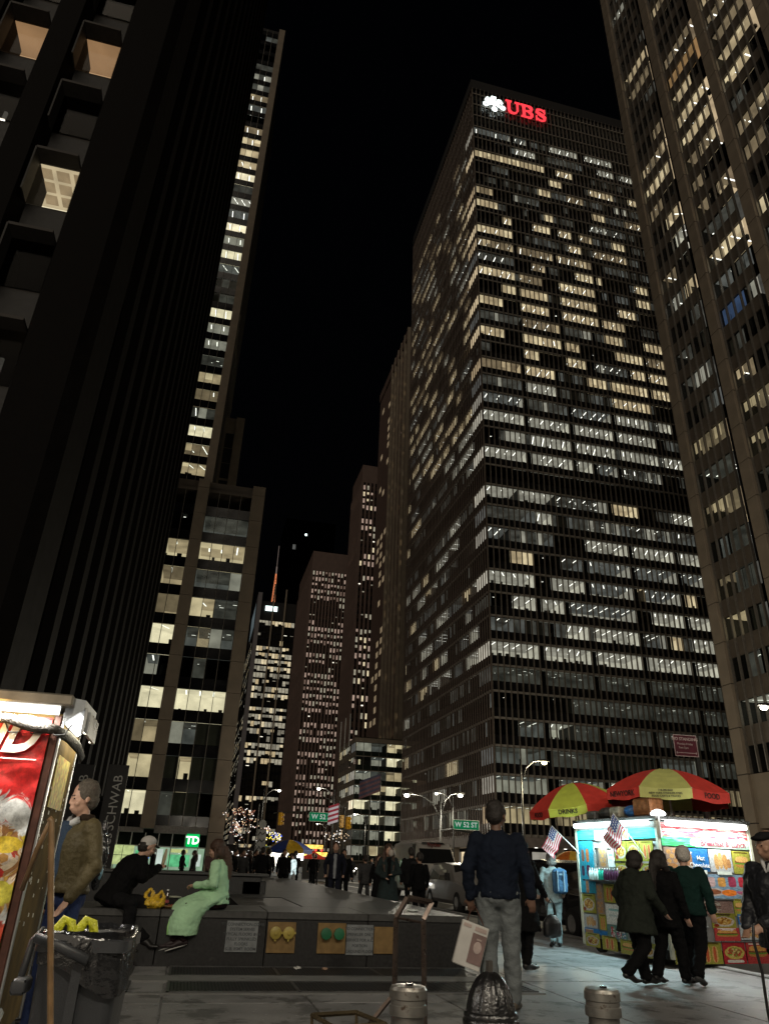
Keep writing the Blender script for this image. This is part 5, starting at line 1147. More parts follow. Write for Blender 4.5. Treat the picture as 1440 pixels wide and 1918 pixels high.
c = MB(); c.loft([[(-.02,-.262,.12),(.03,-.262,.12),(.03,-.23,.12),(-.02,-.23,.12)], [(-.02,-.295,.86),(.03,-.295,.86),(.03,-.25,.86),(-.02,-.25,.86)]]); c.M = None; c.build("rib", M_bin, bi)
c = MB(); c.tube([(-.24,-.30,.96),(-.10,-.33,.93),(.06,-.33,.88)], [(.018,.022)]*3, 8); c.tube([(-.27,-.05,.97),(-.30,-.12,.93),(-.31,-.15,.8),(-.29,-.12,.76)], [(.02,.02)]*4, 8); c.bbox(-.33,-.25,-.26,-.12,.74,.80,.012); c.build("handle", M_bin, bi, smooth=True)
for s in (-1, 1):
    c = MB(); c.M = Matrix.Translation((s*.2-.03, .2, .1)) @ Matrix.Rotation(radians(90), 4, 'Y'); c.lathe([(.03,0),(.1,0),(.1,.06),(.03,.06)], 16); c.build("wheel", M_dark, bi)
bg_ = MB(); N_ = 88; rb = random.Random(2)
ph = [rb.uniform(0, 6.28) for _ in range(12)]
def wob(a, k): return sum(sin(a*f+ph[i]+k*1.3)/f**.6 for i, f in enumerate((3, 5, 8, 13, 19, 27)))*.35
rings = []
prof = [(.80,.80,.70), (.93,.93,.86), (.99,.99,.94), (1.04,1.04,.985), (1.10,1.10,.975), (1.12,1.12,.93), (1.13,1.13,.90), (1.12,1.12,.865)]
for ki, (fx, fy, z) in enumerate(prof):
    ring = []
    for j in range(N_):
        a = 2*pi*j/N_; w_ = wob(a, ki*.5); cs, sn = cos(a), sin(a)
        sq = 1/max(abs(cs), abs(sn))**.62
        drop = (.0 if ki < 4 else (ki-3)*.034*max(0, cos(a+.7))**2)
        rr0 = 1+.020*w_*(ki-1 if ki > 1 else .3)*.5
        ring.append((.228*fx*cs*sq*rr0, .262*fy*sn*sq*rr0, z+.014*w_*(1 if ki < 6 else 2.4)-drop))
    rings.append(ring)
bg_.loft(rings, cap=False); M_bag = mat("black_bag_plastic", (.012,.012,.013), .16, var=.2, bump=.6, bscale=18, spec=.9)
bg_.build("bin_bag", M_bag, bi, smooth=True)
yb = thing("plastic_bag", "yellow plastic bag handles poking out of the lined bin", "plastic bag", (-.46, 4.06, .935), 0)
yb.scale = (.8, .8, .8)
for x in (-.055, .065):
    c = MB(); c.tube([(x-.05,0,-.03),(x-.045,0,.05),(x-.01,.01,.105),(x+.03,.0,.09),(x+.05,0,.02),(x+.05,0,-.03)], [(.012,.022),(.02,.03),(.018,.026),(.02,.03),(.022,.03),(.01,.03)], 8); c.build("bag_handle", mat("yellow_bag", (.55,.56,.03), .35, var=.35, scale=30, bump=.6, bscale=50), yb, smooth=True)
c = MB(); c.ell((0,0,-.07), (.14,.1,.06), 12); c.build("bag_body", mat("yellow_bag", (.55,.56,.03)), yb, smooth=True)

# ---------------------------------------------------------------- hydrant and bollards
hy = thing("fire_hydrant", "glossy black fire hydrant with a domed ribbed top in the foreground", "fire hydrant", (1.96, 5.0, 0), radians(20))
M_hy = mat("wet_black_iron", (.012,.0115,.012), .22, var=.4, scale=12, bump=.35, bscale=45, spec=.8)
c = MB(); n = 48; rings = []
for r, z in [(.17,0),(.17,.03),(.125,.04),(.118,.10),(.122,.38),(.125,.42),(.165,.43),(.175,.44),(.175,.465),(.165,.475),(.168,.49),(.160,.505),(.150,.51),(.145,.54),(.132,.59),(.112,.635),(.085,.675),(.055,.70),(.038,.71),(.03,.715)]:
    fl = .006 if z > .5 else 0
    rings.append([((r+fl*cos(12*2*pi*k/n))*cos(2*pi*k/n), (r+fl*cos(12*2*pi*k/n))*sin(2*pi*k/n), z) for k in range(n)])
c.loft(rings); c.build("barrel_and_bonnet", M_hy, hy, auto=50)
c = MB(); c.loft([[(.024*cos(2*pi*k/5), .024*sin(2*pi*k/5), z) for k in range(5)] for z in (.71, .775)]); c.build("operating_nut", mat("worn_iron", (.10,.09,.08), .5, metal=.6), hy)
for a, s in ((-115, 1.0), (65, 1.0), (-25, .75)):
    c = MB(); c.M = Matrix.Rotation(radians(a), 4, 'Z') @ Matrix.Translation((.10, 0, .27)) @ Matrix.Rotation(radians(90), 4, 'Y')
    c.lathe([(.075*s,0),(.075*s,.05),(.092*s,.055),(.092*s,.10),(.075*s,.115),(.03*s,.12),(.028*s,.15)], 16); c.build("hose_cap", M_hy, hy, auto=40)
c = MB()
for k in range(8):
    a = 2*pi*k/8; c.lathe([(.014,0),(.014,.02)], 6, c=(.155*cos(a), .155*sin(a), .475))
c.build("bolts", M_hy, hy, kind="stuff")
M_bol = mat("worn_galvanised", (.22,.21,.19), .35, metal=.75, var=.4, scale=7, wear=(.10,.07,.05), wearscale=7, weart=.6, bump=.15, bscale=30)
def bollard(label, x, y, h, sticker):
    b = thing("bollard", label, "bollard", (x, y, 0), 0, "steel bollards in the foreground")
    c = MB(); c.lathe([(.080,0),(.080,h-.13)], 28); c.build("pipe", M_bol, b, auto=40)
    c = MB(); c.lathe([(.086,h-.13),(.094,h-.125),(.094,h-.085),(.088,h-.08),(.088,h-.06),(.094,h-.055),(.094,h-.02),(.085,h-.005),(.03,h)], 28); c.build("cap", M_bol, b, auto=30)
    c = MB(); c.lathe([(.022,h-.002),(.02,h+.008)], 6, c=(.0,-.02,0)); c.build("cap_bolt", M_hy, b)
    if sticker:
        for r, m, pz in ((.052, mat("sticker_dark", (.02,.02,.02), .5), .0015), (.044, mat("sticker_pale", (.42,.36,.30), .6, var=.3, scale=40), .003)):
            c = MB(); vs = [(0, 0)]+[(r*cos(2*pi*k/20), r*sin(2*pi*k/20)) for k in range(20)]
            c.add([((.080+pz)*sin(p[0]/.08+.45), -(.080+pz)*cos(p[0]/.08+.45), h-.225+p[1]*1.1) for p in vs], [(0, 1+k, 1+(k+1) % 20) for k in range(20)]); c.build("round_sticker", m, b)
        c = MB()
        for (u, z, w, hh) in ((-.012,.018,.024,.006),(-.014,.002,.006,.016),(.008,.002,.006,.016),(-.012,-.012,.024,.006),(-.008,-.03,.016,.008),(-.026,.028,.010,.004),(.016,.028,.010,.004)):
            vs = []
            for (uu, zz) in ((u,z),(u+w,z),(u+w,z+hh),(u,z+hh)): vs.append((.0845*sin(uu/.08+.45), -.0845*cos(uu/.08+.45), h-.225+zz))
            c.add(vs, [(0,1,2,3)])
        c.build("sticker_print", mat("sticker_dark", (.02,.02,.02)), b)
    return b
bollard("worn steel bollard with a round sticker, left of the hydrant", 1.175, 4.12, .76, True)
bollard("plain worn steel bollard right of the hydrant", 2.25, 4.12, .75, False)

# ---------------------------------------------------------------- hand cart frame
hc = thing("hand_truck", "steel hand truck with an upright loop handle and a low tray before the wall", "hand truck", (1.66, 6.2, 0))
M_tube = mat("brown_steel_tube", (.13,.10,.085), .28, metal=.8, var=.3, scale=12)
def sqt(mb, pts, r=.017):
    pts = [Vector(p) for p in pts]
    mb.tube([tuple(p) for p in pts], r*1.25, 4)
c = MB(); sqt(c, [(0,0,.05),(.0,0,.93)]); sqt(c, [(.0,0,.93),(.09,0,1.07)]); sqt(c, [(.09,0,1.07),(.29,-.02,1.04)]); sqt(c, [(.29,-.02,1.04),(.21,-.05,.92)]); sqt(c, [(.21,-.05,.92),(.23,-.05,.05)]); c.build("loop_handle", M_tube, hc)
c = MB(); sqt(c, [(.0,.0,.43),(-.4,0,.02)], .014); sqt(c, [(.0,0,.93),(.21,-.05,.90)], .007); c.build("brace", M_tube, hc)
c = MB(); tr = [(-.61,.05,.29),(-.27,.08,.30),(-.12,-.25,.28),(-.50,-.28,.27)]
for i in range(4): sqt(c, [tr[i], tr[(i+1) % 4]], .013)
for i in range(4): c.tube([(tr[i][0], tr[i][1], tr[i][2]), (tr[i][0]+.02, tr[i][1], .02)], .012, 5)
c.build("tray_frame", mat("bronze_tube", (.26,.20,.12), .25, metal=.8), hc)
c = MB(); c.add([(tr[0][0]+.02,tr[0][1]-.02,.2),(tr[1][0]-.02,tr[1][1]-.02,.2),(tr[2][0]-.02,tr[2][1]+.02,.2),(tr[3][0]+.02,tr[3][1]+.02,.2)], [(0,1,2,3)]); c.build("tray_board", mat("tray_board", (.045,.032,.02), .6), hc)

# ---------------------------------------------------------------- litter
for lab, x, y, s, cc in (("crumpled white paper scrap on the grating by the wall", 1.62, 11.05, .05, (.5,.5,.48)), ("crumpled brown wrapper on the grating by the wall", 1.98, 11.0, .04, (.3,.2,.14)), ("white napkins lying on the coping's far corner", 3.55, 12.3, .09, (.6,.6,.58)), ("flat white paper on the pavement right of the wall", 3.2, 6.9, .03, (.5,.5,.5))):
    t = MB(); rq = random.Random(int(x*100)); z0 = zt if y > 11.4 and x > 3 else .02
    t.ell((0,0,.012), (s*1.2, s*.7, .014), 9); t.v = [(a+rq.uniform(-.2,.2)*s, b+rq.uniform(-.2,.2)*s, max(0, cz+rq.uniform(-.008,.01))) for a, b, cz in t.v]
    o = t.build("paper_scrap", mat("paper_%d" % int(x*10), cc, .8), None, loc=(x, y, z0)); tag(o, lab, "litter")
t = thing("food_tray", "foil tray of dressed food on the coping between the couple", "food tray", (-.11, 11.62, zt+.0), .1)
c = MB(); c.loft([rr(.09,.055,.005,.02), rr(.11,.07,.035,.02), rr(.115,.075,.036,.02), rr(.085,.05,.012,.02)]); c.build("tray", mat("tray_brown", (.32,.17,.05), .5), t, smooth=True)
c = MB(); rq = random.Random(1)
for _ in range(16): c.ell((rq.uniform(-.08,.08), rq.uniform(-.05,.05), .04), (.018,.014,.012), 6, 0 if rq.random() < .6 else 1)
c.build("food", [mat("food_red", (.20,.04,.02), .5), mat("food_cream", (.6,.55,.45), .5)], t, smooth=True, kind="stuff")
t = thing("plastic_bag", "crumpled yellow plastic bag on the coping between the couple", "plastic bag", (-.36, 11.58, zt), .0)
c = MB(); c.ell((0,0,.06), (.16,.10,.07), 20); c.tube([(-.10,0,.08),(-.12,0,.17),(-.06,0,.24),(-.02,0,.17),(-.03,0,.09)], [.035,.03,.018,.03,.04], 8); c.tube([(.04,0,.08),(.04,0,.15),(.09,0,.21),(.13,0,.14),(.11,0,.07)], [.035,.03,.018,.03,.04], 8)
organic(c, .008, mat("yellow_bag_warm", (.62,.40,.03), .3, var=.45, scale=18, bump=.9, bscale=30, wear=(.5,.5,.1), wearscale=10), "bag", t, 2, .03, .04)
t = thing("bottle", "dark cola bottle standing beside the yellow bag", "bottle", (-.19, 11.60, zt))
c = MB(); c.lathe([(.03,0),(.034,.01),(.034,.06),(.029,.09),(.034,.12),(.03,.16),(.013,.20),(.013,.215)], 16); c.build("bottle_body", mat("cola_plastic", (.025,.008,.010), .12, spec=.8), t, smooth=True)
c = MB(); c.lathe([(.016,.215),(.016,.235)], 12); c.build("cap", M_signw, t); c = MB(); c.lathe([(.0345,.07),(.0345,.105)], 16); c.build("bottle_label", mat("cola_label", (.3,.05,.06), .5), t)
t = thing("food_plate", "pale plate of food near the seated man's hands", "plate", (-.12, 11.9, zt+.12)); c = MB(); c.ell((0,0,.01), (.13,.10,.015), 16); c.build("plate", mat("plate_pale", (.4,.42,.33), .5), t, smooth=True)
c = MB(); c.bbox(-.12,.12,-.1,.1,-.12,-.005,.01); c.build("box", M_dark, t)

# ---------------------------------------------------------------- vehicles
M_tyre = mat("tyre", (.012,.012,.012), .8); M_chr = mat("chrome", (.6,.6,.6), .15, metal=.9); M_vg = mat("vehicle_glass", (.008,.009,.010), .06, spec=.8)
HLm = emat("headlight", (1,.95,.82), 14, 0); TLm = emat("taillight", (1,.03,.02), 3, 0)
def vehicle(label, cat, x, y, L, W, H, st, paint, lights=True, faces=-1, hl=None, name="parked_car"):
    """st: stations (y, ztop, half width low, half width top). Front at y=0."""
    t = thing(name, label, cat, (x+W/2, y if faces < 0 else y+L, -.14), 0 if faces < 0 else pi)
    c = MB(); rings = []
    belt = st['belt']; zb = .28
    for (yy, zt_, fl, ft) in st['s']:
        wl, wt = W/2*fl, W/2*ft; zt_ = zt_*H; zm = min(belt, zt_-.02)
        rings.append([(-wl*.93, yy*L, zb), (-wl, yy*L, zb+.12), (-wl, yy*L, zm), (-wt, yy*L, max(zt_-.07, zm+.01)), (-wt*.9, yy*L, zt_), (0, yy*L, zt_+.015), (wt*.9, yy*L, zt_), (wt, yy*L, max(zt_-.07, zm+.01)), (wl, yy*L, zm), (wl, yy*L, zb+.12), (wl*.93, yy*L, zb)])
    c.loft(rings); c.build("body", paint, t, auto=28)
    (ya, za, yb_, zb_) = st['ws']; wA, wB = W/2*st.get('wsw', .80), W/2*st.get('wst', .70)
    c = MB(); dn = .02; c.add([(-wA, ya*L-dn, za*H+dn), (wA, ya*L-dn, za*H+dn), (wB, yb_*L-dn, zb_*H+dn*.4), (-wB, yb_*L-dn, zb_*H+dn*.4)], [(0,1,2,3)]); c.build("windscreen", M_vg, t)
    for sgn in (-1, 1):
        for (y0, y1) in st['win']:
            c = MB(); xx = sgn*(W/2*st['s'][3][2]+.006); xt = sgn*(W/2*st['s'][3][3]+.012)
            zt_ = H-.16; c.add([(xx, y0*L, belt+.03), (xx, y1*L, belt+.03), (xt, y1*L-.04, zt_), (xt, y0*L+(.28 if y0 < .45 else .04), zt_)], [(0,1,2,3) if sgn > 0 else (3,2,1,0)]); c.build("side_window", M_vg, t)
        for yw in (.17, .82):
            c = MB(); c.M = Matrix.Translation((sgn*(W/2-.22) if sgn > 0 else -(W/2-.0)-.005, yw*L, .34)) @ Matrix.Rotation(radians(90), 4, 'Y'); c.lathe([(.2,0),(.33,.0),(.345,.03),(.345,.2),(.33,.225),(.2,.225)], 20); w = c.build("wheel", M_tyre, t)
            c = MB(); c.M = Matrix.Translation((sgn*(W/2+.008) if sgn > 0 else -(W/2+.012), yw*L, .34)) @ Matrix.Rotation(radians(90), 4, 'Y'); c.lathe([(.03,0),(.2,.0),(.2,.005)], 12); c.build("rim", M_chr, w)
        c = MB(); hz = st['hz']; c.ell((sgn*W*.37, -.0+st['hy']*L, hz), (.17,.05,.085), 12); c.build("headlight", (hl or HLm) if lights else M_chr, t, smooth=True)
        c = MB(); c.bbox(sgn*(W/2+.12)-.09, sgn*(W/2+.12)+.09, ya*L+.1, ya*L+.2, belt+.05, belt+.27, .02); c.build("mirror", M_tyre, t)
        c = MB(); c.box(sgn*W*.40-.09, sgn*W*.40+.09, L-.01, L+.012, .8, .98); c.build("tail_lamp", TLm if faces > 0 else mat("tail_plastic", (.2,.01,.01), .3), t)
    c = MB(); c.box(-W*.27, W*.27, -.02, .02, .50, hz+.02); c.build("grille", M_tyre, t)
    for k in range(3):
        c = MB(); c.box(-W*.27, W*.27, -.035, -.02, .55+k*.10, .565+k*.10); c.build("grille_bar", M_chr, t)
    c = MB(); c.bbox(-W*.46, W*.46, -.09, .05, .30, .50, .02); c.build("bumper", st.get('bm', M_tyre), t)
    c = MB(); c.box(-.16, .16, -.10, -.09, .36, .47); c.build("number_plate", mat("plate_yellow", (.5,.42,.12), .5), t)
    return t
SUV = dict(belt=.98, hz=.82, hy=.012, ws=(.27,.60,.40,.93), win=[(.40,.60),(.61,.84)], s=[(0,.46,.90,.80),(.03,.54,.96,.86),(.26,.62,1,.90),(.41,.95,1,.80),(.6,.99,1,.82),(.9,.97,1,.80),(.985,.70,.98,.86),(1,.55,.95,.9)])
SED = dict(belt=.88, hz=.68, hy=.012, ws=(.30,.63,.46,.96), win=[(.44,.60),(.61,.76)], s=[(0,.42,.90,.80),(.03,.52,.96,.86),(.29,.64,1,.90),(.46,.98,1,.74),(.6,1.0,1,.74),(.75,.96,1,.72),(.88,.72,1,.86),(1,.58,.93,.85)])
VAN = dict(belt=1.25, hz=.95, hy=.03, wsw=.86, wst=.80, ws=(.145,.60,.235,.86), win=[(.24,.38)], bm=M_tyre, s=[(0,.33,.92,.84),(.015,.42,.97,.90),(.13,.555,1,.92),(.24,.88,1,.88),(.30,.96,1,.88),(.5,.97,1,.88),(.97,.97,1,.88),(1,.93,.98,.86)])
M_silver = mat("paint_silver", (.22,.21,.20), .35, metal=.2, var=.03, coat=.6)
M_vanw = mat("paint_white_van", (.42,.40,.37), .3, var=.1, scale=2, wear=(.12,.12,.11), wearscale=1.6, weart=.6, coat=.4)
M_vdk = mat("paint_black", (.012,.012,.013), .18, var=.1, coat=.8)
HLd = emat("headlight_dim", (1,.92,.75), 1.6, 0)
vn = vehicle("white high roofed delivery van facing the camera at the kerb lane", "van", 10.9, 36, 6.0, 2.05, 2.58, VAN, M_vanw, True, -1, HLm, "delivery_van")
text("Ryder", .30, mat("van_red_brown", (.12,.02,.015), .5), vn, (0, 1.46, 2.40), xdir=(1,0,0), updir=(0,.6,.8), bold=.01)
c = MB(); c.add([(-.62,1.58,2.44),(.62,1.58,2.44),(.55,1.85,2.53),(-.55,1.85,2.53)], [(0,1,2,3)]); c.build("roof_vent_window", M_vg, vn)
vehicle("dark sport utility car with bright headlamps half hidden by the lit cart", "car", 8.95, 16.7, 4.8, 1.9, 1.72, SUV, M_vdk)
vehicle("silver grey car parked behind the tall man in blue", "car", 9.2, 25.6, 4.7, 1.85, 1.6, SUV, M_silver, True, -1, HLd)
M_taxi = mat("paint_taxi_yellow", (.50,.26,.02), .3, coat=.5); M_wh = mat("paint_white", (.45,.45,.44), .3, coat=.5)
cars = [("yellow cab driving up the avenue beyond the crossing", 13.2, 76, SED, M_taxi, True), ("white saloon driving up the avenue behind the yellow cab", 16.8, 88, SED, M_wh, True), ("black car far up the avenue with its lamps on", 20.5, 104, SUV, M_vdk, True), ("grey car far up the avenue near the glass block", 13.5, 124, SED, M_silver, True), ("second yellow cab far up the avenue", 17.2, 150, SED, M_taxi, True), ("white car behind the crowd by the bank corner", 9.6, 112, SED, M_wh, True), ("black car beyond the second yellow cab", 23.6, 170, SUV, M_vdk, True)]
for lab, x, y, st, p, li in cars: vehicle(lab, "car", x, y, 4.6, 1.85, 1.5 if st is SED else 1.7, st, p, True, -1, HLm, "driving_car")
vehicle("dark car waiting across the avenue under the yellow street lamp", "car", 23.2, 40, 4.7, 1.85, 1.5, SED, M_vdk, False)
ls = thing("advert_screen", "bright white advertising screen standing past the woman with the blue rucksack", "screen", (15.6, 30, -.14))
c = MB(); c.bbox(-.42,.42,-.05,.05,1.5,2.05,.02); c.build("screen_panel", emat("screen_white", (.9,.95,1), 1.1, .1), ls); c = MB(); c.box(-.42,.42,-.06,-.05,1.33,1.45); c.build("red_strip", emat("screen_red", (1,.3,.3), .5, .5, 12), ls); c = MB(); c.box(-.1,.1,-.05,.05,0,1.5); c.build("leg", M_dark, ls)
umbrella("small orange and yellow umbrella far behind the small DRINKS one", (15.0, 29, .9), (15.0, 29, 2.05), .75, .3, [mat("umbrella_orange", (.6,.16,.02), .6), mat("umbrella_gold", (.6,.38,.03), .6)], None, .2)
# second food cart far across the plaza, with blue and yellow umbrella
f2 = thing("food_cart", "distant glaring food cart in the crowd under a blue and yellow umbrella", "food cart", (4.6, 46, 0))
c = MB(); c.box(0,2,0,1.2,.25,1.0); c.box(-.1,2.1,-.1,1.3,1.98,2.05); c.build("body", M_ss, f2)
c = MB(); c.box(.0,1.05,-.06,0,1.05,1.75); c.build("lit_menu", emat("menu_glare", (1,.93,.78), 2.4, .4, 6), f2); c = MB(); c.box(1.25,2.0,-.06,0,1.35,1.75); c.build("lit_hatch", emat("hatch_glare", (.95,1,1), 4.0, .3, 5), f2)
umbrella("blue and yellow umbrella over the distant glaring cart", (5.7, 46, 1.6), (5.75, 46, 2.42), 1.35, .5, [mat("umbrella_yellow", (.72,.45,.03), .5), mat("umbrella_blue", (.04,.08,.35), .5)], None, radians(-15))
l = bpy.data.lights.new("cart_light", 'POINT'); l.energy = 60; l.color = (.95,1,.97); l.shadow_soft_size = .3
lo = bpy.data.objects.new("cart_light", l); COL.objects.link(lo); lo.parent = f2; lo.location = (1.2, -.6, 1.7)
rt = thing("red_canopy", "small red canopy right of the distant glaring cart", "canopy", (9.4, 60, 0)); c = MB(); c.add([(-.9,-.9,1.5),(.9,-.9,1.5),(.9,.9,1.5),(-.9,.9,1.5),(0,0,2.05)], [(0,1,4),(1,2,4),(2,3,4),(3,0,4)]); c.build("canopy", emat("canopy_red", (.7,.06,.03), .35, .3, 2), rt); c = MB(); c.tube([(0,0,0),(0,0,2)], .03); c.build("post", M_pole, rt)  # canopy is no lamp; its light is put into the red as glow
bs = thing("lit_stall", "yellow glowing stall sign above the crowd left of the man in the suit", "stall", (8.9, 66, 0)); c = MB(); c.box(0,2.2,0,.3,2.3,2.6); c.box(.3,2.6,-.1,.2,1.75,2.05); c.build("lit_sign", emat("stall_yellow", (1,.62,.12), 1.6, .5, 3), bs); c = MB(); c.box(0,2.6,.1,1,0,1.7); c.build("stall_body", M_dark, bs)
c = MB(); [c.box(.5+k*.5,.66+k*.5,-.12,-.1,2.12,2.26) for k in range(4)]; c.build("red_lamps", R1, bs, kind="stuff")
# light pole banner, flags
pb = thing("pole_banner", "grey patterned banner with a round emblem on a lamp pole above the crowd", "banner", (5.3, 60, 0))
c = MB(); c.tube([(-.42,0,0),(-.42,0,5.2)], .05, 6); c.build("pole", M_pole, pb); c = MB(); c.bbox(-.34,.34,-.02,.02,1.6,3.4,.01); c.M = Matrix.Translation((0,0,3.78)) @ Matrix.Rotation(radians(90), 4, 'X'); c.lathe([(.3,-.02),(.3,.02)], 16); c.M = None; c.build("panel", mat("banner_pale", (.13,.13,.125), .6, var=.3, scale=3), pb)
c = MB()
for k, z in enumerate((3.1, 2.6, 2.1)): c.tube([(-.25,-.03,z-.12),(-.1,-.03,z+.12),(.05,-.03,z-.08),(.25,-.03,z+.1)], .035, 5)
c.build("banner_print", M_blk, pb)
def tallflag(label, x, y, h, w, ht, cols, gust, sc=1):
    t = thing("flag", label, "flag", (x, y, -.1)); c = MB(); c.tube([(0,0,0),(0,0,h)], [.07,.04], 8); c.build("flagpole", M_pole, t)
    c = MB(); nx, ny = 12, 9; vs = []
    for i in range(nx):
        for j in range(ny):
            u, v = i/(nx-1), j/(ny-1); vs.append((-u*w*sc, .25*sin(u*7+v)*u, h-.2-v*ht-u*gust))
    for i in range(nx-1):
        for j in range(ny-1): c.add([vs[i*ny+j], vs[(i+1)*ny+j], vs[(i+1)*ny+j+1], vs[i*ny+j+1]], [(0,1,2,3)], (2 if len(cols) > 2 and i < 5 and j < 5 else j % 2))
    c.build("cloth", cols, t, smooth=True)
fw, frd, fnv = mat("flag_white", (.62,.6,.6), .8), mat("flag_red", (.42,.03,.06), .8), mat("flag_navy", (.03,.03,.06), .8)
tallflag("dark drooping flag on a tall pole before the low glass block", 16.9, 70, 9.4, 2.0, 1.6, [fnv, mat("flag_mauve", (.09,.04,.05), .8)], .8)
tallflag("red and white flag on a pole by the yellow signals", 12.3, 66, 6.3, .9, 1.5, [emat("flag_red_lit", (.6,.08,.1), .3, .3), emat("flag_white_lit", (.8,.7,.7), .42, .3)], .3)  # cloth glows: the light on this flag is put into its colour
tallflag("bare flagpole left neighbour of the one with the dark flag", 16.2, 71, 8.2, .1, .1, [fnv, fnv], .1)
# trees with fairy lights at the far corner
def fairy_tree(label, x, y, h, col, n, seed, bare=False):
    r = random.Random(seed); t = thing("street_tree", label, "tree", (x, y, 0))
    c = MB(); tips = []
    def br(p, d, l, rad, dep):
        q = p+d*l; c.tube([tuple(p), tuple((p+q)/2+Vector((r.uniform(-.05,.05), r.uniform(-.05,.05), 0))*l), tuple(q)], [rad, rad*.8, rad*.6], 5)
        tips.append((p, q))
        if dep > 0:
            for _ in range(3):
                nd = (d+Vector((r.uniform(-.8,.8), r.uniform(-.8,.8), r.uniform(-.1,.5)))).normalized(); br(q, nd, l*.68, rad*.6, dep-1)
    br(Vector((0,0,0)), Vector((0,0,1)), h*.33, .11, 4); c.build("trunk", mat("bark", (.03,.024,.018), .9), t)
    s = MB()
    for _ in range(n):
        a, b = r.choice(tips); p = a.lerp(b, r.random()); z = .028*(y/60)
        s.box(p.x-z, p.x+z, p.y-z, p.y+z, p.z-z, p.z+z, r.randrange(len(col)))
    s.build("fairy_lights", col, t, kind="stuff")
FR = emat("fairy_warm", (1,.70,.42), 1.1, 0); FP = emat("fairy_red", (1,.40,.25), .5, 0); FW = emat("fairy_white", (1,.95,.9), 1.8, 0); FB = emat("fairy_blue", (.12,.2,1), 1.8, 0); FY = emat("fairy_yellow", (1,.8,.1), 2.2, 0)
fairy_tree("bare tree full of warm fairy lights beside the bank corner", 4.9, 84, 7.5, [FR, FP, FP, FP, FR, FW], 150, 1)
fairy_tree("second lit bare tree right of the bank corner", 6.6, 92, 6.5, [FP, FR, FW], 220, 2)
fairy_tree("low tree with yellow and blue lights above the crowd", 7.0, 72, 4.4, [FY, FY, FB, FW], 170, 3)
fairy_tree("dark street tree with few lights right of the green sign", 17.5, 96, 6.0, [FR, FW], 60, 4)
# lit shop fronts far along the avenue
for i, (x, y, w, h, col, lab) in enumerate(((9.5,230,9,3.2,FW,"white lit shop front far down the avenue"), (20,232,10,2.5,FY,"yellow lit shop front far down the avenue"), (31.5,196,5,2.6,FR,"warm lit shop front left of the low glass block"), (24,260,7,4,FP,"red glowing shop front far down the avenue"), (12,300,6,5,FB,"blue glowing shop front far down the avenue"))):
    s = thing("shop_front", lab, "shop front", (x, y, 0)); c = MB(); r = random.Random(i)
    for _ in range(12):
        a = r.uniform(0, w-.8); z = r.uniform(.6, h); q = r.uniform(.3, 1.1); c.box(a, a+q, -.1, 0, z, z+r.uniform(.15, .5))
    c.build("lit_panel", col, s, kind="stuff"); c = MB(); c.box(-.5, w+.5, 0, 3, 0, h+1.2); c.build("front_wall", M_core, s)
# ---------------------------------------------------------------- people
SK_L = mat("skin_light", (.50,.30,.22), .5, var=.08); SK_M = mat("skin_tan", (.32,.18,.12), .5, var=.08); SK_D = mat("skin_dark", (.14,.075,.05), .5, var=.08)
HA_G = mat("hair_grey", (.16,.15,.14), .7, var=.35, scale=60, bump=.6, bscale=120); HA_D = mat("hair_dark", (.015,.011,.009), .6, var=.4, scale=60, bump=.5, bscale=120)
HA_B = mat("hair_brown", (.05,.024,.014), .45, var=.4, scale=60, bump=.6, bscale=110); HA_W = mat("hair_white", (.45,.42,.38), .7, var=.3, scale=60, bump=.5, bscale=120)
def cloth(n, c, r=.85, v=.18, b=.35, bs=60): return mat("cloth_"+n, c, r, var=v, scale=5, bump=b, bscale=bs, spec=.12)
C_blk = cloth("black", (.0045,.0045,.005)); C_blk2 = cloth("soft_black", (.008,.008,.009)); C_navy = cloth("navy", (.008,.0115,.021)); C_gry = cloth("grey", (.05,.05,.052)); C_jean = cloth("stone_trousers", (.145,.16,.165)); C_wht = cloth("white", (.5,.5,.5))
C_shoe = mat("shoe_black", (.012,.011,.011), .4, var=.2); C_sole = mat("shoe_sole_white", (.5,.5,.48), .6)
EYE = mat("eye_dark", (.01,.008,.007), .2)
V = Vector
STAND = dict(hipz=.93, lean=0, side=0, kn=((-.10,.02,.50),(.10,.02,.50)), an=((-.11,-.02,.08),(.11,-.02,.08)), toe=((-.13,.13,.03),(.13,.13,.03)), el=((-.25,-.02,1.15),(.25,-.02,1.15)), ha=((-.26,.06,.88),(.26,.06,.88)))
def P_(**k): d = dict(STAND); d.update(k); return d
WALK = P_(kn=((-.10,.16,.50),(.10,-.02,.50)), an=((-.10,.25,.09),(.10,-.30,.16)), toe=((-.11,.41,.07),(.11,-.15,.04)), el=((-.24,-.12,1.16),(.24,.04,1.16)), ha=((-.24,-.10,.92),(.23,.22,.95)))
WALK2 = P_(kn=((-.10,-.02,.50),(.10,.14,.50)), an=((-.10,-.26,.13),(.10,.22,.09)), toe=((-.11,-.12,.03),(.11,.37,.05)), el=((-.24,.05,1.16),(.24,-.10,1.16)), ha=((-.24,.20,.95),(.24,-.08,.92)))
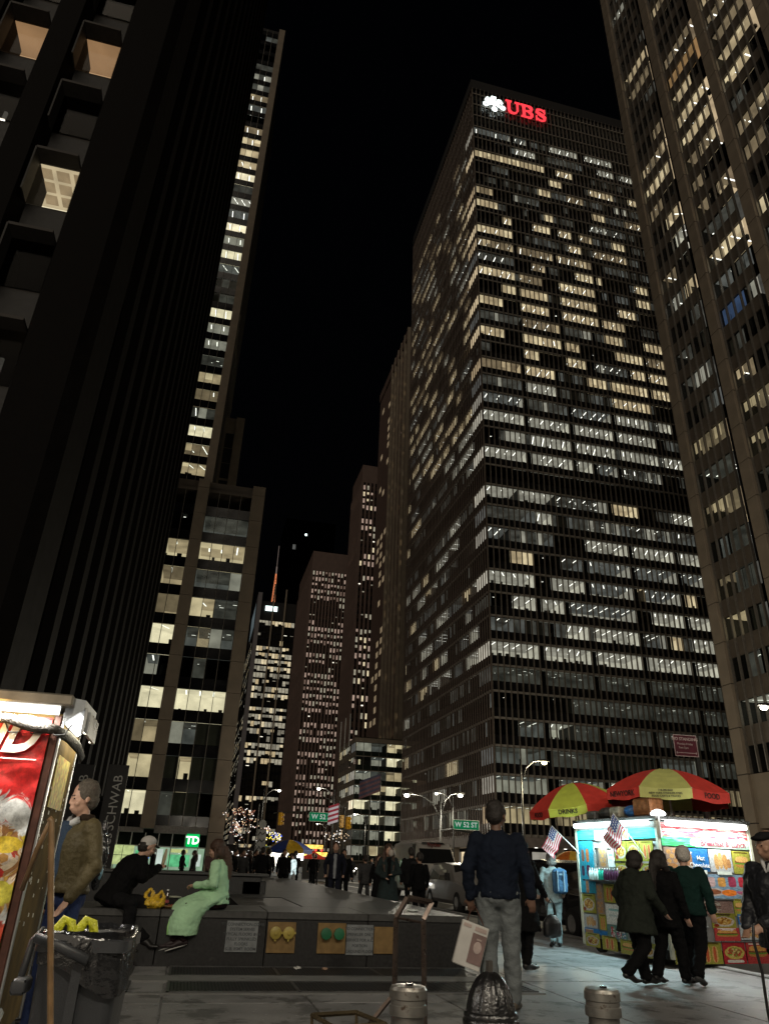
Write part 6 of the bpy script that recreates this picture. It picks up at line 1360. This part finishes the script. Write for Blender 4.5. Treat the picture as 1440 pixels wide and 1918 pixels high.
def person(label, x, y, z=0, rz=0, h=1.75, pose=STAND, skin=SK_M, hair=HA_D, hairstyle='short', top=C_blk, legs=C_blk, shoe=C_shoe, hem=.84, flare=1.0, bulk=1.0, voxel=.016, head_turn=0, head_nod=0, head_tilt=0, fingers=True, skirt=None, inner=None, sit=False, disp=.026, hood=False, group=None, cat="person", sleeves=1.0, legr=1.0, female=False, bag=None, wide=1.07):
    t = thing("person", label, cat, (x, y, z), rz, group); s = h/1.75
    t.scale = (s*wide, s*wide, s)
    p = pose; L = p['lean']; S = p['side']; hz = p['hipz']
    pelv = V((0, p.get('py', 0), hz))
    Ru = Matrix.Rotation(-L, 3, 'X') @ Matrix.Rotation(S, 3, 'Y')
    up = lambda v: pelv + Ru @ (V(v)-V((0, 0, .93)))          # standing coordinates -> leaned
    sw = .165 if female else .185
    sh = [up((-sw, 0, 1.41)), up((sw, 0, 1.41))]
    hip = [pelv+V((-.09,0,-.02)), pelv+V((.09,0,-.02))]
    neck = up((0, 0, 1.46)); 
    Rh = Ru @ Matrix.Rotation(head_turn, 3, 'Z') @ Matrix.Rotation(-head_nod, 3, 'X') @ Matrix.Rotation(head_tilt, 3, 'Y')
    hb = neck + Ru @ V((0, .012, .048)); H = lambda v: hb + Rh @ (V(v)*HEAD)
    kn = [V(q) for q in p['kn']]; an = [V(q) for q in p['an']]; to = [V(q) for q in p['toe']]; el = [V(q) for q in p['el']]; ha = [V(q) for q in p['ha']]
    # ---- one continuous body
    b = MB()
    b.ell(H((0,.0,.135)), (.074,.092,.100), 16, rot=Rh); b.ell(H((0,.030,.060)), (.056,.064,.066), 14, rot=Rh); b.ell(H((0,.062,.028)), (.026,.026,.022), 10, rot=Rh)
    b.ell(H((0,.085,.115)), (.042,.016,.022), 10, rot=Rh); b.capsule(H((0,.094,.118)), H((0,.106,.084)), .009, .0135, 8)
    b.ell(H((0,.094,.050)), (.024,.012,.007), 8, rot=Rh); b.ell(H((0,.092,.040)), (.020,.012,.007), 8, rot=Rh)
    for sx in (-1, 1):
        b.ell(H((sx*.075,.0,.098)), (.010,.019,.030), 8, rot=Rh); b.ell(H((sx*.045,.062,.075)), (.024,.022,.022), 8, rot=Rh)
    b.capsule(neck+Ru @ V((0,-.005,-.05)), H((0,-.005,.05)), .056, .052, 12)
    b.loft([[tuple(up((rx*cos(a*pi/6), ry*sin(a*pi/6), zz))) for a in range(12)] for zz, rx, ry in ((.9,.12,.085),(1.1,.11,.08),(1.3,.13,.08),(1.42,.10,.06))])
    for i, sx in ((0, -1), (1, 1)):
        b.capsule(sh[i], el[i], .04, .034, 8); b.capsule(el[i], ha[i], .034, .027, 8)
        b.capsule(hip[i], kn[i], .065, .05, 8); b.capsule(kn[i], an[i], .048, .038, 8); b.capsule(an[i], an[i].lerp(to[i], .6), .034, .026, 8)
        # hand
        d = (ha[i]-el[i]).normalized(); grip = p.get('grip', (V((0,1,-.2)) if d.z < -.5 else V((0,0,-1))))
        g = V(grip); g = (g - d*g.dot(d)); g = g.normalized() if g.length > .01 else V((0,1,0)); sd = d.cross(g).normalized()
        w0 = ha[i]; 
        b.loft([[tuple(w0+d*l+sd*(wx*cos(a*pi/4))+g*(wy*sin(a*pi/4))) for a in range(8)] for l, wx, wy in ((-.01,.024,.019),(.03,.035,.017),(.075,.041,.015),(.092,.036,.012))])
        if fingers:
            curl = p.get('curl', .5)
            for f, (off, ln) in enumerate(((-.030,.066),(-.010,.076),(.010,.071),(.029,.056))):
                q0 = w0+d*.082+sd*off; d1 = (d+g*.25*curl).normalized(); q1 = q0+d1*ln*.5; d2 = (d+g*1.2*curl).normalized(); q2 = q1+d2*ln*.32; q3 = q2+(d+g*2.6*curl).normalized()*ln*.24
                b.capsule(q0, q1, .0088, .0082, 6); b.capsule(q1, q2, .0082, .0076, 6); b.capsule(q2, q3, .0076, .0068, 6)
            q0 = w0+d*.02-sd*.026*(1 if i else 1); q1 = q0+(d*.6-sd*.7+g*.3).normalized()*.038; q2 = q1+(d*.9-sd*.1+g*.4).normalized()*.032; b.capsule(q0, q1, .0115, .010, 6); b.capsule(q1, q2, .010, .0085, 6)
    organic(b, min(voxel, .0105) if fingers else voxel, skin, "body", t, 2)
    if fingers:
        for sx in (-1, 1):
            c = MB(); c.ell(H((sx*.030,.0835,.108)), (.012,.007,.0055), 8, rot=Rh); c.build("eye", EYE, t, smooth=True)
            c = MB(); c.capsule(H((sx*.014,.099,.127)), H((sx*.044,.088,.130)), .0045, .0035, 6); c.build("eyebrow", hair if hair not in (HA_W,) else HA_G, t, smooth=True)
    # ---- hair
    c = MB()
    if hairstyle in ('short', 'crop'):
        k = 1.0 if hairstyle == 'short' else .97
        c.ell(H((0,-.012,.150)), (.082*k,.095*k,.096*k), 18, rot=Rh); c.ell(H((0,-.045,.10)), (.076*k,.062*k,.075*k), 14, rot=Rh)
        for sx in (-1, 1): c.ell(H((sx*.068,.012,.130)), (.016,.030,.042), 8, rot=Rh)
    elif hairstyle == 'long':
        c.ell(H((0,-.012,.145)), (.088,.100,.103), 18, rot=Rh); c.ell(H((0,-.055,.06)), (.085,.065,.10), 14, rot=Rh)
        for sx in (-1, 1): c.tube([H((sx*.070,.0,.13)), H((sx*.088,-.005,.03)), up((sx*.105,.045,1.40)), up((sx*.10,.095,1.27)), up((sx*.085,.11,1.14))], [(.022,.04),(.03,.05),(.034,.05),(.03,.04),(.012,.02)], 9)
        c.tube([H((0,-.08,.12)), H((0,-.10,.0)), up((0,-.115,1.33)), up((0,-.12,1.20))], [(.07,.04),(.085,.045),(.09,.03),(.05,.015)], 10)
    elif hairstyle == 'bob':
        c.ell(H((0,-.015,.135)), (.092,.103,.108), 18, rot=Rh); c.ell(H((0,-.04,.055)), (.092,.070,.070), 14, rot=Rh)
    elif hairstyle == 'cap':
        c.ell(H((0,-.035,.10)), (.078,.068,.08), 14, rot=Rh)
    if hairstyle == 'beanie': c.ell(H((0,-.012,.14)), (.092,.104,.105), 18, rot=Rh); c.ell(H((0,-.02,.10)), (.090,.098,.05), 18, rot=Rh)
    hr = organic(c, max(.010, voxel*.7), hair, "hair" if hairstyle != 'beanie' else "knit_hat", t, 2, .012, .03)
    # ---- shoes
    for i in (0, 1):
        c = MB(); d = (to[i]-an[i]); d.z = 0; d.normalize(); a = V(an[i]); e = V(to[i]); sd = V((-d.y, d.x, 0)); zt0 = max(.0, min(a.z, e.z+.06)-.055)
        heel = a-d*.06+V((0,0,-.045)); tip = e+d*.09; tip.z = e.z
        c.tube([heel, a-d*.01+V((0,0,-.02)), a.lerp(e, .5)+V((0,0,.0)), e+V((0,0,.0)), tip], [(.030,.035),(.045,.055),(.042,.045),(.046,.032),(.025,.020)], 10)
        organic(c, .014, shoe, "shoe", t, 1)
    # ---- trousers
    if legs:
        c = MB(); r0, r1, r2 = .098*legr, .072*legr, .060*legr
        c.ell(pelv+V((0,-.01,.0)), (.155*min(bulk,1.15),.125*min(bulk,1.15),.13), 16)
        for i in (0, 1):
            c.capsule(hip[i], kn[i], r0, r1, 14); c.capsule(kn[i], an[i]+(kn[i]-an[i]).normalized()*.02, r1, r2, 14)
            c.ell(an[i]+V((0,.01,.03)), (.066*legr,.07*legr,.035), 10)
        organic(c, voxel, legs, "trousers", t, 3, disp, .09)
    # ---- jacket, coat or shirt
    c = MB(); B = bulk
    if hem > .7 or sit:
        hm = hem
        c.loft([[tuple(up((rx*B*cos(a*pi/9), ry*B*sin(a*pi/9)+oy, zz))) for a in range(18)] for zz, rx, ry, oy in ((hm,.175*flare,.135*flare,0),(hm+.04,.180*flare,.14*flare,0),(1.02,.165,.128,.0),(1.12,.168,.128,0),(1.28,.195,.138,.0),(1.37,.188,.125,-.005),(1.435,.125,.095,-.01),(1.475,.068,.070,-.005))])
    else:
        c.loft([[tuple(up((rx*B*cos(a*pi/9), ry*B*sin(a*pi/9)+oy, max(zz, .1)))) for a in range(18)] for zz, rx, ry, oy in ((hem,.23*flare,.20*flare,0),(hem+.04,.235*flare,.20*flare,0),(.75,.20*(1+flare)/2,.17,0),(1.02,.165,.13,.0),(1.28,.192,.138,.0),(1.37,.185,.125,-.005),(1.435,.12,.095,-.01),(1.475,.068,.070,-.005))])
    for i in (0, 1):
        c.ell(sh[i]+Ru @ V((0,0,-.02)), (.068*B,.072*B,.07), 12)
        c.capsule(sh[i], el[i], .068*B*sleeves, .058*B*sleeves, 14); c.capsule(el[i], el[i].lerp(ha[i], .95), .058*B*sleeves, .043*B*sleeves, 14)
    if hood: c.ell(up((0,-.09,1.45)), (.10,.075,.07), 12); c.ell(up((0,-.01,1.47)), (.085,.08,.045), 12)
    c.tube([up((.055*cos(a*pi/6), .06*sin(a*pi/6)-.005, 1.475)) for a in range(0, 13)], .018, 7)
    organic(c, voxel, top, "jacket" if hem > .7 else "coat", t, 3, disp, .08)
    if inner:
        c = MB(); c.loft([[tuple(up((w*cs, yy, zz))) for cs, yy in ((-1,.10),(-.5,.146*B),(0,.152*B),(.5,.146*B),(1,.10))] for zz, w in ((hem+.02,.05),(1.1,.055),(1.3,.06),(1.42,.045),(1.455,.03))], closed=False); c.build("shirt", inner, t, smooth=True)
    if skirt:
        c = MB(); q = skirt; c.loft([[tuple(V((cx+rx*cos(a*pi/9), cy+ry*sin(a*pi/9), zz))) for a in range(18)] for cx, cy, zz, rx, ry in q['rings']]); organic(c, voxel, q['mat'], "skirt", t, 3, disp, .08)
    return t, H, up
V3 = .012
# tall man in navy jacket, seen from behind
blue, Hb, ub = person("tall man in navy jacket and pale trousers seen from behind with a paper bag", 3.32, 8.15, 0, radians(-22), 1.98,
    P_(kn=((-.10,.03,.50),(.10,.03,.50)), an=((-.09,-.10,.09),(.10,.05,.08)), toe=((-.11,.05,.04),(.13,.19,.03)), el=((-.27,-.02,1.14),(.26,-.03,1.14)), ha=((-.25,.02,.90),(.28,-.02,.92)), curl=.9),
    SK_D, HA_D, 'crop', C_navy, C_jean, mat("shoe_brown", (.10,.08,.06), .5), hem=.90, bulk=1.10, voxel=V3, head_turn=-.35, hood=False, wide=1.08, legr=1.18)
pb_ = thing("paper_bag", "white paper bag printed with a brown coffee pot, swinging from the tall man's hand", "paper bag", (2.88, 8.0, .42), radians(-14))
c = MB(); c.M = Matrix.Rotation(radians(17), 4, 'Y'); c.bbox(-.14,.14,-.045,.045,-.02,.38,.008); c.build("bag_sides", mat("bag_white", (.55,.53,.50), .6, var=.08), pb_)
c = MB(); c.M = Matrix.Rotation(radians(17), 4, 'Y'); c.box(-.01,.135,-.052,-.047,.03,.30); c.build("printed_panel", mat("bag_mauve", (.20,.13,.12), .6), pb_)
c = MB(); c.M = Matrix.Rotation(radians(17), 4, 'Y'); c.ell((.065,-.055,.18),(.042,.004,.055),12); c.box(.04,.09,-.057,-.053,.245,.26); c.box(-.12,-.04,-.05,-.047,.33,.36); c.box(.0,.12,-.05,-.047,.32,.36); c.build("pot_print", mat("bag_print_pale", (.42,.33,.30), .6), pb_)
c = MB(); c.tube([(.02,0,.38),(.06,-.0,.48),(.10,0,.53),(.14,0,.46),(.19,0,.35)], .006, 5); c.build("handle", M_rust, pb_)
# woman in black with handbag
wb, H_, u_ = person("woman in a long black coat and knit hat walking with a black handbag", 5.05, 11.4, 0, radians(-62), 1.70, P_(kn=((-.08,.03,.48),(.08,.02,.48)), an=((-.08,.10,.08),(.08,-.10,.08)), toe=((-.09,.25,.03),(.09,.06,.03)), el=((-.25,.0,1.14),(.24,.06,1.15)), ha=((-.26,.06,.90),(.24,.20,.98)), curl=.8), SK_L, C_blk, 'beanie', C_blk, C_blk, C_shoe, hem=.50, flare=1.05, voxel=.014, female=True, head_nod=.0)
hb_ = thing("handbag", "large black handbag hanging beside the woman in the long black coat", "handbag", (5.42, 11.25, .42), radians(20))
c = MB(); c.ell((0,0,.14),(.17,.08,.16),14); c.bbox(-.16,.16,-.06,.06,.0,.22,.03); organic(c, .012, mat("black_leather", (.010,.010,.011), .4, bump=.3), "bag", hb_, 2)
c = MB(); c.tube([(-.1,0,.26),(-.08,0,.42),(0,0,.50),(.08,0,.42),(.1,0,.26)], .01, 6); c.build("strap", M_blk, hb_)
# woman with blue rucksack
rw, Hr, ur = person("grey haired woman in pale jacket and jeans with a blue rucksack", 7.05, 14.5, 0, radians(-14), 1.62, P_(an=((-.08,-.12,.12),(.09,.08,.08)), toe=((-.09,.0,.03),(.11,.24,.03)), kn=((-.09,.0,.50),(.09,.06,.50)), ha=((-.26,.12,.96),(.24,.14,.98))), SK_L, HA_G, 'bob', cloth("pale_denim_jacket", (.24,.30,.31)), cloth("pale_jeans", (.24,.33,.36)), C_shoe, hem=.80, voxel=.014, female=True, legr=.92)
rk = thing("rucksack", "blue rucksack with buckled lid on the grey haired woman's back", "rucksack", (7.05+.055, 14.5-.215, .93), radians(-14))
c = MB(); c.bbox(-.14,.14,-.07,.07,-.02,.36,.04); c.ell((0,-.01,.36),(.15,.09,.06),14); c.ell((0,-.06,.10),(.11,.05,.12),12); c.tube([(-.10,.05,.36),(-.12,.18,.34),(-.12,.20,.20)],.02,6); c.tube([(.10,.05,.36),(.12,.18,.34),(.12,.20,.20)],.02,6)
organic(c, .010, cloth("rucksack_blue", (.05,.12,.22)), "pack", rk, 2, .012, .05)
c = MB(); c.box(-.07,-.05,-.125,-.075,.02,.38); c.box(.05,.07,-.125,-.075,.02,.38); c.box(-.03,.03,-.12,-.10,.30,.33); c.build("buckle_straps", cloth("strap_pale_blue", (.22,.32,.42)), rk)
# the three walkers before the cart
person("stout person in a dark padded coat, leftmost of three walking past the cart", 5.93, 9.75, 0, radians(-75), 1.58, P_(WALK_=0, lean=.10, kn=((-.10,.10,.48),(.10,-.02,.50)), an=((-.10,.16,.09),(.10,-.34,.20)), toe=((-.11,.32,.04),(.11,-.24,.10)), el=((-.26,-.02,1.16),(.26,.02,1.16)), ha=((-.26,.10,.92),(.26,.20,.95))), SK_L, HA_D, 'bob', cloth("dark_green_coat", (.020,.024,.019)), C_blk, C_shoe, hem=.66, flare=.86, bulk=1.3, voxel=.014, female=True, hood=True, head_turn=.2, wide=1.2, legr=1.2)
person("woman in black with long dark hair, middle of the three walking past the cart", 6.5, 9.95, 0, radians(-66), 1.60, P_(kn=((-.09,-.02,.50),(.09,.10,.50)), an=((-.09,-.20,.12),(.09,.14,.09)), toe=((-.10,-.06,.04),(.10,.29,.04))), SK_L, HA_D, 'long', C_blk, C_blk, C_shoe, hem=.72, flare=.9, bulk=1.15, voxel=.014, female=True, head_turn=-.3, wide=1.18, legr=1.15)
person("white haired person in dark green jacket, rightmost of three by the cart", 6.95, 10.05, 0, radians(-50), 1.68, P_(lean=.06, kn=((-.11,.20,.52),(.10,-.04,.50)), an=((-.11,.02,.09),(.11,-.38,.14)), toe=((-.12,.17,.03),(.12,-.24,.04)), el=((-.26,.0,1.15),(.27,-.06,1.15)), ha=((-.26,.12,.94),(.28,-.02,.90))), SK_L, HA_W, 'short', cloth("bottle_green", (.008,.026,.022)), C_blk, mat("shoe_striped", (.03,.03,.03), .5), hem=.84, bulk=1.18, voxel=.014, head_turn=.5, wide=1.17, legr=1.15)
# elderly man with flat cap and cane at right
cm_, Hc, uc = person("older man in a flat cap and dark quilted jacket leaning on a cane", 5.36, 6.35, 0, radians(112), 1.70, P_(lean=-.0, el=((-.23,.16,1.15),(.27,-.02,1.14)), ha=((-.05,.40,.97),(.24,.16,.92)), curl=1.2), SK_M, HA_W, 'cap', mat("quilted_dark_navy", (.010,.011,.015), .5, bump=.6, bscale=25), C_blk, C_shoe, hem=.76, bulk=1.3, wide=1.12, voxel=V3, head_turn=-.5)
c = MB(); c.tube([uc((-.065,.05,1.50)), uc((-.03,.105,1.46)), uc((.0,.125,1.38)), uc((.03,.105,1.46)), uc((.065,.05,1.50))], [(.016,.022)]*5, 6); c.build("white_collar", C_wht, cm_, smooth=True)
c = MB(); c.ell(Hc((0,-.0,.185)), (.098,.118,.048), 16); c.ell(Hc((0,.06,.165)), (.085,.085,.028), 14)
organic(c, .010, cloth("flat_cap_black", (.010,.010,.011)), "flat_cap", cm_, 2)
cn = thing("cane", "black cane with curved handle held by the older man in the flat cap", "cane", (4.70, 5.9, 0))
c = MB(); c.tube([(.0,0,.0),(-.03,0,.35),(-.02,0,.62),(-.05,0,.84),(-.03,0,.95),(.03,0,.975),(.075,0,.93),(.07,.0,.82)], .012, 8); c.build("stick", mat("cane_black", (.01,.01,.01), .3), cn, smooth=True)
# man in olive jacket by the left cart
M_olive = mat("cloth_waxed_olive", (.095,.075,.036), .6, var=.08, scale=3, spec=.3, bump=.45, bscale=40)
ol, Ho, uo = person("grey haired man in an olive waxed jacket and blue trousers facing the left cart", -.895, 6.85, 0, radians(126), 1.84, P_(lean=-.03, el=((-.25,-.06,1.15),(.26,-.08,1.14)), ha=((-.20,.08,.93),(.21,.10,.92)), an=((-.10,-.02,.08),(.10,.04,.08))), SK_L, mat("hair_greying_brown", (.085,.07,.055), .7, var=.4, scale=60, bump=.6, bscale=120), 'short', M_olive, cloth("blue_trousers", (.030,.045,.115)), C_shoe, hem=.96, flare=1.05, bulk=1.12, voxel=.011, inner=cloth("blue_jumper", (.05,.075,.12)), head_nod=.10, disp=.014, head_turn=-.28, wide=.94)
c = MB(); c.tube([uo((-.07,.07,1.47)), uo((-.02,.115,1.43)), uo((.02,.115,1.43)), uo((.07,.07,1.47))], [(.02,.03)]*4, 6); c.build("shirt_collar", mat("white_shirt", (.6,.6,.6), .6), ol, smooth=True)
c = MB(); c.tube([uo((.072*cos(a*pi/6), .075*sin(a*pi/6)-.005, 1.485-.03*(a in (2, 3, 4)))) for a in range(0, 13)], [(.022,.034)]*13, 7); organic(c, .01, cloth("brown_cord_collar", (.030,.020,.014)), "cord_collar", ol, 1)
c = MB(); c.bbox(.12,.24,.02,.14,.98,1.06,.01); c.M = None; organic(c, .012, M_olive, "pocket", ol, 1)
person("person in black standing close behind the man in olive", -.98, 7.55, 0, radians(95), 1.62, P_(ha=((-.2,.12,.95),(.2,.12,.95))), SK_M, HA_D, 'short', C_blk, C_blk, C_shoe, hem=.80, voxel=.02, fingers=False)
lb2 = thing("clear_bag", "black and clear plastic bag with a blue patch hanging behind the man in olive", "bag", (-.74, 7.15, 1.02))
c = MB(); c.tube([(0,0,.55),(.03,0,.3),(.02,0,.1),(.03,0,0)], [(.01,.02),(.06,.05),(.08,.05),(.02,.02)], 10); organic(c, .01, M_bag, "bag", lb2, 2, .03, .05)
c = MB(); c.ell((.035,-.05,.14),(.035,.012,.07),10); c.build("blue_patch", mat("patch_blue", (.14,.26,.33), .4), lb2, smooth=True)
# couple sitting on the wall
sm_, Hs, us = person("man in a black jacket and pale cap sitting on the wall eating", -.92, 11.62, 0, radians(-66), 1.80,
    dict(hipz=.76, lean=.50, side=0, kn=((.16,.34,.70),(.40,.10,.70)), an=((.34,.34,.30),(.44,.10,.26)), toe=((.42,.42,.22),(.56,.14,.20)), el=((-.26,.20,1.03),(.27,.24,1.0)), ha=((-.08,.48,1.11),(.08,.50,1.12)), curl=1.1, py=0), SK_L, HA_D, 'cap', C_blk, C_blk2, C_shoe, hem=.82, bulk=1.28, voxel=V3, head_nod=-.12, sit=True, wide=1.1, legr=1.15)
c = MB(); c.ell(Hs((0,-.012,.165)), (.088,.102,.082), 18); c.ell(Hs((0,-.02,.125)), (.090,.100,.03), 16); organic(c, .009, mat("cap_pale", (.50,.48,.46), .8, var=.06), "cap", sm_, 2)
c = MB(); c.loft([[tuple(Hs((x_, .07+y_, .150+z_))) for x_, y_ in ((-.07,0),(-.05,.055),(0,.075),(.05,.055),(.07,0),(0,.0))] for z_ in (0, .012)]); c.build("cap_peak", M_blk, sm_)
c = MB(); c.ell(Hs((0,.078,.045)), (.040,.026,.030), 10); organic(c, .008, HA_D, "beard", sm_, 1)
wr = thing("wrapped_roll", "pale wrapped roll held in the sitting man's hands", "food", (-.33, 11.90, 1.24)); c = MB(); c.tube([(0,0,-.08),(.02,0,.06),(.03,0,.16)], [.022,.027,.012], 8); c.build("wrapper", mat("wrapper_paper", (.45,.38,.25), .6, bump=.4), wr, smooth=True)
M_mint = cloth("pale_mint", (.42,.68,.43), .8, .1, .25, 70)
gw, Hg, ug = person("woman with long brown hair in a pale green coat sitting on the wall", .52, 11.66, 0, radians(72), 1.66,
    dict(hipz=.80, lean=.12, side=0, kn=((-.34,.32,.72),(-.24,.42,.74)), an=((-.40,.30,.32),(-.38,.42,.30)), toe=((-.46,.42,.25),(-.42,.54,.24)), el=((-.24,.03,1.03),(.25,.05,1.04)), ha=((-.10,.33,1.0),(.09,.35,.99)), curl=1.0, py=0), SK_L, HA_B, 'long', M_mint, cloth("dark_plum", (.020,.010,.011)), mat("trainer_plum", (.020,.010,.012), .6), hem=.88, bulk=1.04, voxel=.011, female=True, sit=True, sleeves=1.12, head_nod=.1,
    skirt=dict(mat=M_mint, rings=[(0,.06,.95,.16,.17),(-.02,.12,.88,.20,.26),(-.12,.22,.81,.24,.30),(-.25,.30,.72,.22,.26),(-.33,.33,.60,.19,.22),(-.36,.34,.48,.18,.21),(-.37,.34,.38,.17,.20)]), disp=.022)
c = MB(); c.box(-.16,-.08,.28,.60,.232,.246); 
for i_, (a_, t_) in enumerate((((-.40,.30,.32), (-.46,.42,.25)), ((-.38,.42,.30), (-.42,.54,.24)))):
    a_, t_ = V(a_), V(t_); c = MB(); d_ = (t_-a_).normalized(); c.tube([a_-d_*.06+V((0,0,-.075)), a_+V((0,0,-.068)), t_+V((0,0,-.035)), t_+d_*.09+V((0,0,-.02))], [(.03,.008),(.035,.008),(.04,.008),(.02,.006)], 8); c.build("shoe_sole", C_sole, gw, smooth=True)
c = MB(); c.tube([(-.10,.40,.83),(-.30,.53,.73),(-.43,.50,.60),(-.46,.51,.48),(-.47,.50,.38)], [(.016,.010)]*5, 6); c.build('button_placket', cloth('bright_green_placket', (.42,.80,.30)), gw, smooth=True)
# ---- the waiting crowd beyond the wall
suit, _, _ = person("man in a dark suit and open pale shirt standing among the crowd facing us", 4.45, 24, 0, radians(168), 1.86, P_(el=((-.27,-.04,1.16),(.27,-.04,1.16)), ha=((-.24,.08,.92),(.24,.08,.92))), SK_L, HA_B, 'short', cloth("suit_navy", (.012,.013,.022)), cloth("suit_trousers", (.014,.016,.028)), C_shoe, hem=.80, voxel=.018, fingers=False, inner=cloth("shirt_blue_grey", (.28,.30,.33)))
person("woman with a pale scarf in a long dark green grey coat facing us", 4.75, 18.6, 0, radians(175), 1.74, P_(el=((-.26,.03,1.14),(.26,.03,1.14)), ha=((-.06,.20,1.10),(.08,.20,1.02))), SK_L, HA_B, 'long', cloth("grey_green_coat", (.020,.028,.028)), C_blk, C_shoe, hem=.30, flare=1.25, voxel=.018, fingers=False, female=True, inner=C_blk)
sc2 = thing("scarf", "pale patterned face scarf worn by the woman in the grey green coat", "scarf", (4.75, 18.45, 1.56)); c = MB(); c.ell((.02,-.03,0),(.07,.05,.085),12); c.build("cloth", cloth("scarf_pale", (.34,.29,.25), .8, .4), sc2, smooth=True)
person("person in black with a rucksack seen from behind in front of the white van", 6.25, 21.8, 0, radians(-16), 1.76, STAND, SK_M, HA_D, 'crop', C_blk2, C_blk, C_shoe, hem=.80, bulk=1.15, voxel=.02, fingers=False)
rk2 = thing("rucksack", "black rucksack on the person in front of the white van", "rucksack", (6.31, 21.56, 1.0), radians(-16)); c = MB(); c.bbox(-.15,.15,-.08,.08,0,.42,.05); c.ell((0,-.06,.15),(.12,.06,.14),12); organic(c, .014, cloth("rucksack_black", (.018,.018,.02)), "pack", rk2, 2)
proto = {}
defs = {'a': dict(pose=STAND, hem=.80, voxel=.022, fingers=False, top=C_blk, legs=C_blk, hairstyle='short'),
        'b': dict(pose=WALK, hem=.78, voxel=.022, fingers=False, top=C_blk, legs=C_gry, hairstyle='short', bulk=1.08),
        'c': dict(pose=STAND, hem=.48, voxel=.022, fingers=False, top=C_blk2, legs=C_blk, hairstyle='long', female=True),
        'd': dict(pose=WALK2, hem=.80, voxel=.022, fingers=False, top=C_gry, legs=C_blk, hairstyle='bob', female=True)}
GR = "people crowding the far pavement"
crowd = [('a', 5.35, 27.2, 175, 1.72, "dark haired person close behind the man in the suit", C_blk, None), ('b', 5.85, 26.0, 10, 1.55, "person in dark hooded top and grey trousers, next right of the suited man", C_gry, C_gry),
 ('c', 5.75, 23.6, 170, 1.56, "shorter woman in black between the hooded back and the scarf woman", C_blk, None), ('a', 5.9, 19.8, 15, 1.60, "dark figure between the scarf woman and the rucksack wearer", C_blk, None),
 ('d', 5.5, 30.5, 160, 1.62, "woman in pale top half hidden behind the shorter woman in black", cloth("beige", (.22,.18,.15)), None), ('a', 3.95, 33, 190, 1.72, "dark figure left of the glaring white jacket", C_blk, None),
 ('d', 4.75, 36, 100, 1.62, "person in a glaring white jacket by the distant cart", emat("white_jacket_glare", (.8,1,1), .9, .5, 4), C_wht), ('b', 4.35, 37, 60, 1.60, "person in patterned pale top left of the white jacket", C_gry, C_blk),  # white jacket has its glare put into the colour as glow
 ('a', 3.5, 35, 20, 1.74, "tall dark back before the distant cart's hatch", C_blk, None), ('b', 3.15, 34, -20, 1.78, "broad dark back left of the tall dark one", C_blk2, C_blk), ('c', 2.75, 36, 30, 1.66, "long coated dark figure near the distant cart's menu", C_blk, None),
 ('a', 2.35, 34.5, 200, 1.66, "dark figure under the menu glare", C_gry, C_blk), ('d', 2.75, 40, 90, 1.66, "pale jacketed figure left under the distant cart", cloth("pale_grey", (.35,.37,.38)), cloth("pale_jeans", (.24,.33,.36))), ('b', 1.95, 33.5, 240, 1.66, "dark figure with a light bag at the crowd's left", C_blk, C_blk),
 ('a', 1.5, 35, 170, 1.62, "dark figure at the far left end of the crowd", C_blk2, None), ('c', 4.1, 44, 200, 1.6, "long haired figure in front of the distant cart's shelf", C_blk, None), ('a', 6.9, 44, 180, 1.72, "dark figure right of the distant cart", C_blk, None),
 ('b', 8.0, 50, 0, 1.72, "dark figure crossing toward the red canopy", C_blk, C_blk), ('a', -1.75, 44, 90, 1.66, "dark figure before the bank's lit glass, left one", C_blk, None), ('d', -.2, 42, 270, 1.62, "dark figure before the bank's lit glass, middle one", C_blk, C_blk), ('c', .35, 40, 100, 1.60, "figure with pale bag before the bank's lit glass", C_gry, C_blk),
 ('b', 1.15, 40, 200, 1.64, "figure in a pink grey coat behind the woman in green", cloth("pink_grey", (.20,.12,.12)), C_blk), ('a', 12.4, 60, 180, 1.7, "dark pedestrian in the crossing beyond the van", C_blk, None), ('b', 14.5, 62, 90, 1.72, "pedestrian crossing the avenue far behind the van", C_gry, C_blk)]
rc = random.Random(12)
for i in range(14):
    crowd.append((rc.choice('abcd'), rc.uniform(1.9, 6.6), rc.uniform(37, 58), rc.choice((0, 20, 160, 180, 200, 90)), rc.uniform(1.58, 1.78), 'dark figure deep in the crowd around the distant cart', rc.choice((C_blk, C_blk2, C_gry)), C_blk))
for kd, x, y, rz, h, lab, tp, lg in crowd:
    if kd not in proto:
        t, _, _ = person(lab, x, y, 0, radians(rz), h, **defs[kd], group=GR, wide=1.12, skin=SK_L if kd in 'cd' else SK_M, hair=HA_D if kd != 'c' else HA_B); proto[kd] = t
    else:
        t = copy_tree(proto[kd]); t.location = (x, y, 0); t.rotation_euler = (0, 0, radians(rz)); t.scale = (h/1.75*1.12, h/1.75*1.12, h/1.75); t["label"] = lab
    for ch in t.children:
        n = ch.name.split('.')[0]; m = tp if n in ('jacket', 'coat') else (lg if n == 'trousers' else None)
        if m and ch.material_slots: ch.material_slots[0].link = 'OBJECT'; ch.material_slots[0].material = m
